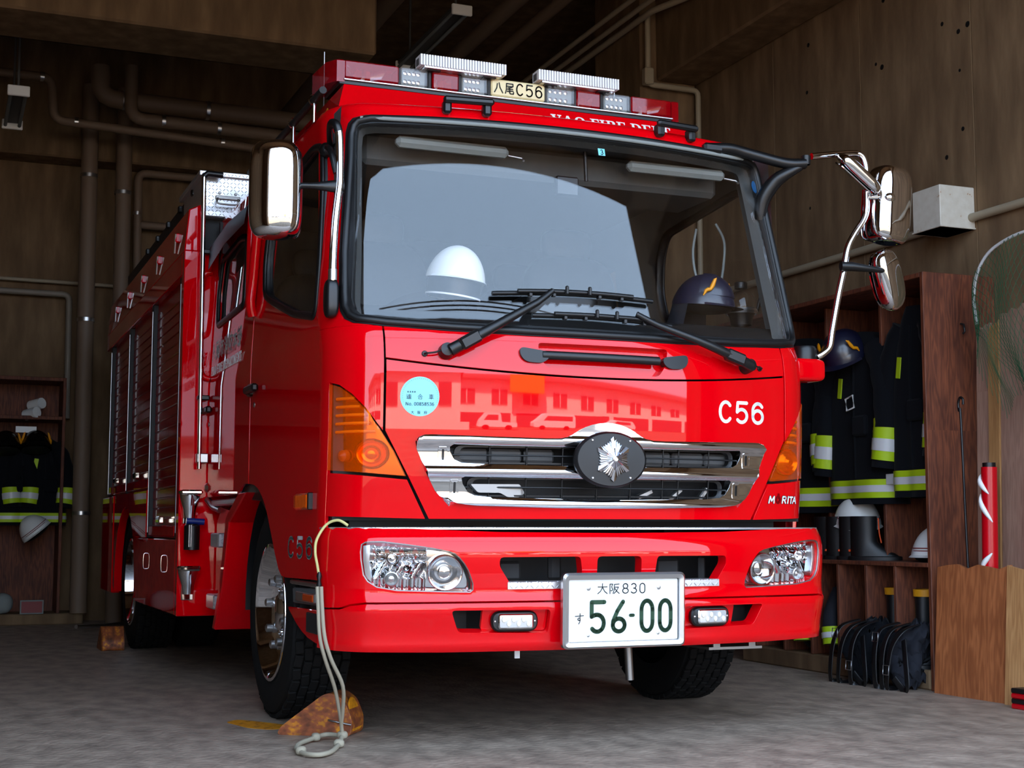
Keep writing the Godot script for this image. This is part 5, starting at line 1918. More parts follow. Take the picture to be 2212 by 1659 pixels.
# ---------------------------------------------------------------- body, wheels, inside
func body() -> void:
	var mb := MB.new()
	# front face of the body behind the cab, one pane each side of it and above
	slab(mb, Vector3(-1.15, .33, -2.83), Vector3(1.15, 2.21, -2.75), .004)
	part("body_front", mb, "red_paint")
	mb = MB.new()
	slab(mb, Vector3(-1.08, .95, -6.3), Vector3(1.08, 2.44, -2.83))
	slab(mb, Vector3(-1.08, .4, -4.35), Vector3(1.08, .95, -2.83))
	slab(mb, Vector3(-1.08, .4, -6.3), Vector3(1.08, .95, -5.62))
	part("body_core", mb, "black")
	for s in [-1.0, 1.0]:
		# sloped upper flank
		mb = MB.new()
		var b := [[1.15, 2.21], [1.13, 2.43], [1.07, 2.46], [1.05, 2.21]]
		var pl := PackedVector2Array()
		for k in b:
			pl.append(Vector2(s * k[0], k[1]))
		prism(mb, pl, -6.3, -2.76, Transform3D(), .006)
		var fl := part("upper_flank", mb, "red_paint")
		for i in 5:
			mb = MB.new()
			box(mb, Vector3(s * 1.142, 2.33, -3.05 - i * .68), Vector3(.03, .05, .035), Basis(), .006)
			var la := obj("latch", mb, M.red_paint, fl)
			mb = MB.new()
			box(mb, Vector3(s * 1.155, 2.30, -3.05 - i * .68), Vector3(.012, .11, .014), Basis(Vector3.RIGHT, .25), .003)
			obj("lever", mb, M.chrome, la)
		# horizontal rail over the shutters
		mb = MB.new()
		slab(mb, Vector3(s * 1.10, 2.09, -6.3), Vector3(s * 1.15, 2.21, -2.83), .004)
		part("shutter_header", mb, "red_paint")
		# roll-up shutters in three bays
		for k in [[-2.92, -3.88, .72], [-3.95, -4.95, 1.0], [-5.02, -5.98, 1.0]]:
			mb = MB.new()
			slab(mb, Vector3(s * 1.09, k[2], k[1]), Vector3(s * 1.118, 2.09, k[0]))
			var sh := part("roller_shutter", mb, "red_paint_plain")
			var n := int((2.09 - k[2]) / .055)
			for i in n:
				mb = MB.new()
				box(mb, Vector3(s * 1.118, k[2] + (i + .5) * .055, (k[0] + k[1]) / 2), Vector3(.012, .05, k[0] - k[1] - .02), Basis(), .004)
				obj("slat", mb, M.red_paint_plain, sh)
			mb = MB.new()
			box(mb, Vector3(s * 1.13, k[2] + .04, (k[0] + k[1]) / 2), Vector3(.03, .06, k[0] - k[1] - .02), Basis(), .006)
			obj("bottom_bar", mb, M.red_paint, sh)
			mb = MB.new()
			box(mb, Vector3(s * 1.15, k[2] + .1, (k[0] + k[1]) / 2), Vector3(.03, .04, .12), Basis(), .006)
			obj("shutter_latch", mb, M.chrome, sh)
		for z in [-2.875, -3.915, -4.985, -6.02]:
			mb = MB.new()
			slab(mb, Vector3(s * 1.10, .72 if z > -3.95 else 1.0, z - .03), Vector3(s * 1.146, 2.09, z + .03), .004)
			var ps := part("shutter_post", mb, "dark_grey")
			mb = MB.new()
			slab(mb, Vector3(s * 1.145, .75 if z > -3.95 else 1.02, z + .006), Vector3(s * 1.149, 2.05, z + .016))
			obj("bright_edge", mb, M.satin_metal, ps)
		# lower lockers and arch
		mb = MB.new()
		slab(mb, Vector3(s * 1.09, .33, -4.36), Vector3(s * 1.15, .715, -2.83), .006)
		var lk := part("lower_locker", mb, "red_paint")
		for z in [-3.2, -3.9]:
			mb = MB.new()
			tube(mb, spline([Vector3(s * 1.15, .63, z), Vector3(s * 1.165, .62, z), Vector3(s * 1.165, .55, z), Vector3(s * 1.15, .54, z)], 4), .004, 6)
			obj("locker_handle", mb, M.chrome, lk)
		mb = MB.new()
		slab(mb, Vector3(s * 1.09, .33, -6.3), Vector3(s * 1.15, 1.0, -5.62), .006)
		part("rear_locker", mb, "red_paint")
		mb = MB.new()
		slab(mb, Vector3(s * 1.09, .72, -4.42), Vector3(s * 1.15, 1.0, -3.95), .006)
		part("lower_locker", mb, "red_paint")
		mb = MB.new()
		var ar := PackedVector2Array([Vector2(-5.62, 1.0), Vector2(-4.36, 1.0), Vector2(-4.36, .4)])
		for i in 13:
			var t := deg_to_rad(lerpf(-10, 190, i / 12.0))
			ar.append(Vector2(-4.99 + cos(t) * .52, .43 + sin(t) * .48))
		ar.append(Vector2(-5.62, .4))
		prism(mb, ar, 0, .05, Transform3D(Basis(Vector3(0, 0, 1), Vector3.UP, Vector3(-1, 0, 0)), Vector3(s * 1.12 + .025, 0, 0)), .003)
		part("wheel_arch", mb, "red_paint")
		# chrome step lamps on the front face
		for k in [[.895, 1.0], [.512, .94]]:
			mb = MB.new()
			var c := Vector3(s * 1.10, k[0], -2.74)
			box(mb, c + Vector3(0, .06, .045), Vector3(.11, .025, .09), Basis(), .008)
			lathe(mb, [Vector2(.028, -.075), Vector2(.034, -.03), Vector2(.052, .035), Vector2(.052, .05)], Transform3D(Basis(), c + Vector3(0, .005, .03)), 18)
			box(mb, c + Vector3(0, -.05, .003), Vector3(.06, .1, .008), Basis(), .003)
			part("step_lamp", mb, "chrome")
	# top of the body
	mb = MB.new()
	slab(mb, Vector3(-1.06, 2.43, -6.3), Vector3(1.06, 2.455, -2.76))
	part("body_roof", mb, "tread_plate")
	mb = MB.new()
	slab(mb, Vector3(-1.05, 2.44, -6.0), Vector3(-1.02, 2.62, -2.9), .004)
	part("roof_edge_panel", mb, "dark_grey")
	for i in 5:
		mb = MB.new()
		box(mb, Vector3(-1.055, 2.60, -3.1 - i * .45), Vector3(.03, .04, .04), Basis(), .006)
		part("roof_cleat", mb, "black_plastic")
	# tread-plate box on the roof with its handle
	mb = MB.new()
	slab(mb, Vector3(-1.06, 2.40, -3.4), Vector3(-.62, 2.63, -2.76), .006)
	var bx := part("roof_locker", mb, "tread_plate", null, "bright tread-plate box on the roof")
	mb = MB.new()
	slab(mb, Vector3(-1.085, 2.612, -3.42), Vector3(-.6, 2.64, -2.74), .004)
	obj("lid", mb, M.tread_plate, bx)
	mb = MB.new()
	tube(mb, spline([Vector3(-.985, 2.50, -2.75), Vector3(-.99, 2.49, -2.73), Vector3(-.985, 2.465, -2.72), Vector3(-.88, 2.465, -2.72), Vector3(-.875, 2.49, -2.73), Vector3(-.88, 2.50, -2.75)], 4), .005, 6)
	box(mb, Vector3(-.932, 2.505, -2.752), Vector3(.13, .02, .012), Basis(), .003)
	for x in [-.975, -.89]:
		disc(mb, Vector3(x, 2.53, -2.757), Vector3(0, 0, 1), .008, .006, .002, 10)
	obj("handle", mb, M.steel, bx)
	# long grab pole at the body corner
	mb = MB.new()
	tube(mb, PackedVector3Array([Vector3(-1.0, 2.612, -2.70), Vector3(-1.05, 2.612, -2.70), Vector3(-1.068, 2.59, -2.70), Vector3(-1.066, 2.4, -2.70), Vector3(-1.06, 1.075, -2.70)]), .012, 10)
	var gp := part("grab_pole", mb, "chrome")
	mb = MB.new()
	tube(mb, PackedVector3Array([Vector3(-.97, 2.612, -2.70), Vector3(-1.05, 2.614, -2.70), Vector3(-1.069, 2.595, -2.70)]), .016, 8)
	obj("grip", mb, M.black_plastic, gp)
	for y in [1.13, 1.44, 2.2]:
		mb = MB.new()
		box(mb, Vector3(-1.045, y, -2.715), Vector3(.06, .05 if y < 1.2 else .025, .05), Basis(), .005)
		obj("clamp", mb, M.satin_metal if y < 1.2 else M.black_plastic, gp)
	# gear fixed between cab and body
	mb = MB.new()
	lathe(mb, [Vector2(.04, 0), Vector2(.04, .12), Vector2(.03, .13), Vector2(0, .13)], Transform3D(Basis(), Vector3(-1.09, .665, -2.69)), 16)
	var cy := part("torch_holder", mb, "black_plastic")
	mb = MB.new()
	rod(mb, Vector3(-1.12, .81, -2.69), Vector3(-1.03, .805, -2.69), .017)
	obj("blue_cap", mb, M.blue_plastic, cy)
	for x in [-1.11, -1.1]:
		mb = MB.new()
		rod(mb, Vector3(x, .68, -2.652), Vector3(x, .79, -2.652), .004, 6)
		obj("bright_stripe", mb, M.satin_metal, cy)
	mb = MB.new()
	box(mb, Vector3(-1.0, .98, -2.74), Vector3(.05, .05, .06), Basis(), .015)
	tube(mb, PackedVector3Array([Vector3(-1.01, .92, -2.72), Vector3(-.99, .88, -2.66), Vector3(-.965, .865, -2.6)]), .018, 8)
	part("cab_step_edge", mb, "satin_metal")
	mb = MB.new()
	slab(mb, Vector3(-.97, 2.25, -2.78), Vector3(-.88, 2.37, -2.73), .006)
	part("rear_cab_lamp", mb, "white_metal")

func wheel(at: Vector3, out: float, twin: bool) -> void:
	var r := .428
	var wd := .25
	var ax := Vector3(out, 0, 0)
	var xf := along(at - ax * wd, ax)
	var mb := MB.new()
	lathe(mb, [Vector2(.27, .01), Vector2(.36, -.006), Vector2(.405, .006), Vector2(r - .012, .03), Vector2(r - .006, .125), Vector2(r - .012, .22), Vector2(.405, .244), Vector2(.36, .256), Vector2(.30, .25), Vector2(.275, .235)], xf, 56)
	var w := part("wheel", mb, "tyre")
	mb = MB.new()
	for j in 6:
		for i in 46:
			var t := TAU * (i + (.5 if j % 2 else 0.0)) / 46.0
			var c := Vector3(cos(t), 0, sin(t))
			var tb := Basis(c.cross(Vector3.UP), Vector3.UP, c)
			tb = tb * Basis(Vector3(0, 0, 1), .12 if (i + j) % 2 else -.12)
			var wb := Basis(xf.basis * tb.x, xf.basis * tb.y, xf.basis * tb.z)
			box(mb, xf * (c * (r - .006) + Vector3(0, .031 + j * .0376, 0)), Vector3(.050, .033, .02), wb, .003)
	obj("tread", mb, M.tyre, w)
	mb = MB.new()
	if not twin:
		lathe(mb, [Vector2(.275, .20), Vector2(.285, .24), Vector2(.282, .25), Vector2(.270, .252), Vector2(.262, .24), Vector2(.245, .19), Vector2(.225, .165), Vector2(.20, .155), Vector2(.185, .16), Vector2(.175, .185), Vector2(.165, .195), Vector2(.115, .195), Vector2(.105, .20), Vector2(.10, .185), Vector2(.095, .15), Vector2(.08, .15), Vector2(.078, .21), Vector2(.06, .225), Vector2(0, .225)], xf, 40)
	else:
		lathe(mb, [Vector2(.275, .20), Vector2(.285, .24), Vector2(.282, .25), Vector2(.270, .252), Vector2(.26, .2), Vector2(.25, .06), Vector2(.2, .04), Vector2(.13, .04), Vector2(.12, .12), Vector2(.10, .18), Vector2(0, .18)], xf, 40)
	var rm := obj("rim", mb, M.chrome, w)
	for i in 8:
		var t := TAU * (i + .3) / 8
		var c := Vector3(cos(t), 0, sin(t))
		mb = MB.new()
		lathe(mb, [Vector2(.022, 0), Vector2(.022, .018), Vector2(.017, .02), Vector2(.017, .045), Vector2(.01, .05), Vector2(0, .05)], xf * Transform3D(Basis(), c * .14 + Vector3(0, .19 if not twin else .04, 0)), 6)
		obj("wheel_nut", mb, M.satin_metal, rm)
		if not twin:
			mb = MB.new()
			lathe(mb, [Vector2(.022, -.01), Vector2(.022, .004), Vector2(.018, .004), Vector2(.016, -.006), Vector2(0, -.008)], xf * Transform3D(Basis(Vector3.UP.cross(c), -.0) if false else Basis(), c * .213 + Vector3(0, .166, 0)), 14)
			obj("hand_hole", mb, M.dark_grey, rm)

func wheels() -> void:
	wheel(Vector3(-1.0, .428, -1.27), -1.0, false)
	wheel(Vector3(1.0, .428, -1.27), 1.0, false)
	wheel(Vector3(-1.10, .428, -4.99), -1.0, true)
	wheel(Vector3(1.10, .428, -4.99), 1.0, true)
	for s in [-1.0, 1.0]:
		var mb := MB.new()
		lathe(mb, [Vector2(.27, .01), Vector2(.40, .0), Vector2(.428, .03), Vector2(.428, .22), Vector2(.40, .25), Vector2(.27, .24)], along(Vector3(s * .56, .428, -4.99), Vector3(s, 0, 0)), 40)
		part("inner_tyre", mb, "tyre")

func underneath() -> void:
	var mb := MB.new()
	for s in [-1.0, 1.0]:
		slab(mb, Vector3(s * .36, .55, -6.2), Vector3(s * .44, .78, -.36))
	part("chassis_rail", mb, "chassis")
	mb = MB.new()
	tube(mb, spline([Vector3(-.78, .42, -1.27), Vector3(-.6, .38, -1.27), Vector3(-.4, .30, -1.27), Vector3(.4, .30, -1.27), Vector3(.6, .38, -1.27), Vector3(.78, .42, -1.27)], 4), .05, 10)
	part("front_axle", mb, "chassis")
	mb = MB.new()
	rod(mb, Vector3(-.8, .43, -4.99), Vector3(.8, .43, -4.99), .08)
	ball(mb, Vector3(0, .43, -4.99), Vector3(.2, .2, .22))
	part("rear_axle", mb, "chassis")
	for s in [-1.0, 1.0]:
		mb = MB.new()
		for i in 4:
			slab(mb, Vector3(s * .42 - .04, .40 + i * .025, -1.9 + i * .1), Vector3(s * .42 + .04, .42 + i * .025, -.65 - i * .1))
		part("leaf_spring", mb, "chassis")
	mb = MB.new()
	slab(mb, Vector3(-.34, .42, -2.0), Vector3(.34, .8, -.55), .05)
	part("engine_sump", mb, "chassis")
	mb = MB.new()
	slab(mb, Vector3(-.9, .75, -2.7), Vector3(.9, .93, -.42))
	part("cab_floor", mb, "black")
	mb = MB.new()
	slab(mb, Vector3(-.98, .8, -.43), Vector3(.98, 1.34, -.36))
	part("firewall", mb, "black")
	for s in [-1.0, 1.0]:
		# inner wheel housing
		mb = MB.new()
		var rows := []
		for i in 17:
			var t := deg_to_rad(lerpf(-5, 185, i / 16.0))
			rows.append([Vector3(s * .66, .45 + sin(t) * .5, -1.32 + cos(t) * .52), Vector3(s * .985, .45 + sin(t) * .5, -1.32 + cos(t) * .52)])
		grid(mb, rows, false, Vector3(0, -1, 0))
		part("wheel_housing", mb, "rubber")
		mb = MB.new()
		prism(mb, poly2([[-1.0, .57], [-1.06, .61], [-1.12, .66], [-1.22, .76], [-1.345, .875], [-1.49, .945], [-1.68, .97], [-1.86, .965], [-1.9, .86], [-1.75, .9], [-1.5, .89], [-1.36, .83], [-1.25, .74], [-1.16, .65], [-1.06, .55]]), 0, .04, Transform3D(Basis(Vector3(0, 0, 1), Vector3.UP, Vector3(-1, 0, 0)), Vector3(s * .975 + .02, 0, 0)), .004)
		part("arch_lip", mb, "rubber")
	# small parts hanging under the bumper
	mb = MB.new()
	rod(mb, Vector3(.30, .17, -.55), Vector3(.29, .36, -.55), .017)
	part("drain_pipe", mb, "steel")
	mb = MB.new()
	slab(mb, Vector3(.52, .30, -.5), Vector3(.76, .31, -.3))
	slab(mb, Vector3(.54, .31, -.31), Vector3(.57, .36, -.3))
	slab(mb, Vector3(.7, .31, -.31), Vector3(.73, .36, -.3))
	part("tow_bracket", mb, "steel")
	mb = MB.new()
	box(mb, Vector3(-.33, .325, -.2), Vector3(.02, .04, .004))
	part("bumper_tab", mb, "white_metal")
	for k in [[-.62, .62, -2.45, .16, .5], [.62, .6, -2.5, .18, .6], [-.6, .55, -3.3, .2, .7], [.6, .55, -3.4, .2, .7]]:
		mb = MB.new()
		lathe(mb, [Vector2(k[3], -k[4] / 2), Vector2(k[3], k[4] / 2)], along(Vector3(k[0], k[1], k[2]), Vector3(0, 0, 1)), 18)
		part("air_tank", mb, "chassis")

func seat(x: float, z: float) -> void:
	var mb := MB.new()
	pod(mb, Vector3(x, 1.75, z - .1), Vector3(.24, .33, .08), Basis(Vector3.RIGHT, -.12), .5, .5)
	var s := part("seat", mb, "black")
	mb = MB.new()
	pod(mb, Vector3(x, 1.40, z + .15), Vector3(.24, .08, .25), Basis(), .5, .5)
	obj("cushion", mb, M.black, s)
	mb = MB.new()
	pod(mb, Vector3(x, 2.14, z - .15), Vector3(.13, .08, .05), Basis(), .6, .6)
	obj("headrest", mb, M.black, s)

func interior() -> void:
	# lining just inside the skin
	var fc: Callable = cab
	var mb := MB.new()
	var u := [Vector2(.836, 1.50), Vector2(1.1, 1.50)]
	for i in range(1, 9):
		var y := lerpf(1.5, 2.36, i / 8.0)
		u.append(Vector2(cab_w(y) + .1, y))
	for i in range(8, -1, -1):
		var y := lerpf(1.5, 2.36, i / 8.0)
		u.append(Vector2(-cab_w(y) - .1, y))
	sheet(mb, poly2(u + [Vector2(-.836, 1.5)]), [ws_inner()], fc, -.022, .05, .05)
	part("pillar_lining", mb, "trim_grey")
	for s in [-1.0, 1.0]:
		var f: Callable = side_l if s < 0 else side_r
		mb = MB.new()
		var win := rounded(poly2([[-.535, 1.56], [-.9, 1.622], [-1.284, 1.722], [-1.49, 1.785], [-1.53, 1.93], [-1.5, 2.1], [-1.43, 2.2], [-.75, 2.262], [-.60, 2.23], [-.555, 2.07], [-.525, 1.776]]), .05)
		var rwin := rounded(poly2([[-1.95, 1.815], [-2.61, 1.80], [-2.645, 1.96], [-2.6, 2.14], [-2.14, 2.17], [-1.97, 2.14]]), .04)
		sheet(mb, rect(-2.7, 1.0, -.47, 2.36), [win, rwin], f, -.03, .0, .2)
		part("door_lining", mb, "trim_grey")
	mb = MB.new()
	slab(mb, Vector3(-.93, 2.345, -2.7), Vector3(.93, 2.36, -.62))
	part("headlining", mb, "trim_grey")
	mb = MB.new()
	slab(mb, Vector3(-.98, .95, -2.72), Vector3(.98, 2.36, -2.69))
	part("cab_back_wall", mb, "black")
	# dashboard
	mb = MB.new()
	prism(mb, rounded(poly2([[-.30, 1.36], [-.34, 1.53], [-.42, 1.60], [-.72, 1.64], [-.80, 1.60], [-.82, 1.3]]), .03), -.95, .95, Transform3D(Basis(Vector3(0, 0, 1), Vector3.UP, Vector3(-1, 0, 0)), Vector3.ZERO))
	part("dashboard", mb, "black")
	mb = MB.new()
	pod(mb, Vector3(.0, 1.655, -.6), Vector3(.16, .05, .1), Basis(), .3, .3)
	part("radio_unit", mb, "black_plastic")
	mb = MB.new()
	lathe(mb, [Vector2(.20, -.012), Vector2(.215, 0), Vector2(.20, .012), Vector2(.19, 0), Vector2(.20, -.012)], along(Vector3(-.46, 1.60, -.95), Vector3(0, .8, -.6)), 32)
	rod(mb, Vector3(-.64, 1.6, -.95), Vector3(-.28, 1.6, -.95), .014)
	part("steering_wheel", mb, "black_plastic")
	seat(-.46, -1.45)
	seat(.5, -1.45)
	seat(-.5, -2.4)
	seat(.1, -2.4)
	seat(.62, -2.4)
	# sun visors rolled against the header
	for k in [[-.70, -.23], [.30, .76]]:
		mb = MB.new()
		box(mb, Vector3((k[0] + k[1]) / 2, 2.265, -.54), Vector3(k[1] - k[0], .045, .045), Basis(), .015)
		var v := part("sun_visor", mb, "visor_grey")
		mb = MB.new()
		tube(mb, PackedVector3Array([Vector3(k[1], 2.255, -.54), Vector3(k[1] + .06, 2.25, -.54), Vector3(k[1] + .06, 2.235, -.52)]), .005, 6)
		obj("hook", mb, M.satin_metal, v)
	mb = MB.new()
	slab(mb, Vector3(-.8, 2.20, -1.0), Vector3(.8, 2.33, -.66), .02)
	part("header_shelf", mb, "trim_grey")
	mb = MB.new()
	rod(mb, Vector3(.1, 2.30, -.52), Vector3(.11, 2.18, -.53), .008)
	box(mb, Vector3(.03, 2.155, -.55), Vector3(.1, .08, .03), Basis(), .006)
	part("camera_mount", mb, "black_plastic")
	# hoses and straps by the far pillar
	for k in [[Vector3(.80, 2.1, -.85), Vector3(.77, 1.98, -.83), Vector3(.78, 1.85, -.8), Vector3(.85, 1.72, -.75)], [Vector3(.87, 2.12, -.8), Vector3(.90, 2.04, -.78), Vector3(.89, 1.93, -.77), Vector3(.86, 1.83, -.75)]]:
		mb = MB.new()
		tube(mb, spline(k, 6), .006, 6)
		part("cab_hose", mb, "visor_grey")

# ---------------------------------------------------------------- lockers and gear
func helmet(called: String, label: String, at: Vector3, turn: Basis, sc: float, shell: String, kind: String, group := "", marks := true) -> Node3D:
	# a dome with a brim; kind "visor" has a visor and neck flap, "band" a striped band
	var t := thing(called, label, "helmet", at, group)
	var f := func(p: Vector3) -> Vector3: return at + turn * (p * sc)
	var mb := MB.new()
	var rows := []
	for j in 11:
		var a := (j / 10.0) * PI / 2
		var row := []
		for i in 28:
			var u := TAU * i / 28
			var r := .13 * (1.0 + .02 * cos(2 * u))
			var flare := 1.0 + .10 * pow(1.0 - j / 10.0, 4.0)
			row.append(f.call(Vector3(cos(u) * r * .92 * cos(a) * flare, .02 + sin(a) * .145, sin(u) * r * 1.12 * cos(a) * flare)))
		rows.append(row)
	var low := []
	for p in rows[0]:
		low.append(p - turn * Vector3(0, .018 * sc, 0))
	rows.push_front(low)
	grid(mb, rows, true)
	var s := obj("shell", mb, M[shell], t)
	mb = MB.new()
	rows = []
	for j in 5:
		var row := []
		for i in 28:
			var u := TAU * i / 28
			var k := cos(j / 4.0 * PI / 2)
			row.append(f.call(Vector3(cos(u) * .118 * k, -.002 - .03 * sin(j / 4.0 * PI / 2), sin(u) * .145 * k)))
		rows.append(row)
	grid(mb, rows, true)
	obj("liner", mb, M.black, t)
	mb = MB.new()
	var pk := []
	for j in 3:
		var row := []
		for i in 13:
			var u := lerpf(.35, PI - .35, i / 12.0)
			var k := j / 2.0
			row.append(f.call(Vector3(cos(u) * (.135 + .012 * k), .012 - .012 * k, sin(u) * (.155 + .05 * k * sin(u)))))
		pk.append(row)
	grid(mb, pk, false, turn * Vector3(0, 1, .3))
	obj("brim", mb, M[shell], s)
	if kind == "collar":
		# dark brow band below the shell and a pale lower rim
		for k in [[.0, -.075, "black_plastic", 1.0], [-.068, -.076, "white", 1.03]]:
			mb = MB.new()
			rows = []
			for j in 5:
				var row := []
				for i in 28:
					var u := TAU * i / 28
					var y := lerpf(k[0], k[1], j / 4.0)
					var r: float = (1.0 + .3 * y) * k[3]
					row.append(f.call(Vector3(cos(u) * .124 * r, y, sin(u) * .15 * r)))
				rows.append(row)
			grid(mb, rows, true)
			obj("brow_band", mb, M[k[2]], t)
	if kind == "visor":
		mb = MB.new()
		rows = []
		for j in 7:
			var a := lerpf(.12, .78, j / 6.0) * PI / 2
			var row := []
			for i in 17:
				var u := lerpf(.12, PI - .12, i / 16.0)
				row.append(f.call(Vector3(cos(u) * .126 * cos(a), .024 + sin(a) * .149, sin(u) * .156 * cos(a))))
			rows.append(row)
		grid(mb, rows, false, turn * Vector3(0, .3, 1))
		obj("visor", mb, M.helmet_navy if shell == "helmet_navy" else M.helmet_black, t)
		mb = MB.new()
		rows = []
		for j in 4:
			var row := []
			for i in 15:
				var u := lerpf(PI + .2, TAU - .2, i / 14.0)
				row.append(f.call(Vector3(cos(u) * (.13 + .01 * j), .005 - j * .04, sin(u) * (.155 + .008 * j))))
			rows.append(row)
		grid(mb, rows, false, turn * Vector3(0, 0, -1))
		obj("neck_flap", mb, M.navy_cloth, t)
		for e in [-1.0, 1.0]:
			mb = MB.new()
			var fl := []
			for i in 7:
				var k := i / 6.0
				var u := lerpf(.3, 1.25, k)
				fl.append(f.call(Vector3(e * cos(u * .6) * .124, .045 + .085 * k + .01 * sin(k * 9), .02 + sin(u) * .075)))
			tube(mb, PackedVector3Array(fl), [.003 * sc, .009 * sc, .011 * sc, .009 * sc, .011 * sc, .008 * sc, .002 * sc], 6)
			obj("flame_mark", mb, M.flame_yellow, s)
	if kind == "band":
		for k in [[.022, "sign_red"], [.036, "sign_red"]]:
			mb = MB.new()
			var ring := PackedVector3Array()
			for i in 28:
				var u := TAU * i / 28
				ring.append(f.call(Vector3(cos(u) * .1265, k[0] + .012, sin(u) * .1535)))
			tube(mb, ring, .0028 * sc, 5, true)
			obj("red_stripe", mb, M[k[1]], s)
	return t

# a hanging coat: folded shell, sleeves with bright bands, hem band. Faces -x
func coat(label: String, at: Vector3, width: float, height: float, sd: int, sleeves := 2) -> Node3D:
	var t := thing("turnout_coat", label, "coat", at, "turnout coats in the open lockers")
	var g := RandomNumberGenerator.new()
	g.seed = sd
	var ph := g.randf() * 6.0
	var shell := func(v: float, u: float, off: float) -> Vector3:
		# v: 0 shoulders to 1 hem, u round
		var w := width * (.36 + .16 * smoothstep(0.0, .25, v) + .14 * v) * (1.0 if v > .06 else .55 + v * 7.5)
		var d := .085 + .035 * v
		var fold := 1.0 + (.05 + .10 * v) * sin(u * 5.0 + ph + v * 2.0) + .05 * v * sin(u * 11.0 + ph * 2.0)
		return at + Vector3(-cos(u) * (d * fold + off), height * (1.0 - v), sin(u) * (w * (1.0 + .04 * sin(v * 8.0 + ph)) + off) + .02 * sin(v * 4.0 + ph))
	var mb := MB.new()
	var rows := []
	for j in 21:
		var row := []
		for i in 40:
			row.append(shell.call(j / 20.0, TAU * i / 40, 0.0))
		rows.append(row)
	grid(mb, rows, true)
	var b := obj("body", mb, M.turnout, t)
	for k in [[.86, .965, "lime", .004], [.893, .932, "silver_tape", .006]]:
		mb = MB.new()
		rows = []
		for j in 4:
			var row := []
			for i in 40:
				row.append(shell.call(lerpf(k[0], k[1], j / 3.0), TAU * i / 40, k[3]))
			rows.append(row)
		grid(mb, rows, true)
		obj("hem_band", mb, M[k[2]], b)
	# front flap edge with a short bright mark
	mb = MB.new()
	var fp := PackedVector3Array()
	for j in 12:
		fp.append(shell.call(lerpf(.1, .85, j / 11.0), .15, .004))
	tube(mb, fp, .006, 6)
	obj("flap_edge", mb, M.turnout, b)
	mb = MB.new()
	var p0: Vector3 = shell.call(.32, -.25, .006)
	box(mb, p0, Vector3(.006, .11, .035), Basis(Vector3.RIGHT, .15), .002)
	obj("chest_mark", mb, M.lime, b)
	mb = MB.new()
	var p1: Vector3 = shell.call(.55, .35, .012)
	box(mb, p1, Vector3(.03, .11, .12), Basis(), .01)
	obj("pocket", mb, M.turnout, b)
	if sd == 5:
		mb = MB.new()
		var w0: Vector3 = shell.call(.42, .1, .02)
		tube(mb, PackedVector3Array([w0 + Vector3(0, .03, -.035), w0 + Vector3(0, .045, .03), w0 + Vector3(0, -.02, .04), w0 + Vector3(0, -.035, -.025)]), .006, 6, true)
		obj("white_buckle", mb, M.white, b)
	if sd == 3:
		mb = MB.new()
		box(mb, shell.call(.90, -.9, .012), Vector3(.01, .055, .09), Basis(), .002)
		obj("name_tag", mb, M.silver_tape, b)
	for s in ([-1.0, 1.0] if sleeves == 2 else [1.0]):
		var a: Vector3 = at + Vector3(-.02, height * .90, s * width * .30)
		var l := [a, at + Vector3(-.05, height * .74, s * width * .50), at + Vector3(-.075, height * .45, s * width * .60), at + Vector3(-.09, height * .2, s * width * .56)]
		var c := spline(l, 6)
		var rr := []
		for i in c.size():
			rr.append(lerpf(.075, .062, float(i) / c.size()) * (1.0 + .05 * sin(i * 1.7 + ph)))
		mb = MB.new()
		tube(mb, c, rr, 14)
		var sl := obj("sleeve", mb, M.turnout, t)
		for k in [[.70, .92, "lime", .004], [.77, .85, "silver_tape", .007]]:
			mb = MB.new()
			var q := PackedVector3Array()
			var qr := []
			for i in 4:
				var x: float = lerpf(k[0], k[1], i / 3.0) * (c.size() - 1)
				var i0 := int(x)
				q.append(c[i0].lerp(c[mini(i0 + 1, c.size() - 1)], x - i0))
				qr.append(lerpf(.075, .062, x / c.size()) * 1.05 + k[3])
			tube(mb, q, qr, 14)
			obj("sleeve_band", mb, M[k[2]], sl)
	return t

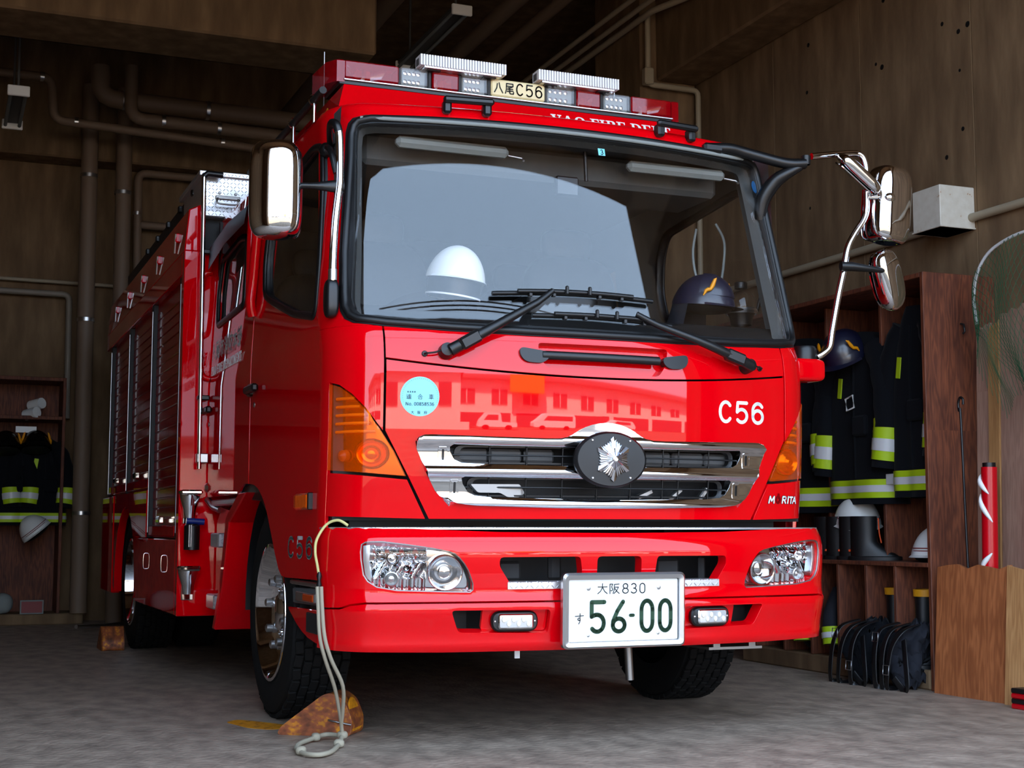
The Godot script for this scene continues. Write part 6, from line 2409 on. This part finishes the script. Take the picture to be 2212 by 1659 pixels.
func boot(label: String, at: Vector3, turn: float, kind: String, group: String) -> Node3D:
	var t := thing("boot", label, "boot", at, group)
	var b := Basis(Vector3.UP, turn)
	var h := .23 if kind == "lace" else .37
	var mb := MB.new()
	var rows := []
	for j in 13:
		var v := j / 12.0
		var y := v * h
		var fore := .125 * (1.0 - smoothstep(.0, .42 * .25 / h, v)) + .065
		var back := .075
		var w := .048 - .004 * sin(v * PI)
		var row := []
		for i in 20:
			var u := TAU * i / 20
			row.append(at + b * Vector3(sin(u) * w, y, cos(u) * (fore if cos(u) > 0 else back)))
		rows.append(row)
	grid(mb, rows, true)
	obj("upper", mb, M.boot, t)
	mb = MB.new()
	prism(mb, oval(.0, .05, .054, .14, 24), 0, .022, Transform3D(b * Basis(Vector3(1, 0, 0), Vector3(0, 0, 1), Vector3(0, 1, 0)), at), .004)
	obj("sole", mb, M.rubber, t)
	if kind == "lace":
		for i in 2:
			mb = MB.new()
			box(mb, at + b * Vector3(0, .05, -.078 - .001 * i), Vector3(.05, .012, .008), b, .002)
			obj("orange_tab", mb, M.orange, t)
		mb = MB.new()
		tube(mb, PackedVector3Array([at + b * Vector3(.03, .09, .08), at + b * Vector3(.035, .14, .07), at + b * Vector3(.03, .18, .068), at + b * Vector3(.036, .22, .066)]), .004, 6)
		obj("zip", mb, M.orange, t)
	else:
		mb = MB.new()
		lathe(mb, [Vector2(.072, 0), Vector2(.074, .034), Vector2(.064, .036)], Transform3D(b, at + Vector3(0, h - .028, 0)), 20, .74)
		obj("yellow_cuff", mb, M.boot_yellow, t)
		mb = MB.new()
		box(mb, at + b * Vector3(-.044, h * .6, .03), Vector3(.008, h * .7, .016), b, .002)
		obj("yellow_stripe", mb, M.lime, t)
	return t

func gear() -> void:
	lockers()
	wood_pile()
	floor_things()
	cab_things()
	back_gear()

func lockers() -> void:
	var t := thing("locker_shelf", "tall open wooden gear locker against the right wall", "locker", Vector3(2.37, .095, -1.6))
	var mb := MB.new()
	slab(mb, Vector3(2.15, .0, -1.03), Vector3(2.59, 2.03, -1.005), .003)
	obj("end_panel", mb, M.wood_dark, t)
	mb = MB.new()
	tube(mb, PackedVector3Array([Vector3(2.37, 1.78, -1.0), Vector3(2.37, 1.775, -.98), Vector3(2.37, 1.74, -.972), Vector3(2.37, 1.73, -.985)]), .006, 6)
	obj("hook", mb, M.black_plastic, t)
	mb = MB.new()
	slab(mb, Vector3(2.15, 2.005, -3.4), Vector3(2.59, 2.03, -1.03), .003)
	obj("top_board", mb, M.wood_inner, t)
	mb = MB.new()
	slab(mb, Vector3(2.575, .1, -3.4), Vector3(2.59, 2.0, -1.03))
	obj("back_board", mb, M.wood_inner, t)
	mb = MB.new()
	slab(mb, Vector3(2.15, .585, -3.4), Vector3(2.575, .607, -1.03), .003)
	obj("shelf", mb, M.wood_inner, t)
	for z in [-1.29, -1.53, -1.775, -2.03, -2.3, -2.6]:
		mb = MB.new()
		slab(mb, Vector3(2.15, .095, z - .011), Vector3(2.575, .585, z + .011), .003)
		obj("divider", mb, M.wood_inner, t)
	for z in [-1.555, -2.05, -2.55]:
		mb = MB.new()
		slab(mb, Vector3(2.30, .607, z - .011), Vector3(2.575, 2.005, z + .011), .003)
		obj("divider", mb, M.wood_inner, t)
	for k in [[1.79, -1.61], [1.79, -1.655]]:
		mb = MB.new()
		slab(mb, Vector3(2.566, k[0] - .05, k[1] - .02), Vector3(2.573, k[0] + .05, k[1] + .02))
		obj("name_label", mb, M.white, t)
	coat("dark coat hanging nearest the wooden end panel, sleeve bands bright", Vector3(2.38, .93, -1.31), .34, .98, 3)
	coat("dark coat hanging in the middle locker under the blue helmet", Vector3(2.36, .90, -1.78), .48, .93, 5)
	coat("dark coat hanging farthest in, half behind the engine", Vector3(2.36, .86, -2.3), .46, 1.0, 9)
	helmet("fire_helmet", "dark blue helmet with visor hung on the lockers by the far mirror", Vector3(2.26, 1.70, -1.80), Basis(Vector3.UP, -1.2) * Basis(Vector3.RIGHT, .5), .95, "helmet_navy", "visor", "gear helmets")
	helmet("white_helmet", "white helmet with red stripe lying on black boots on the shelf", Vector3(2.33, .795, -1.84), Basis(Vector3.UP, -.5) * Basis(Vector3.RIGHT, .2), .95, "helmet_white", "band", "gear helmets")
	helmet("white_helmet", "white helmet standing on the shelf by the wooden end panel", Vector3(2.35, .63, -1.2), Basis(Vector3.UP, -1.0), .95, "helmet_white", "band", "gear helmets")
	var k := 0
	for b in [[2.24, -1.98, .9, "black laced boot on the shelf, farthest in"], [2.24, -1.87, 1.0, "black laced boot on the shelf, second from the engine"], [2.24, -1.75, 1.0, "black laced boot on the shelf, third from the engine"], [2.24, -1.65, .8, "black laced boot on the shelf, nearest the white helmet"]]:
		boot(b[3], Vector3(b[0], .607, b[1]), b[2], "lace", "laced boots on the shelf")
		k += 1
	for b in [[2.29, -1.45, "yellow-rimmed rubber boot standing in the second low compartment, left one"], [2.31, -1.36, "yellow-rimmed rubber boot standing in the second low compartment, right one"], [2.29, -1.22, "yellow-rimmed rubber boot in the compartment by the end panel, left one"], [2.31, -1.12, "yellow-rimmed rubber boot in the compartment by the end panel, right one"]]:
		boot(b[2], Vector3(b[0], .095, b[1]), -1.57, "rubber", "yellow-rimmed rubber boots")
	# trousers bundled in the low compartments, with bright bands
	for q in [[Vector3(2.3, .1, -1.9), .13, "dark trousers bundled in a low compartment with a bright band", "navy_cloth"], [Vector3(2.3, .1, -2.18), .14, "dark trousers stuffed in the low compartment nearest the engine", "turnout"]]:
		var c := thing("folded_trousers", q[2], "trousers", q[0], "trousers in the low compartments")
		mb = MB.new()
		pod(mb, q[0] + Vector3(.03, .19, 0), Vector3(.15, .19, .105), Basis(Vector3.UP, .2), .8, .7)
		obj("cloth", mb, M[q[3]], c)
		mb = MB.new()
		tube(mb, spline([q[0] + Vector3(-.06, .34, .02), q[0] + Vector3(-.13, .2, .03), q[0] + Vector3(-.14, .06, .05)], 5), .045, 10)
		var lg := obj("leg", mb, M[q[3]], c)
		mb = MB.new()
		tube(mb, PackedVector3Array([q[0] + Vector3(-.135, .15, .036), q[0] + Vector3(-.139, .06, .05)]), .05, 12)
		obj("leg_band", mb, M.lime, lg)
		mb = MB.new()
		tube(mb, PackedVector3Array([q[0] + Vector3(-.137, .12, .04), q[0] + Vector3(-.139, .09, .045)]), .053, 12)
		obj("tape", mb, M.silver_tape, lg)
	# harness bags leaning on the kerb
	bag("black harness bag with buckled straps leaning on the kerb, left one", Vector3(2.06, 0, -1.46), "turnout", 1)
	bag("dark checked bag with hanging straps leaning on the kerb, by the plywood", Vector3(2.08, 0, -1.16), "navy_cloth", 2)

func bag(label: String, at: Vector3, m: String, sd: int) -> void:
	var t := thing("harness_bag", label, "bag", at, "harness bags on the floor")
	var mb := MB.new()
	var nz := FastNoiseLite.new()
	nz.seed = sd
	nz.frequency = 4.0
	var rows := []
	for j in 19:
		var v := j / 18.0
		var row := []
		for i in 36:
			var u := TAU * i / 36
			var r := pow(sin(clampf(v * .94 + .04, .02, .98) * PI), .4)
			var p := Vector3(cos(u) * .11 * r, .015 + v * .30, sin(u) * .115 * r)
			var k := 1.0 + .55 * nz.get_noise_3d(p.x * 2.0, p.y * 1.2, p.z * 2.0) + .06 * sin(u * 7.0 + v * 9.0)
			row.append(at + Vector3(p.x * k + .10 * v, p.y + .05 * nz.get_noise_2d(u, v * 3.0), p.z * k + .03 * sin(v * 6.0 + sd)))
		rows.append(row)
	grid(mb, rows, true)
	obj("body", mb, M[m], t)
	var g := RandomNumberGenerator.new()
	g.seed = sd
	for k in 3:
		var z := (k - 1.0) * .075
		var dz := g.randf_range(-.05, .05)
		mb = MB.new()
		var pts := spline([at + Vector3(.05, .31, z), at + Vector3(-.055, .28, z * 1.1), at + Vector3(-.105, .2, z + dz * .5), at + Vector3(-.12, .08, z + dz), at + Vector3(-.11, .008, z + dz * 1.4), at + Vector3(-.06, .008, z + dz * 2.0 + .03)], 6)
		tube(mb, pts, .019, 8, false, Vector3(-1, .5, 0), .22)
		obj("strap", mb, M.rubber, t)
		if k != 1:
			var c := pts[9 + 4 * k]
			mb = MB.new()
			tube(mb, PackedVector3Array([c + Vector3(-.008, .022, -.022), c + Vector3(-.008, .022, .022), c + Vector3(-.012, -.022, .022), c + Vector3(-.012, -.022, -.022)]), .0028, 6, true)
			obj("buckle", mb, M.satin_metal, t)
	# a hanging loop that touches the floor
	mb = MB.new()
	tube(mb, spline([at + Vector3(-.06, .24, .10), at + Vector3(-.09, .14, .15), at + Vector3(-.1, .03, .17), at + Vector3(-.08, .008, .12), at + Vector3(-.1, .06, .07)], 6), .018, 8, false, Vector3(-1, .3, 0), .25)
	obj("loop", mb, M.rubber, t)

func wood_pile() -> void:
	# upright sheets against the wall
	var list := [
		["plywood_sheet", "brown plywood sheet standing at the foot of the locker end", "plywood", [Vector3(2.11, 0, -.957), Vector3(2.125, 0, -.48), .60, .018, .04]],
		["plywood_sheet", "lighter plywood sheet standing at the right edge of the picture", "plywood_light", [Vector3(2.105, 0, -.474), Vector3(2.12, 0, .1), .60, .018, .04]],
		["wooden_board", "narrow greyish board standing behind the plywood, leftmost", "board_grey", [Vector3(2.32, 0, -.89), Vector3(2.32, 0, -.80), 1.74, .02, .05]],
		["wooden_board", "narrow tan pine batten standing between two grey boards", "board_tan", [Vector3(2.31, 0, -.797), Vector3(2.31, 0, -.725), 1.74, .035, .05]],
		["wooden_board", "wide greyish board standing behind the red tube, slanted at the top", "board_grey", [Vector3(2.32, 0, -.722), Vector3(2.32, 0, -.545), 1.80, .02, .05]],
	]
	for l in list:
		var a: Vector3 = l[3][0]
		var b: Vector3 = l[3][1]
		var h: float = l[3][2]
		var d: float = l[3][3]
		var mb := MB.new()
		var dir := (b - a)
		var lean := Vector3(l[3][4], 0, 0)
		var w := dir.length()
		var ux := dir / w
		var up := (Vector3.UP * h + lean).normalized()
		# ragged top edge
		var p := [Vector2(0, 0), Vector2(w, 0)]
		var n := 7
		for i in n + 1:
			var s := 1.0 - float(i) / n
			p.append(Vector2(w * s, h + .012 * sin(i * 2.3 + w * 30) + (.03 * (s - .5) if h > 1.0 else 0.0)))
		prism(mb, poly2(p), 0, -d, Transform3D(Basis(ux, up, ux.cross(up)), a), .0015)
		one(l[0], mb, M[l[2]], l[1], "board", "sheets and boards leaning on the right wall")
	var mb := MB.new()
	# red tube with white swooshes
	var t := thing("red_tube", "glossy red tube with white swooshes and a black cap among the boards", "tube", Vector3(2.21, 0, -.66))
	rod(mb, Vector3(2.20, 0.0, -.665), Vector3(2.21, 1.055, -.645), .036, 20)
	obj("barrel", mb, M.tube_red, t)
	mb = MB.new()
	rod(mb, Vector3(2.21, 1.055, -.645), Vector3(2.21, 1.075, -.645), .03, 18)
	obj("cap", mb, M.black_plastic, t)
	for k in [[.93, 2.2, 4.4, .07], [.80, 1.8, 4.2, .1], [.66, 2.0, 4.0, -.06]]:
		mb = MB.new()
		var pts := PackedVector3Array()
		var rr := []
		for i in 9:
			var s := i / 8.0
			var u := lerpf(k[1], k[2], s)
			pts.append(Vector3(2.205 + cos(u) * .0345, k[0] + s * k[3] * 1.3, -.652 + sin(u) * .0345))
			rr.append(.003 + .010 * sin(s * PI))
		tube(mb, pts, rr, 6)
		obj("white_swoosh", mb, M.white, t)
	# thin iron hook rod
	mb = MB.new()
	t = thing("hook_rod", "thin dark iron rod with a hooked top leaning on the end panel", "rod", Vector3(2.2, 0, -.79))
	tube(mb, spline([Vector3(2.19, 0.0, -.76), Vector3(2.2, .6, -.80), Vector3(2.215, 1.28, -.835), Vector3(2.216, 1.33, -.848), Vector3(2.217, 1.37, -.852), Vector3(2.217, 1.395, -.838), Vector3(2.217, 1.385, -.82), Vector3(2.217, 1.36, -.818)], 6), .006, 8)
	obj("bar", mb, M.black_plastic, t)
	# white pole at the right edge
	mb = MB.new()
	rod(mb, Vector3(2.3, .0, -.47), Vector3(2.33, 1.05, -.51), .012, 10)
	t = thing("pole", "thin white pole with a dark foot behind the plywood at the right", "pole", Vector3(2.3, 0, -.47))
	obj("shaft", mb, M.white, t)
	mb = MB.new()
	rod(mb, Vector3(2.3, .0, -.47), Vector3(2.322, .72, -.4975), .0145, 10)
	obj("sleeve", mb, M.black_plastic, t)
	# landing net with green mesh
	t = thing("landing_net", "green meshed net in a white hoop hung on the wall at the right", "net", Vector3(2.36, 1.7, -.5))
	mb = MB.new()
	var hoop := [Vector3(2.36, 1.76, -.868), Vector3(2.36, 1.88, -.888), Vector3(2.36, 2.0, -.862), Vector3(2.36, 2.09, -.78), Vector3(2.36, 2.135, -.65), Vector3(2.36, 2.15, -.5), Vector3(2.36, 2.13, -.3), Vector3(2.36, 2.05, -.15), Vector3(2.36, 1.9, -.08), Vector3(2.36, 1.7, -.08)]
	var hp := spline(hoop, 6)
	tube(mb, hp, .008, 8)
	obj("hoop", mb, M.silver_tape, t)
	# bag of knotted cords, hanging from the hoop in a fold
	mb = MB.new()
	var low := func(u: float, v: float) -> Vector3:
		var q := clampf(u, 0, 1) * (hp.size() - 1)
		var i0 := int(q)
		var top := hp[i0].lerp(hp[mini(i0 + 1, hp.size() - 1)], q - i0)
		var btm := Vector3(2.30, 1.28 + .10 * sin(u * 7.0), -.62 + .45 * u)
		return top.lerp(btm, v) + Vector3(-.07 * sin(v * PI) + .015 * sin(u * 23.0), 0, .012 * sin(u * 17.0 + v * 9.0))
	var nu := 38
	var nv := 26
	for i in nu:
		for sgn in [-1.0, 1.0]:
			var pts := PackedVector3Array()
			for k in nv + 1:
				var u: float = (i + sgn * k * .5) / (nu - 1.0)
				if u < 0 or u > 1:
					continue
				pts.append(low.call(u, k / float(nv)))
			if pts.size() > 1:
				tube(mb, pts, .0014, 4)
	var nt := obj("mesh", mb, M.net_green, t)
	nt.set_meta("kind", "stuff")
	# striped rubber block at the right edge
	t = thing("rubber_block", "small red and black striped block on the floor at the right edge", "block", Vector3(2.1, 0, -.3))
	for i in 4:
		mb = MB.new()
		slab(mb, Vector3(2.035, i * .022, -.355), Vector3(2.16, i * .022 + .022, -.2), .005)
		obj("layer", mb, M.tube_red if i % 2 == 0 else M.rubber, t)

func floor_things() -> void:
	# wheel chock before the near front tyre
	var t := thing("wheel_chock", "worn orange and yellow wedge chock before the near front tyre", "chock", Vector3(-.92, 0, -.74))
	var mb := MB.new()
	var b := Basis(Vector3(.83, 0, .56), Vector3.UP, Vector3(-.56, 0, .83))
	var xf := Transform3D(b, Vector3(-.915, 0, -.745))
	prism(mb, rounded(poly2([[-.145, 0], [.145, 0], [.15, .06], [.12, .13], [.075, .158], [.04, .155], [-.13, .03]]), .02), -.075, .075, xf, .008)
	obj("wedge", mb, M.chock_paint, t)
	mb = MB.new()
	prism(mb, rounded(poly2([[-.072, .015], [.072, .015], [.06, .11], [.0, .15], [-.06, .11]]), .04, 5), 0, .006, Transform3D(Basis(-b.z, (Vector3.UP * .16 - b.x * .03).normalized(), (b.x + Vector3.UP * .18).normalized()), xf * Vector3(.146, 0, 0)), .003)
	obj("yellow_end", mb, M.chock_end, t)
	mb = MB.new()
	tube(mb, PackedVector3Array([xf * Vector3(.06, .06, .075), xf * Vector3(.07, .06, .09), xf * Vector3(.1, .055, .09), xf * Vector3(.15, .045, .08)]), .004, 6)
	obj("ring", mb, M.steel, t)
	# rope from the bumper to the chock and a loop on the floor
	t = thing("rope", "grey rope tied from the bumper down to a loop on the floor", "rope", Vector3(-.98, 0, -.3))
	mb = MB.new()
	tube(mb, spline([Vector3(-.955, .782, -.24), Vector3(-.985, .80, -.26), Vector3(-1.02, .785, -.285), Vector3(-1.052, .735, -.29), Vector3(-1.058, .69, -.29), Vector3(-1.05, .645, -.29), Vector3(-1.044, .612, -.29)], 6), .005, 8)
	obj("cord", mb, M.rope_yellow, t)
	mb = MB.new()
	lathe(mb, [Vector2(.006, -.03), Vector2(.010, -.015), Vector2(.006, 0), Vector2(.010, .015), Vector2(.005, .03)], along(Vector3(-1.043, .59, -.288), Vector3(0, 1, 0)), 10)
	obj("clip", mb, M.black_plastic, t)
	for k in 2:
		mb = MB.new()
		var o := Vector3(.012 * k, 0, .008 * k)
		tube(mb, spline([Vector3(-1.055, .57, -.265) + o, Vector3(-1.052, .5, -.26) + o, Vector3(-1.045, .4, -.26) + o * 1.2, Vector3(-1.02, .32, -.28) + o * 1.5, Vector3(-.97, .22, -.34) + o * 2.2, Vector3(-.935, .13, -.40) + o, Vector3(-.915, .07, -.44), Vector3(-.905, .03, -.46)], 6), .007, 8)
		obj("strand", mb, M.rope, t)
	mb = MB.new()
	tube(mb, spline([Vector3(-.905, .03, -.46), Vector3(-.93, .014, -.40), Vector3(-.97, .012, -.3), Vector3(-1.02, .012, -.2), Vector3(-1.07, .012, -.16), Vector3(-1.105, .012, -.2), Vector3(-1.11, .012, -.3), Vector3(-1.075, .012, -.42), Vector3(-1.0, .014, -.52), Vector3(-.94, .02, -.56), Vector3(-.90, .02, -.52)], 6), .0085, 8)
	obj("loop", mb, M.rope, t)
	for p in [Vector3(-.905, .03, -.46), Vector3(-1.108, .016, -.25), Vector3(-.985, .018, -.53), Vector3(-.945, .016, -.36)]:
		mb = MB.new()
		pod(mb, p, Vector3(.02, .015, .017), Basis(Vector3.UP, p.z * 9), .8, .8, 12, 8)
		obj("knot", mb, M.rope, t)
	# chock and bar by the rear wheel
	t = thing("wheel_chock", "orange wedge chock standing by the shaded rear wheel", "chock", Vector3(-1.2, 0, -4.9))
	mb = MB.new()
	prism(mb, rounded(poly2([[-.15, 0], [.15, 0], [.15, .06], [.08, .15], [.03, .15]]), .02), -.07, .07, Transform3D(Basis(Vector3(0, 0, 1), Vector3.UP, Vector3(-1, 0, 0)), Vector3(-1.22, 0, -4.95)), .008)
	obj("wedge", mb, M.chock_paint, t)
	t = thing("metal_bar", "bright metal bar lying on the floor behind the rear wheel", "bar", Vector3(-1.1, 0, -6.8))
	mb = MB.new()
	tube(mb, PackedVector3Array([Vector3(-1.30, .05, -6.45), Vector3(-1.05, .03, -6.85), Vector3(-.83, .02, -7.2)]), .015, 8)
	obj("shaft", mb, M.satin_metal, t)

func cab_things() -> void:
	helmet("white_helmet", "white helmet on the dashboard behind the windscreen", Vector3(-.445, 1.735, -.56), Basis(Vector3(0, 0, 1), -.12) * Basis(Vector3.RIGHT, .12), .86, "helmet_white", "collar", "helmets on the dashboard")
	helmet("fire_helmet", "dark blue visored helmet on the dashboard by the far pillar", Vector3(.675, 1.70, -.58), Basis(Vector3.UP, .7) * Basis(Vector3.RIGHT, .1), .86, "helmet_navy", "visor", "helmets on the dashboard")
	var t := thing("breathing_mask", "clear breathing mask with black rim standing on the dashboard corner", "mask", Vector3(.88, 1.65, -.62))
	var at := Vector3(.885, 1.72, -.62)
	var mb := MB.new()
	ball(mb, at, Vector3(.065, .085, .07), Basis(), 20, 14, -.2, 1.0)
	obj("face_glass", mb, M.lens_clear, t)
	mb = MB.new()
	lathe(mb, [Vector2(.066, -.012), Vector2(.072, 0), Vector2(.066, .012)], Transform3D(Basis(), at + Vector3(0, -.02, 0)), 22)
	obj("rim", mb, M.satin_metal, t)
	mb = MB.new()
	lathe(mb, [Vector2(.045, -.055), Vector2(.05, -.02), Vector2(.062, .0)], Transform3D(Basis(), at + Vector3(0, -.025, 0)), 20)
	obj("mouthpiece", mb, M.rubber, t)
	mb = MB.new()
	lathe(mb, [Vector2(.028, 0), Vector2(.028, .025), Vector2(.02, .03), Vector2(0, .03)], Transform3D(Basis(), at + Vector3(0, .08, 0)), 16)
	obj("valve", mb, M.rubber, t)
	mb = MB.new()
	tube(mb, PackedVector3Array([at + Vector3(.06, -.02, .03), at + Vector3(.075, .03, .03), at + Vector3(.085, .07, .03)]), .008, 6)
	obj("strap", mb, M.rubber, t)

func back_gear() -> void:
	# shaded lockers at the back left
	var t := thing("back_locker", "shaded open locker standing at the back left", "locker", Vector3(-1.9, .09, -7.75))
	var mb := MB.new()
	slab(mb, Vector3(-3.2, 1.66, -7.98), Vector3(-1.36, 1.69, -7.55), .003)
	obj("shelf", mb, M.wood_inner, t)
	mb = MB.new()
	slab(mb, Vector3(-3.2, 1.98, -7.98), Vector3(-1.36, 2.01, -7.55), .003)
	obj("top_board", mb, M.wood_inner, t)
	mb = MB.new()
	slab(mb, Vector3(-1.36, .09, -7.98), Vector3(-1.335, 2.01, -7.55), .003)
	obj("end_panel", mb, M.wood_inner, t)
	mb = MB.new()
	slab(mb, Vector3(-3.2, .09, -7.98), Vector3(-1.36, 2.0, -7.965))
	obj("back_board", mb, M.wood_inner, t)
	helmet("black_helmet", "black helmet with yellow flames hung at the back, left one", Vector3(-1.79, 1.40, -7.56), Basis(Vector3.RIGHT, -.2), .95, "helmet_black", "visor", "black helmets at the back")
	helmet("black_helmet", "black helmet with yellow flames hung at the back, right one", Vector3(-1.56, 1.41, -7.56), Basis(Vector3.RIGHT, -.2), .95, "helmet_black", "visor", "black helmets at the back")
	helmet("white_helmet", "white helmet with red stripe hung low in the shade at the back left", Vector3(-1.53, .74, -7.5), Basis(Vector3(0, 0, 1), .7), .95, "helmet_white", "band", "gear helmets")
	for k in [[Vector3(-1.80, .8, -7.72), 11, "dark coat with bright bands in the back locker, left one"], [Vector3(-1.52, .8, -7.72), 13, "dark coat with bright bands in the back locker, right one"]]:
		# these coats face the door, so they are built and then turned
		var c := coat(k[2], k[0], .36, .72, k[1])
		c.rotation.y = PI / 2
	for k in [Vector3(-1.64, 1.70, -7.65), Vector3(-1.60, 1.78, -7.70)]:
		mb = MB.new()
		rod(mb, k, k + Vector3(.08, .02, .1), .045, 14)
		one("towel_roll", mb, M.white, "pale rolled towel on the top shelf at the back" + (", lower one" if k.y < 1.75 else ", upper one"), "towel", "towel rolls on the back shelf")
	mb = MB.new()
	slab(mb, Vector3(-1.72, 1.55, -7.545), Vector3(-1.56, 1.60, -7.54))
	one("name_card", mb, M.white, "small white card on the shelf edge at the back", "card")
	t = thing("red_sign", "red board with pale border leaning on the kerb at the back", "sign", Vector3(-1.55, .09, -7.52))
	mb = MB.new()
	slab(mb, Vector3(-1.64, .09, -7.54), Vector3(-1.46, .20, -7.53))
	obj("border", mb, M.visor_grey, t)
	mb = MB.new()
	slab(mb, Vector3(-1.63, .10, -7.53), Vector3(-1.47, .19, -7.526))
	obj("face", mb, M.sign_red, t)
	mb = MB.new()
	pod(mb, Vector3(-1.80, .175, -7.6), Vector3(.11, .085, .08), Basis(), .8, .8)
	one("plastic_bag", mb, M.visor_grey, "crumpled pale plastic bag on the kerb at the back left", "bag")

# ---------------------------------------------------------------- across the street, mirrored in the paint
func car(label: String, at: Vector3, prof: Array, glassp: Array, len_: float, called: String) -> void:
	var t := thing(called, label, called, at)
	var w := .82
	var mb := MB.new()
	var xf := Transform3D(Basis(), at)
	prism(mb, rounded(poly2(prof), .12), -w, w, xf, .08)
	obj("body", mb, M.white, t)
	mb = MB.new()
	prism(mb, poly2(glassp), -w - .006, w * .0 - w, xf)
	obj("side_window", mb, M.house_dark, t)
	for x in [len_ * .2, len_ * .78]:
		mb = MB.new()
		lathe(mb, [Vector2(.18, -.01), Vector2(.30, 0), Vector2(.30, .18), Vector2(0, .18)], along(at + Vector3(x, .30, -w + .16), Vector3(0, 0, -1)), 20)
		obj("wheel", mb, M.tyre, t)

func street() -> void:
	var mb := MB.new()
	slab(mb, Vector3(-70, -.4, 2.3), Vector3(70, -.02, 120))
	struct("ground", mb, M.asphalt, "street outside the bay")
	# long white building over the way
	var t := thing("white_building", "long white building across the street, mirrored in the paint", "building", Vector3(0, 0, 46))
	mb = MB.new()
	slab(mb, Vector3(-30, 0, 44), Vector3(46, 3.6, 54))
	obj("wall", mb, M.house_white, t)
	mb = MB.new()
	slab(mb, Vector3(-30.5, 3.6, 43.6), Vector3(46.5, 3.8, 54.4))
	obj("roof", mb, M.house_roof, t)
	for i in 18:
		var x := -28.0 + i * 4.1
		mb = MB.new()
		slab(mb, Vector3(x, 2.7, 43.95), Vector3(x + 2.0, 3.2, 44.05))
		var wn := obj("window", mb, M.house_dark, t)
		mb = MB.new()
		slab(mb, Vector3(x + .96, 2.7, 43.93), Vector3(x + 1.04, 3.2, 43.96))
		obj("mullion", mb, M.white, wn)
	for i in 10:
		mb = MB.new()
		slab(mb, Vector3(-28 + i * 7.2, 0, 43.9), Vector3(-21.6 + i * 7.2, 2.1, 44.05))
		obj("shutter", mb, M.house_dark, t)
	mb = MB.new()
	slab(mb, Vector3(7.0, 3.1, 43.0), Vector3(11.5, 4.2, 43.3))
	one("shop_sign", mb, M.orange_sign, "orange sign board on the white building across the street", "sign")
	t = thing("white_house", "white house nearer on the left across the street", "house", Vector3(-4, 0, 34))
	mb = MB.new()
	slab(mb, Vector3(-7, 0, 31), Vector3(.5, 3.2, 38))
	obj("wall", mb, M.house_white, t)
	mb = MB.new()
	slab(mb, Vector3(-7.3, 3.2, 30.7), Vector3(.8, 3.4, 38.3))
	obj("roof", mb, M.house_roof, t)
	for i in 3:
		mb = MB.new()
		slab(mb, Vector3(-6 + i * 2.3, 2.2, 30.95), Vector3(-4.9 + i * 2.3, 2.8, 31.02))
		obj("window", mb, M.house_dark, t)
	car("white light truck parked across the street", Vector3(1.8, 0, 29), [[0, .35], [3.3, .35], [3.3, .9], [2.0, .95], [1.9, 1.75], [.7, 1.8], [.1, 1.0]], [[.5, 1.1], [1.7, 1.1], [1.7, 1.6], [.85, 1.6]], 3.3, "light_truck")
	car("white van parked across the street", Vector3(7.5, 0, 33), [[0, .35], [4.4, .35], [4.4, 1.6], [4.2, 1.95], [1.2, 1.95], [.3, 1.15], [0, 1.0]], [[1.0, 1.2], [4.1, 1.2], [4.1, 1.7], [1.4, 1.7]], 4.4, "van")
	car("white estate car parked across the street", Vector3(15, 0, 33), [[0, .35], [4.3, .35], [4.3, .95], [3.9, 1.45], [1.8, 1.5], [1.1, 1.0], [0, .85]], [[1.5, 1.05], [3.7, 1.05], [3.6, 1.35], [1.9, 1.38]], 4.3, "estate_car")
	t = thing("garden_wall", "low pale block wall across the street", "wall", Vector3(-4, 0, 26))
	mb = MB.new()
	slab(mb, Vector3(-7, 0, 26), Vector3(1, .9, 26.2))
	obj("blocks", mb, M.house_white, t)
	# overhead line along the street
	t = thing("power_line", "overhead wires on poles along the street, mirrored low in the windscreen", "power line", Vector3(0, 0, 12))
	for x in [-16.0, 19.0]:
		mb = MB.new()
		rod(mb, Vector3(x, 0, 12), Vector3(x, 11.5, 12), .16, 12)
		slab(mb, Vector3(x - .06, 10.6, 11.2), Vector3(x + .06, 10.75, 12.8))
		obj("pole", mb, M.conduit, t)
	for i in 5:
		mb = MB.new()
		var w := []
		for k in 15:
			var u := k / 14.0
			w.append(Vector3(lerpf(-40, 45, u), 11.24 - i * .075 - .24 * (1.0 - pow(absf(u - .5) * 2.0, 2.0)), 12.0 + i * .01))
		tube(mb, PackedVector3Array(w), .013, 6)
		obj("wire", mb, M.black_plastic, t)
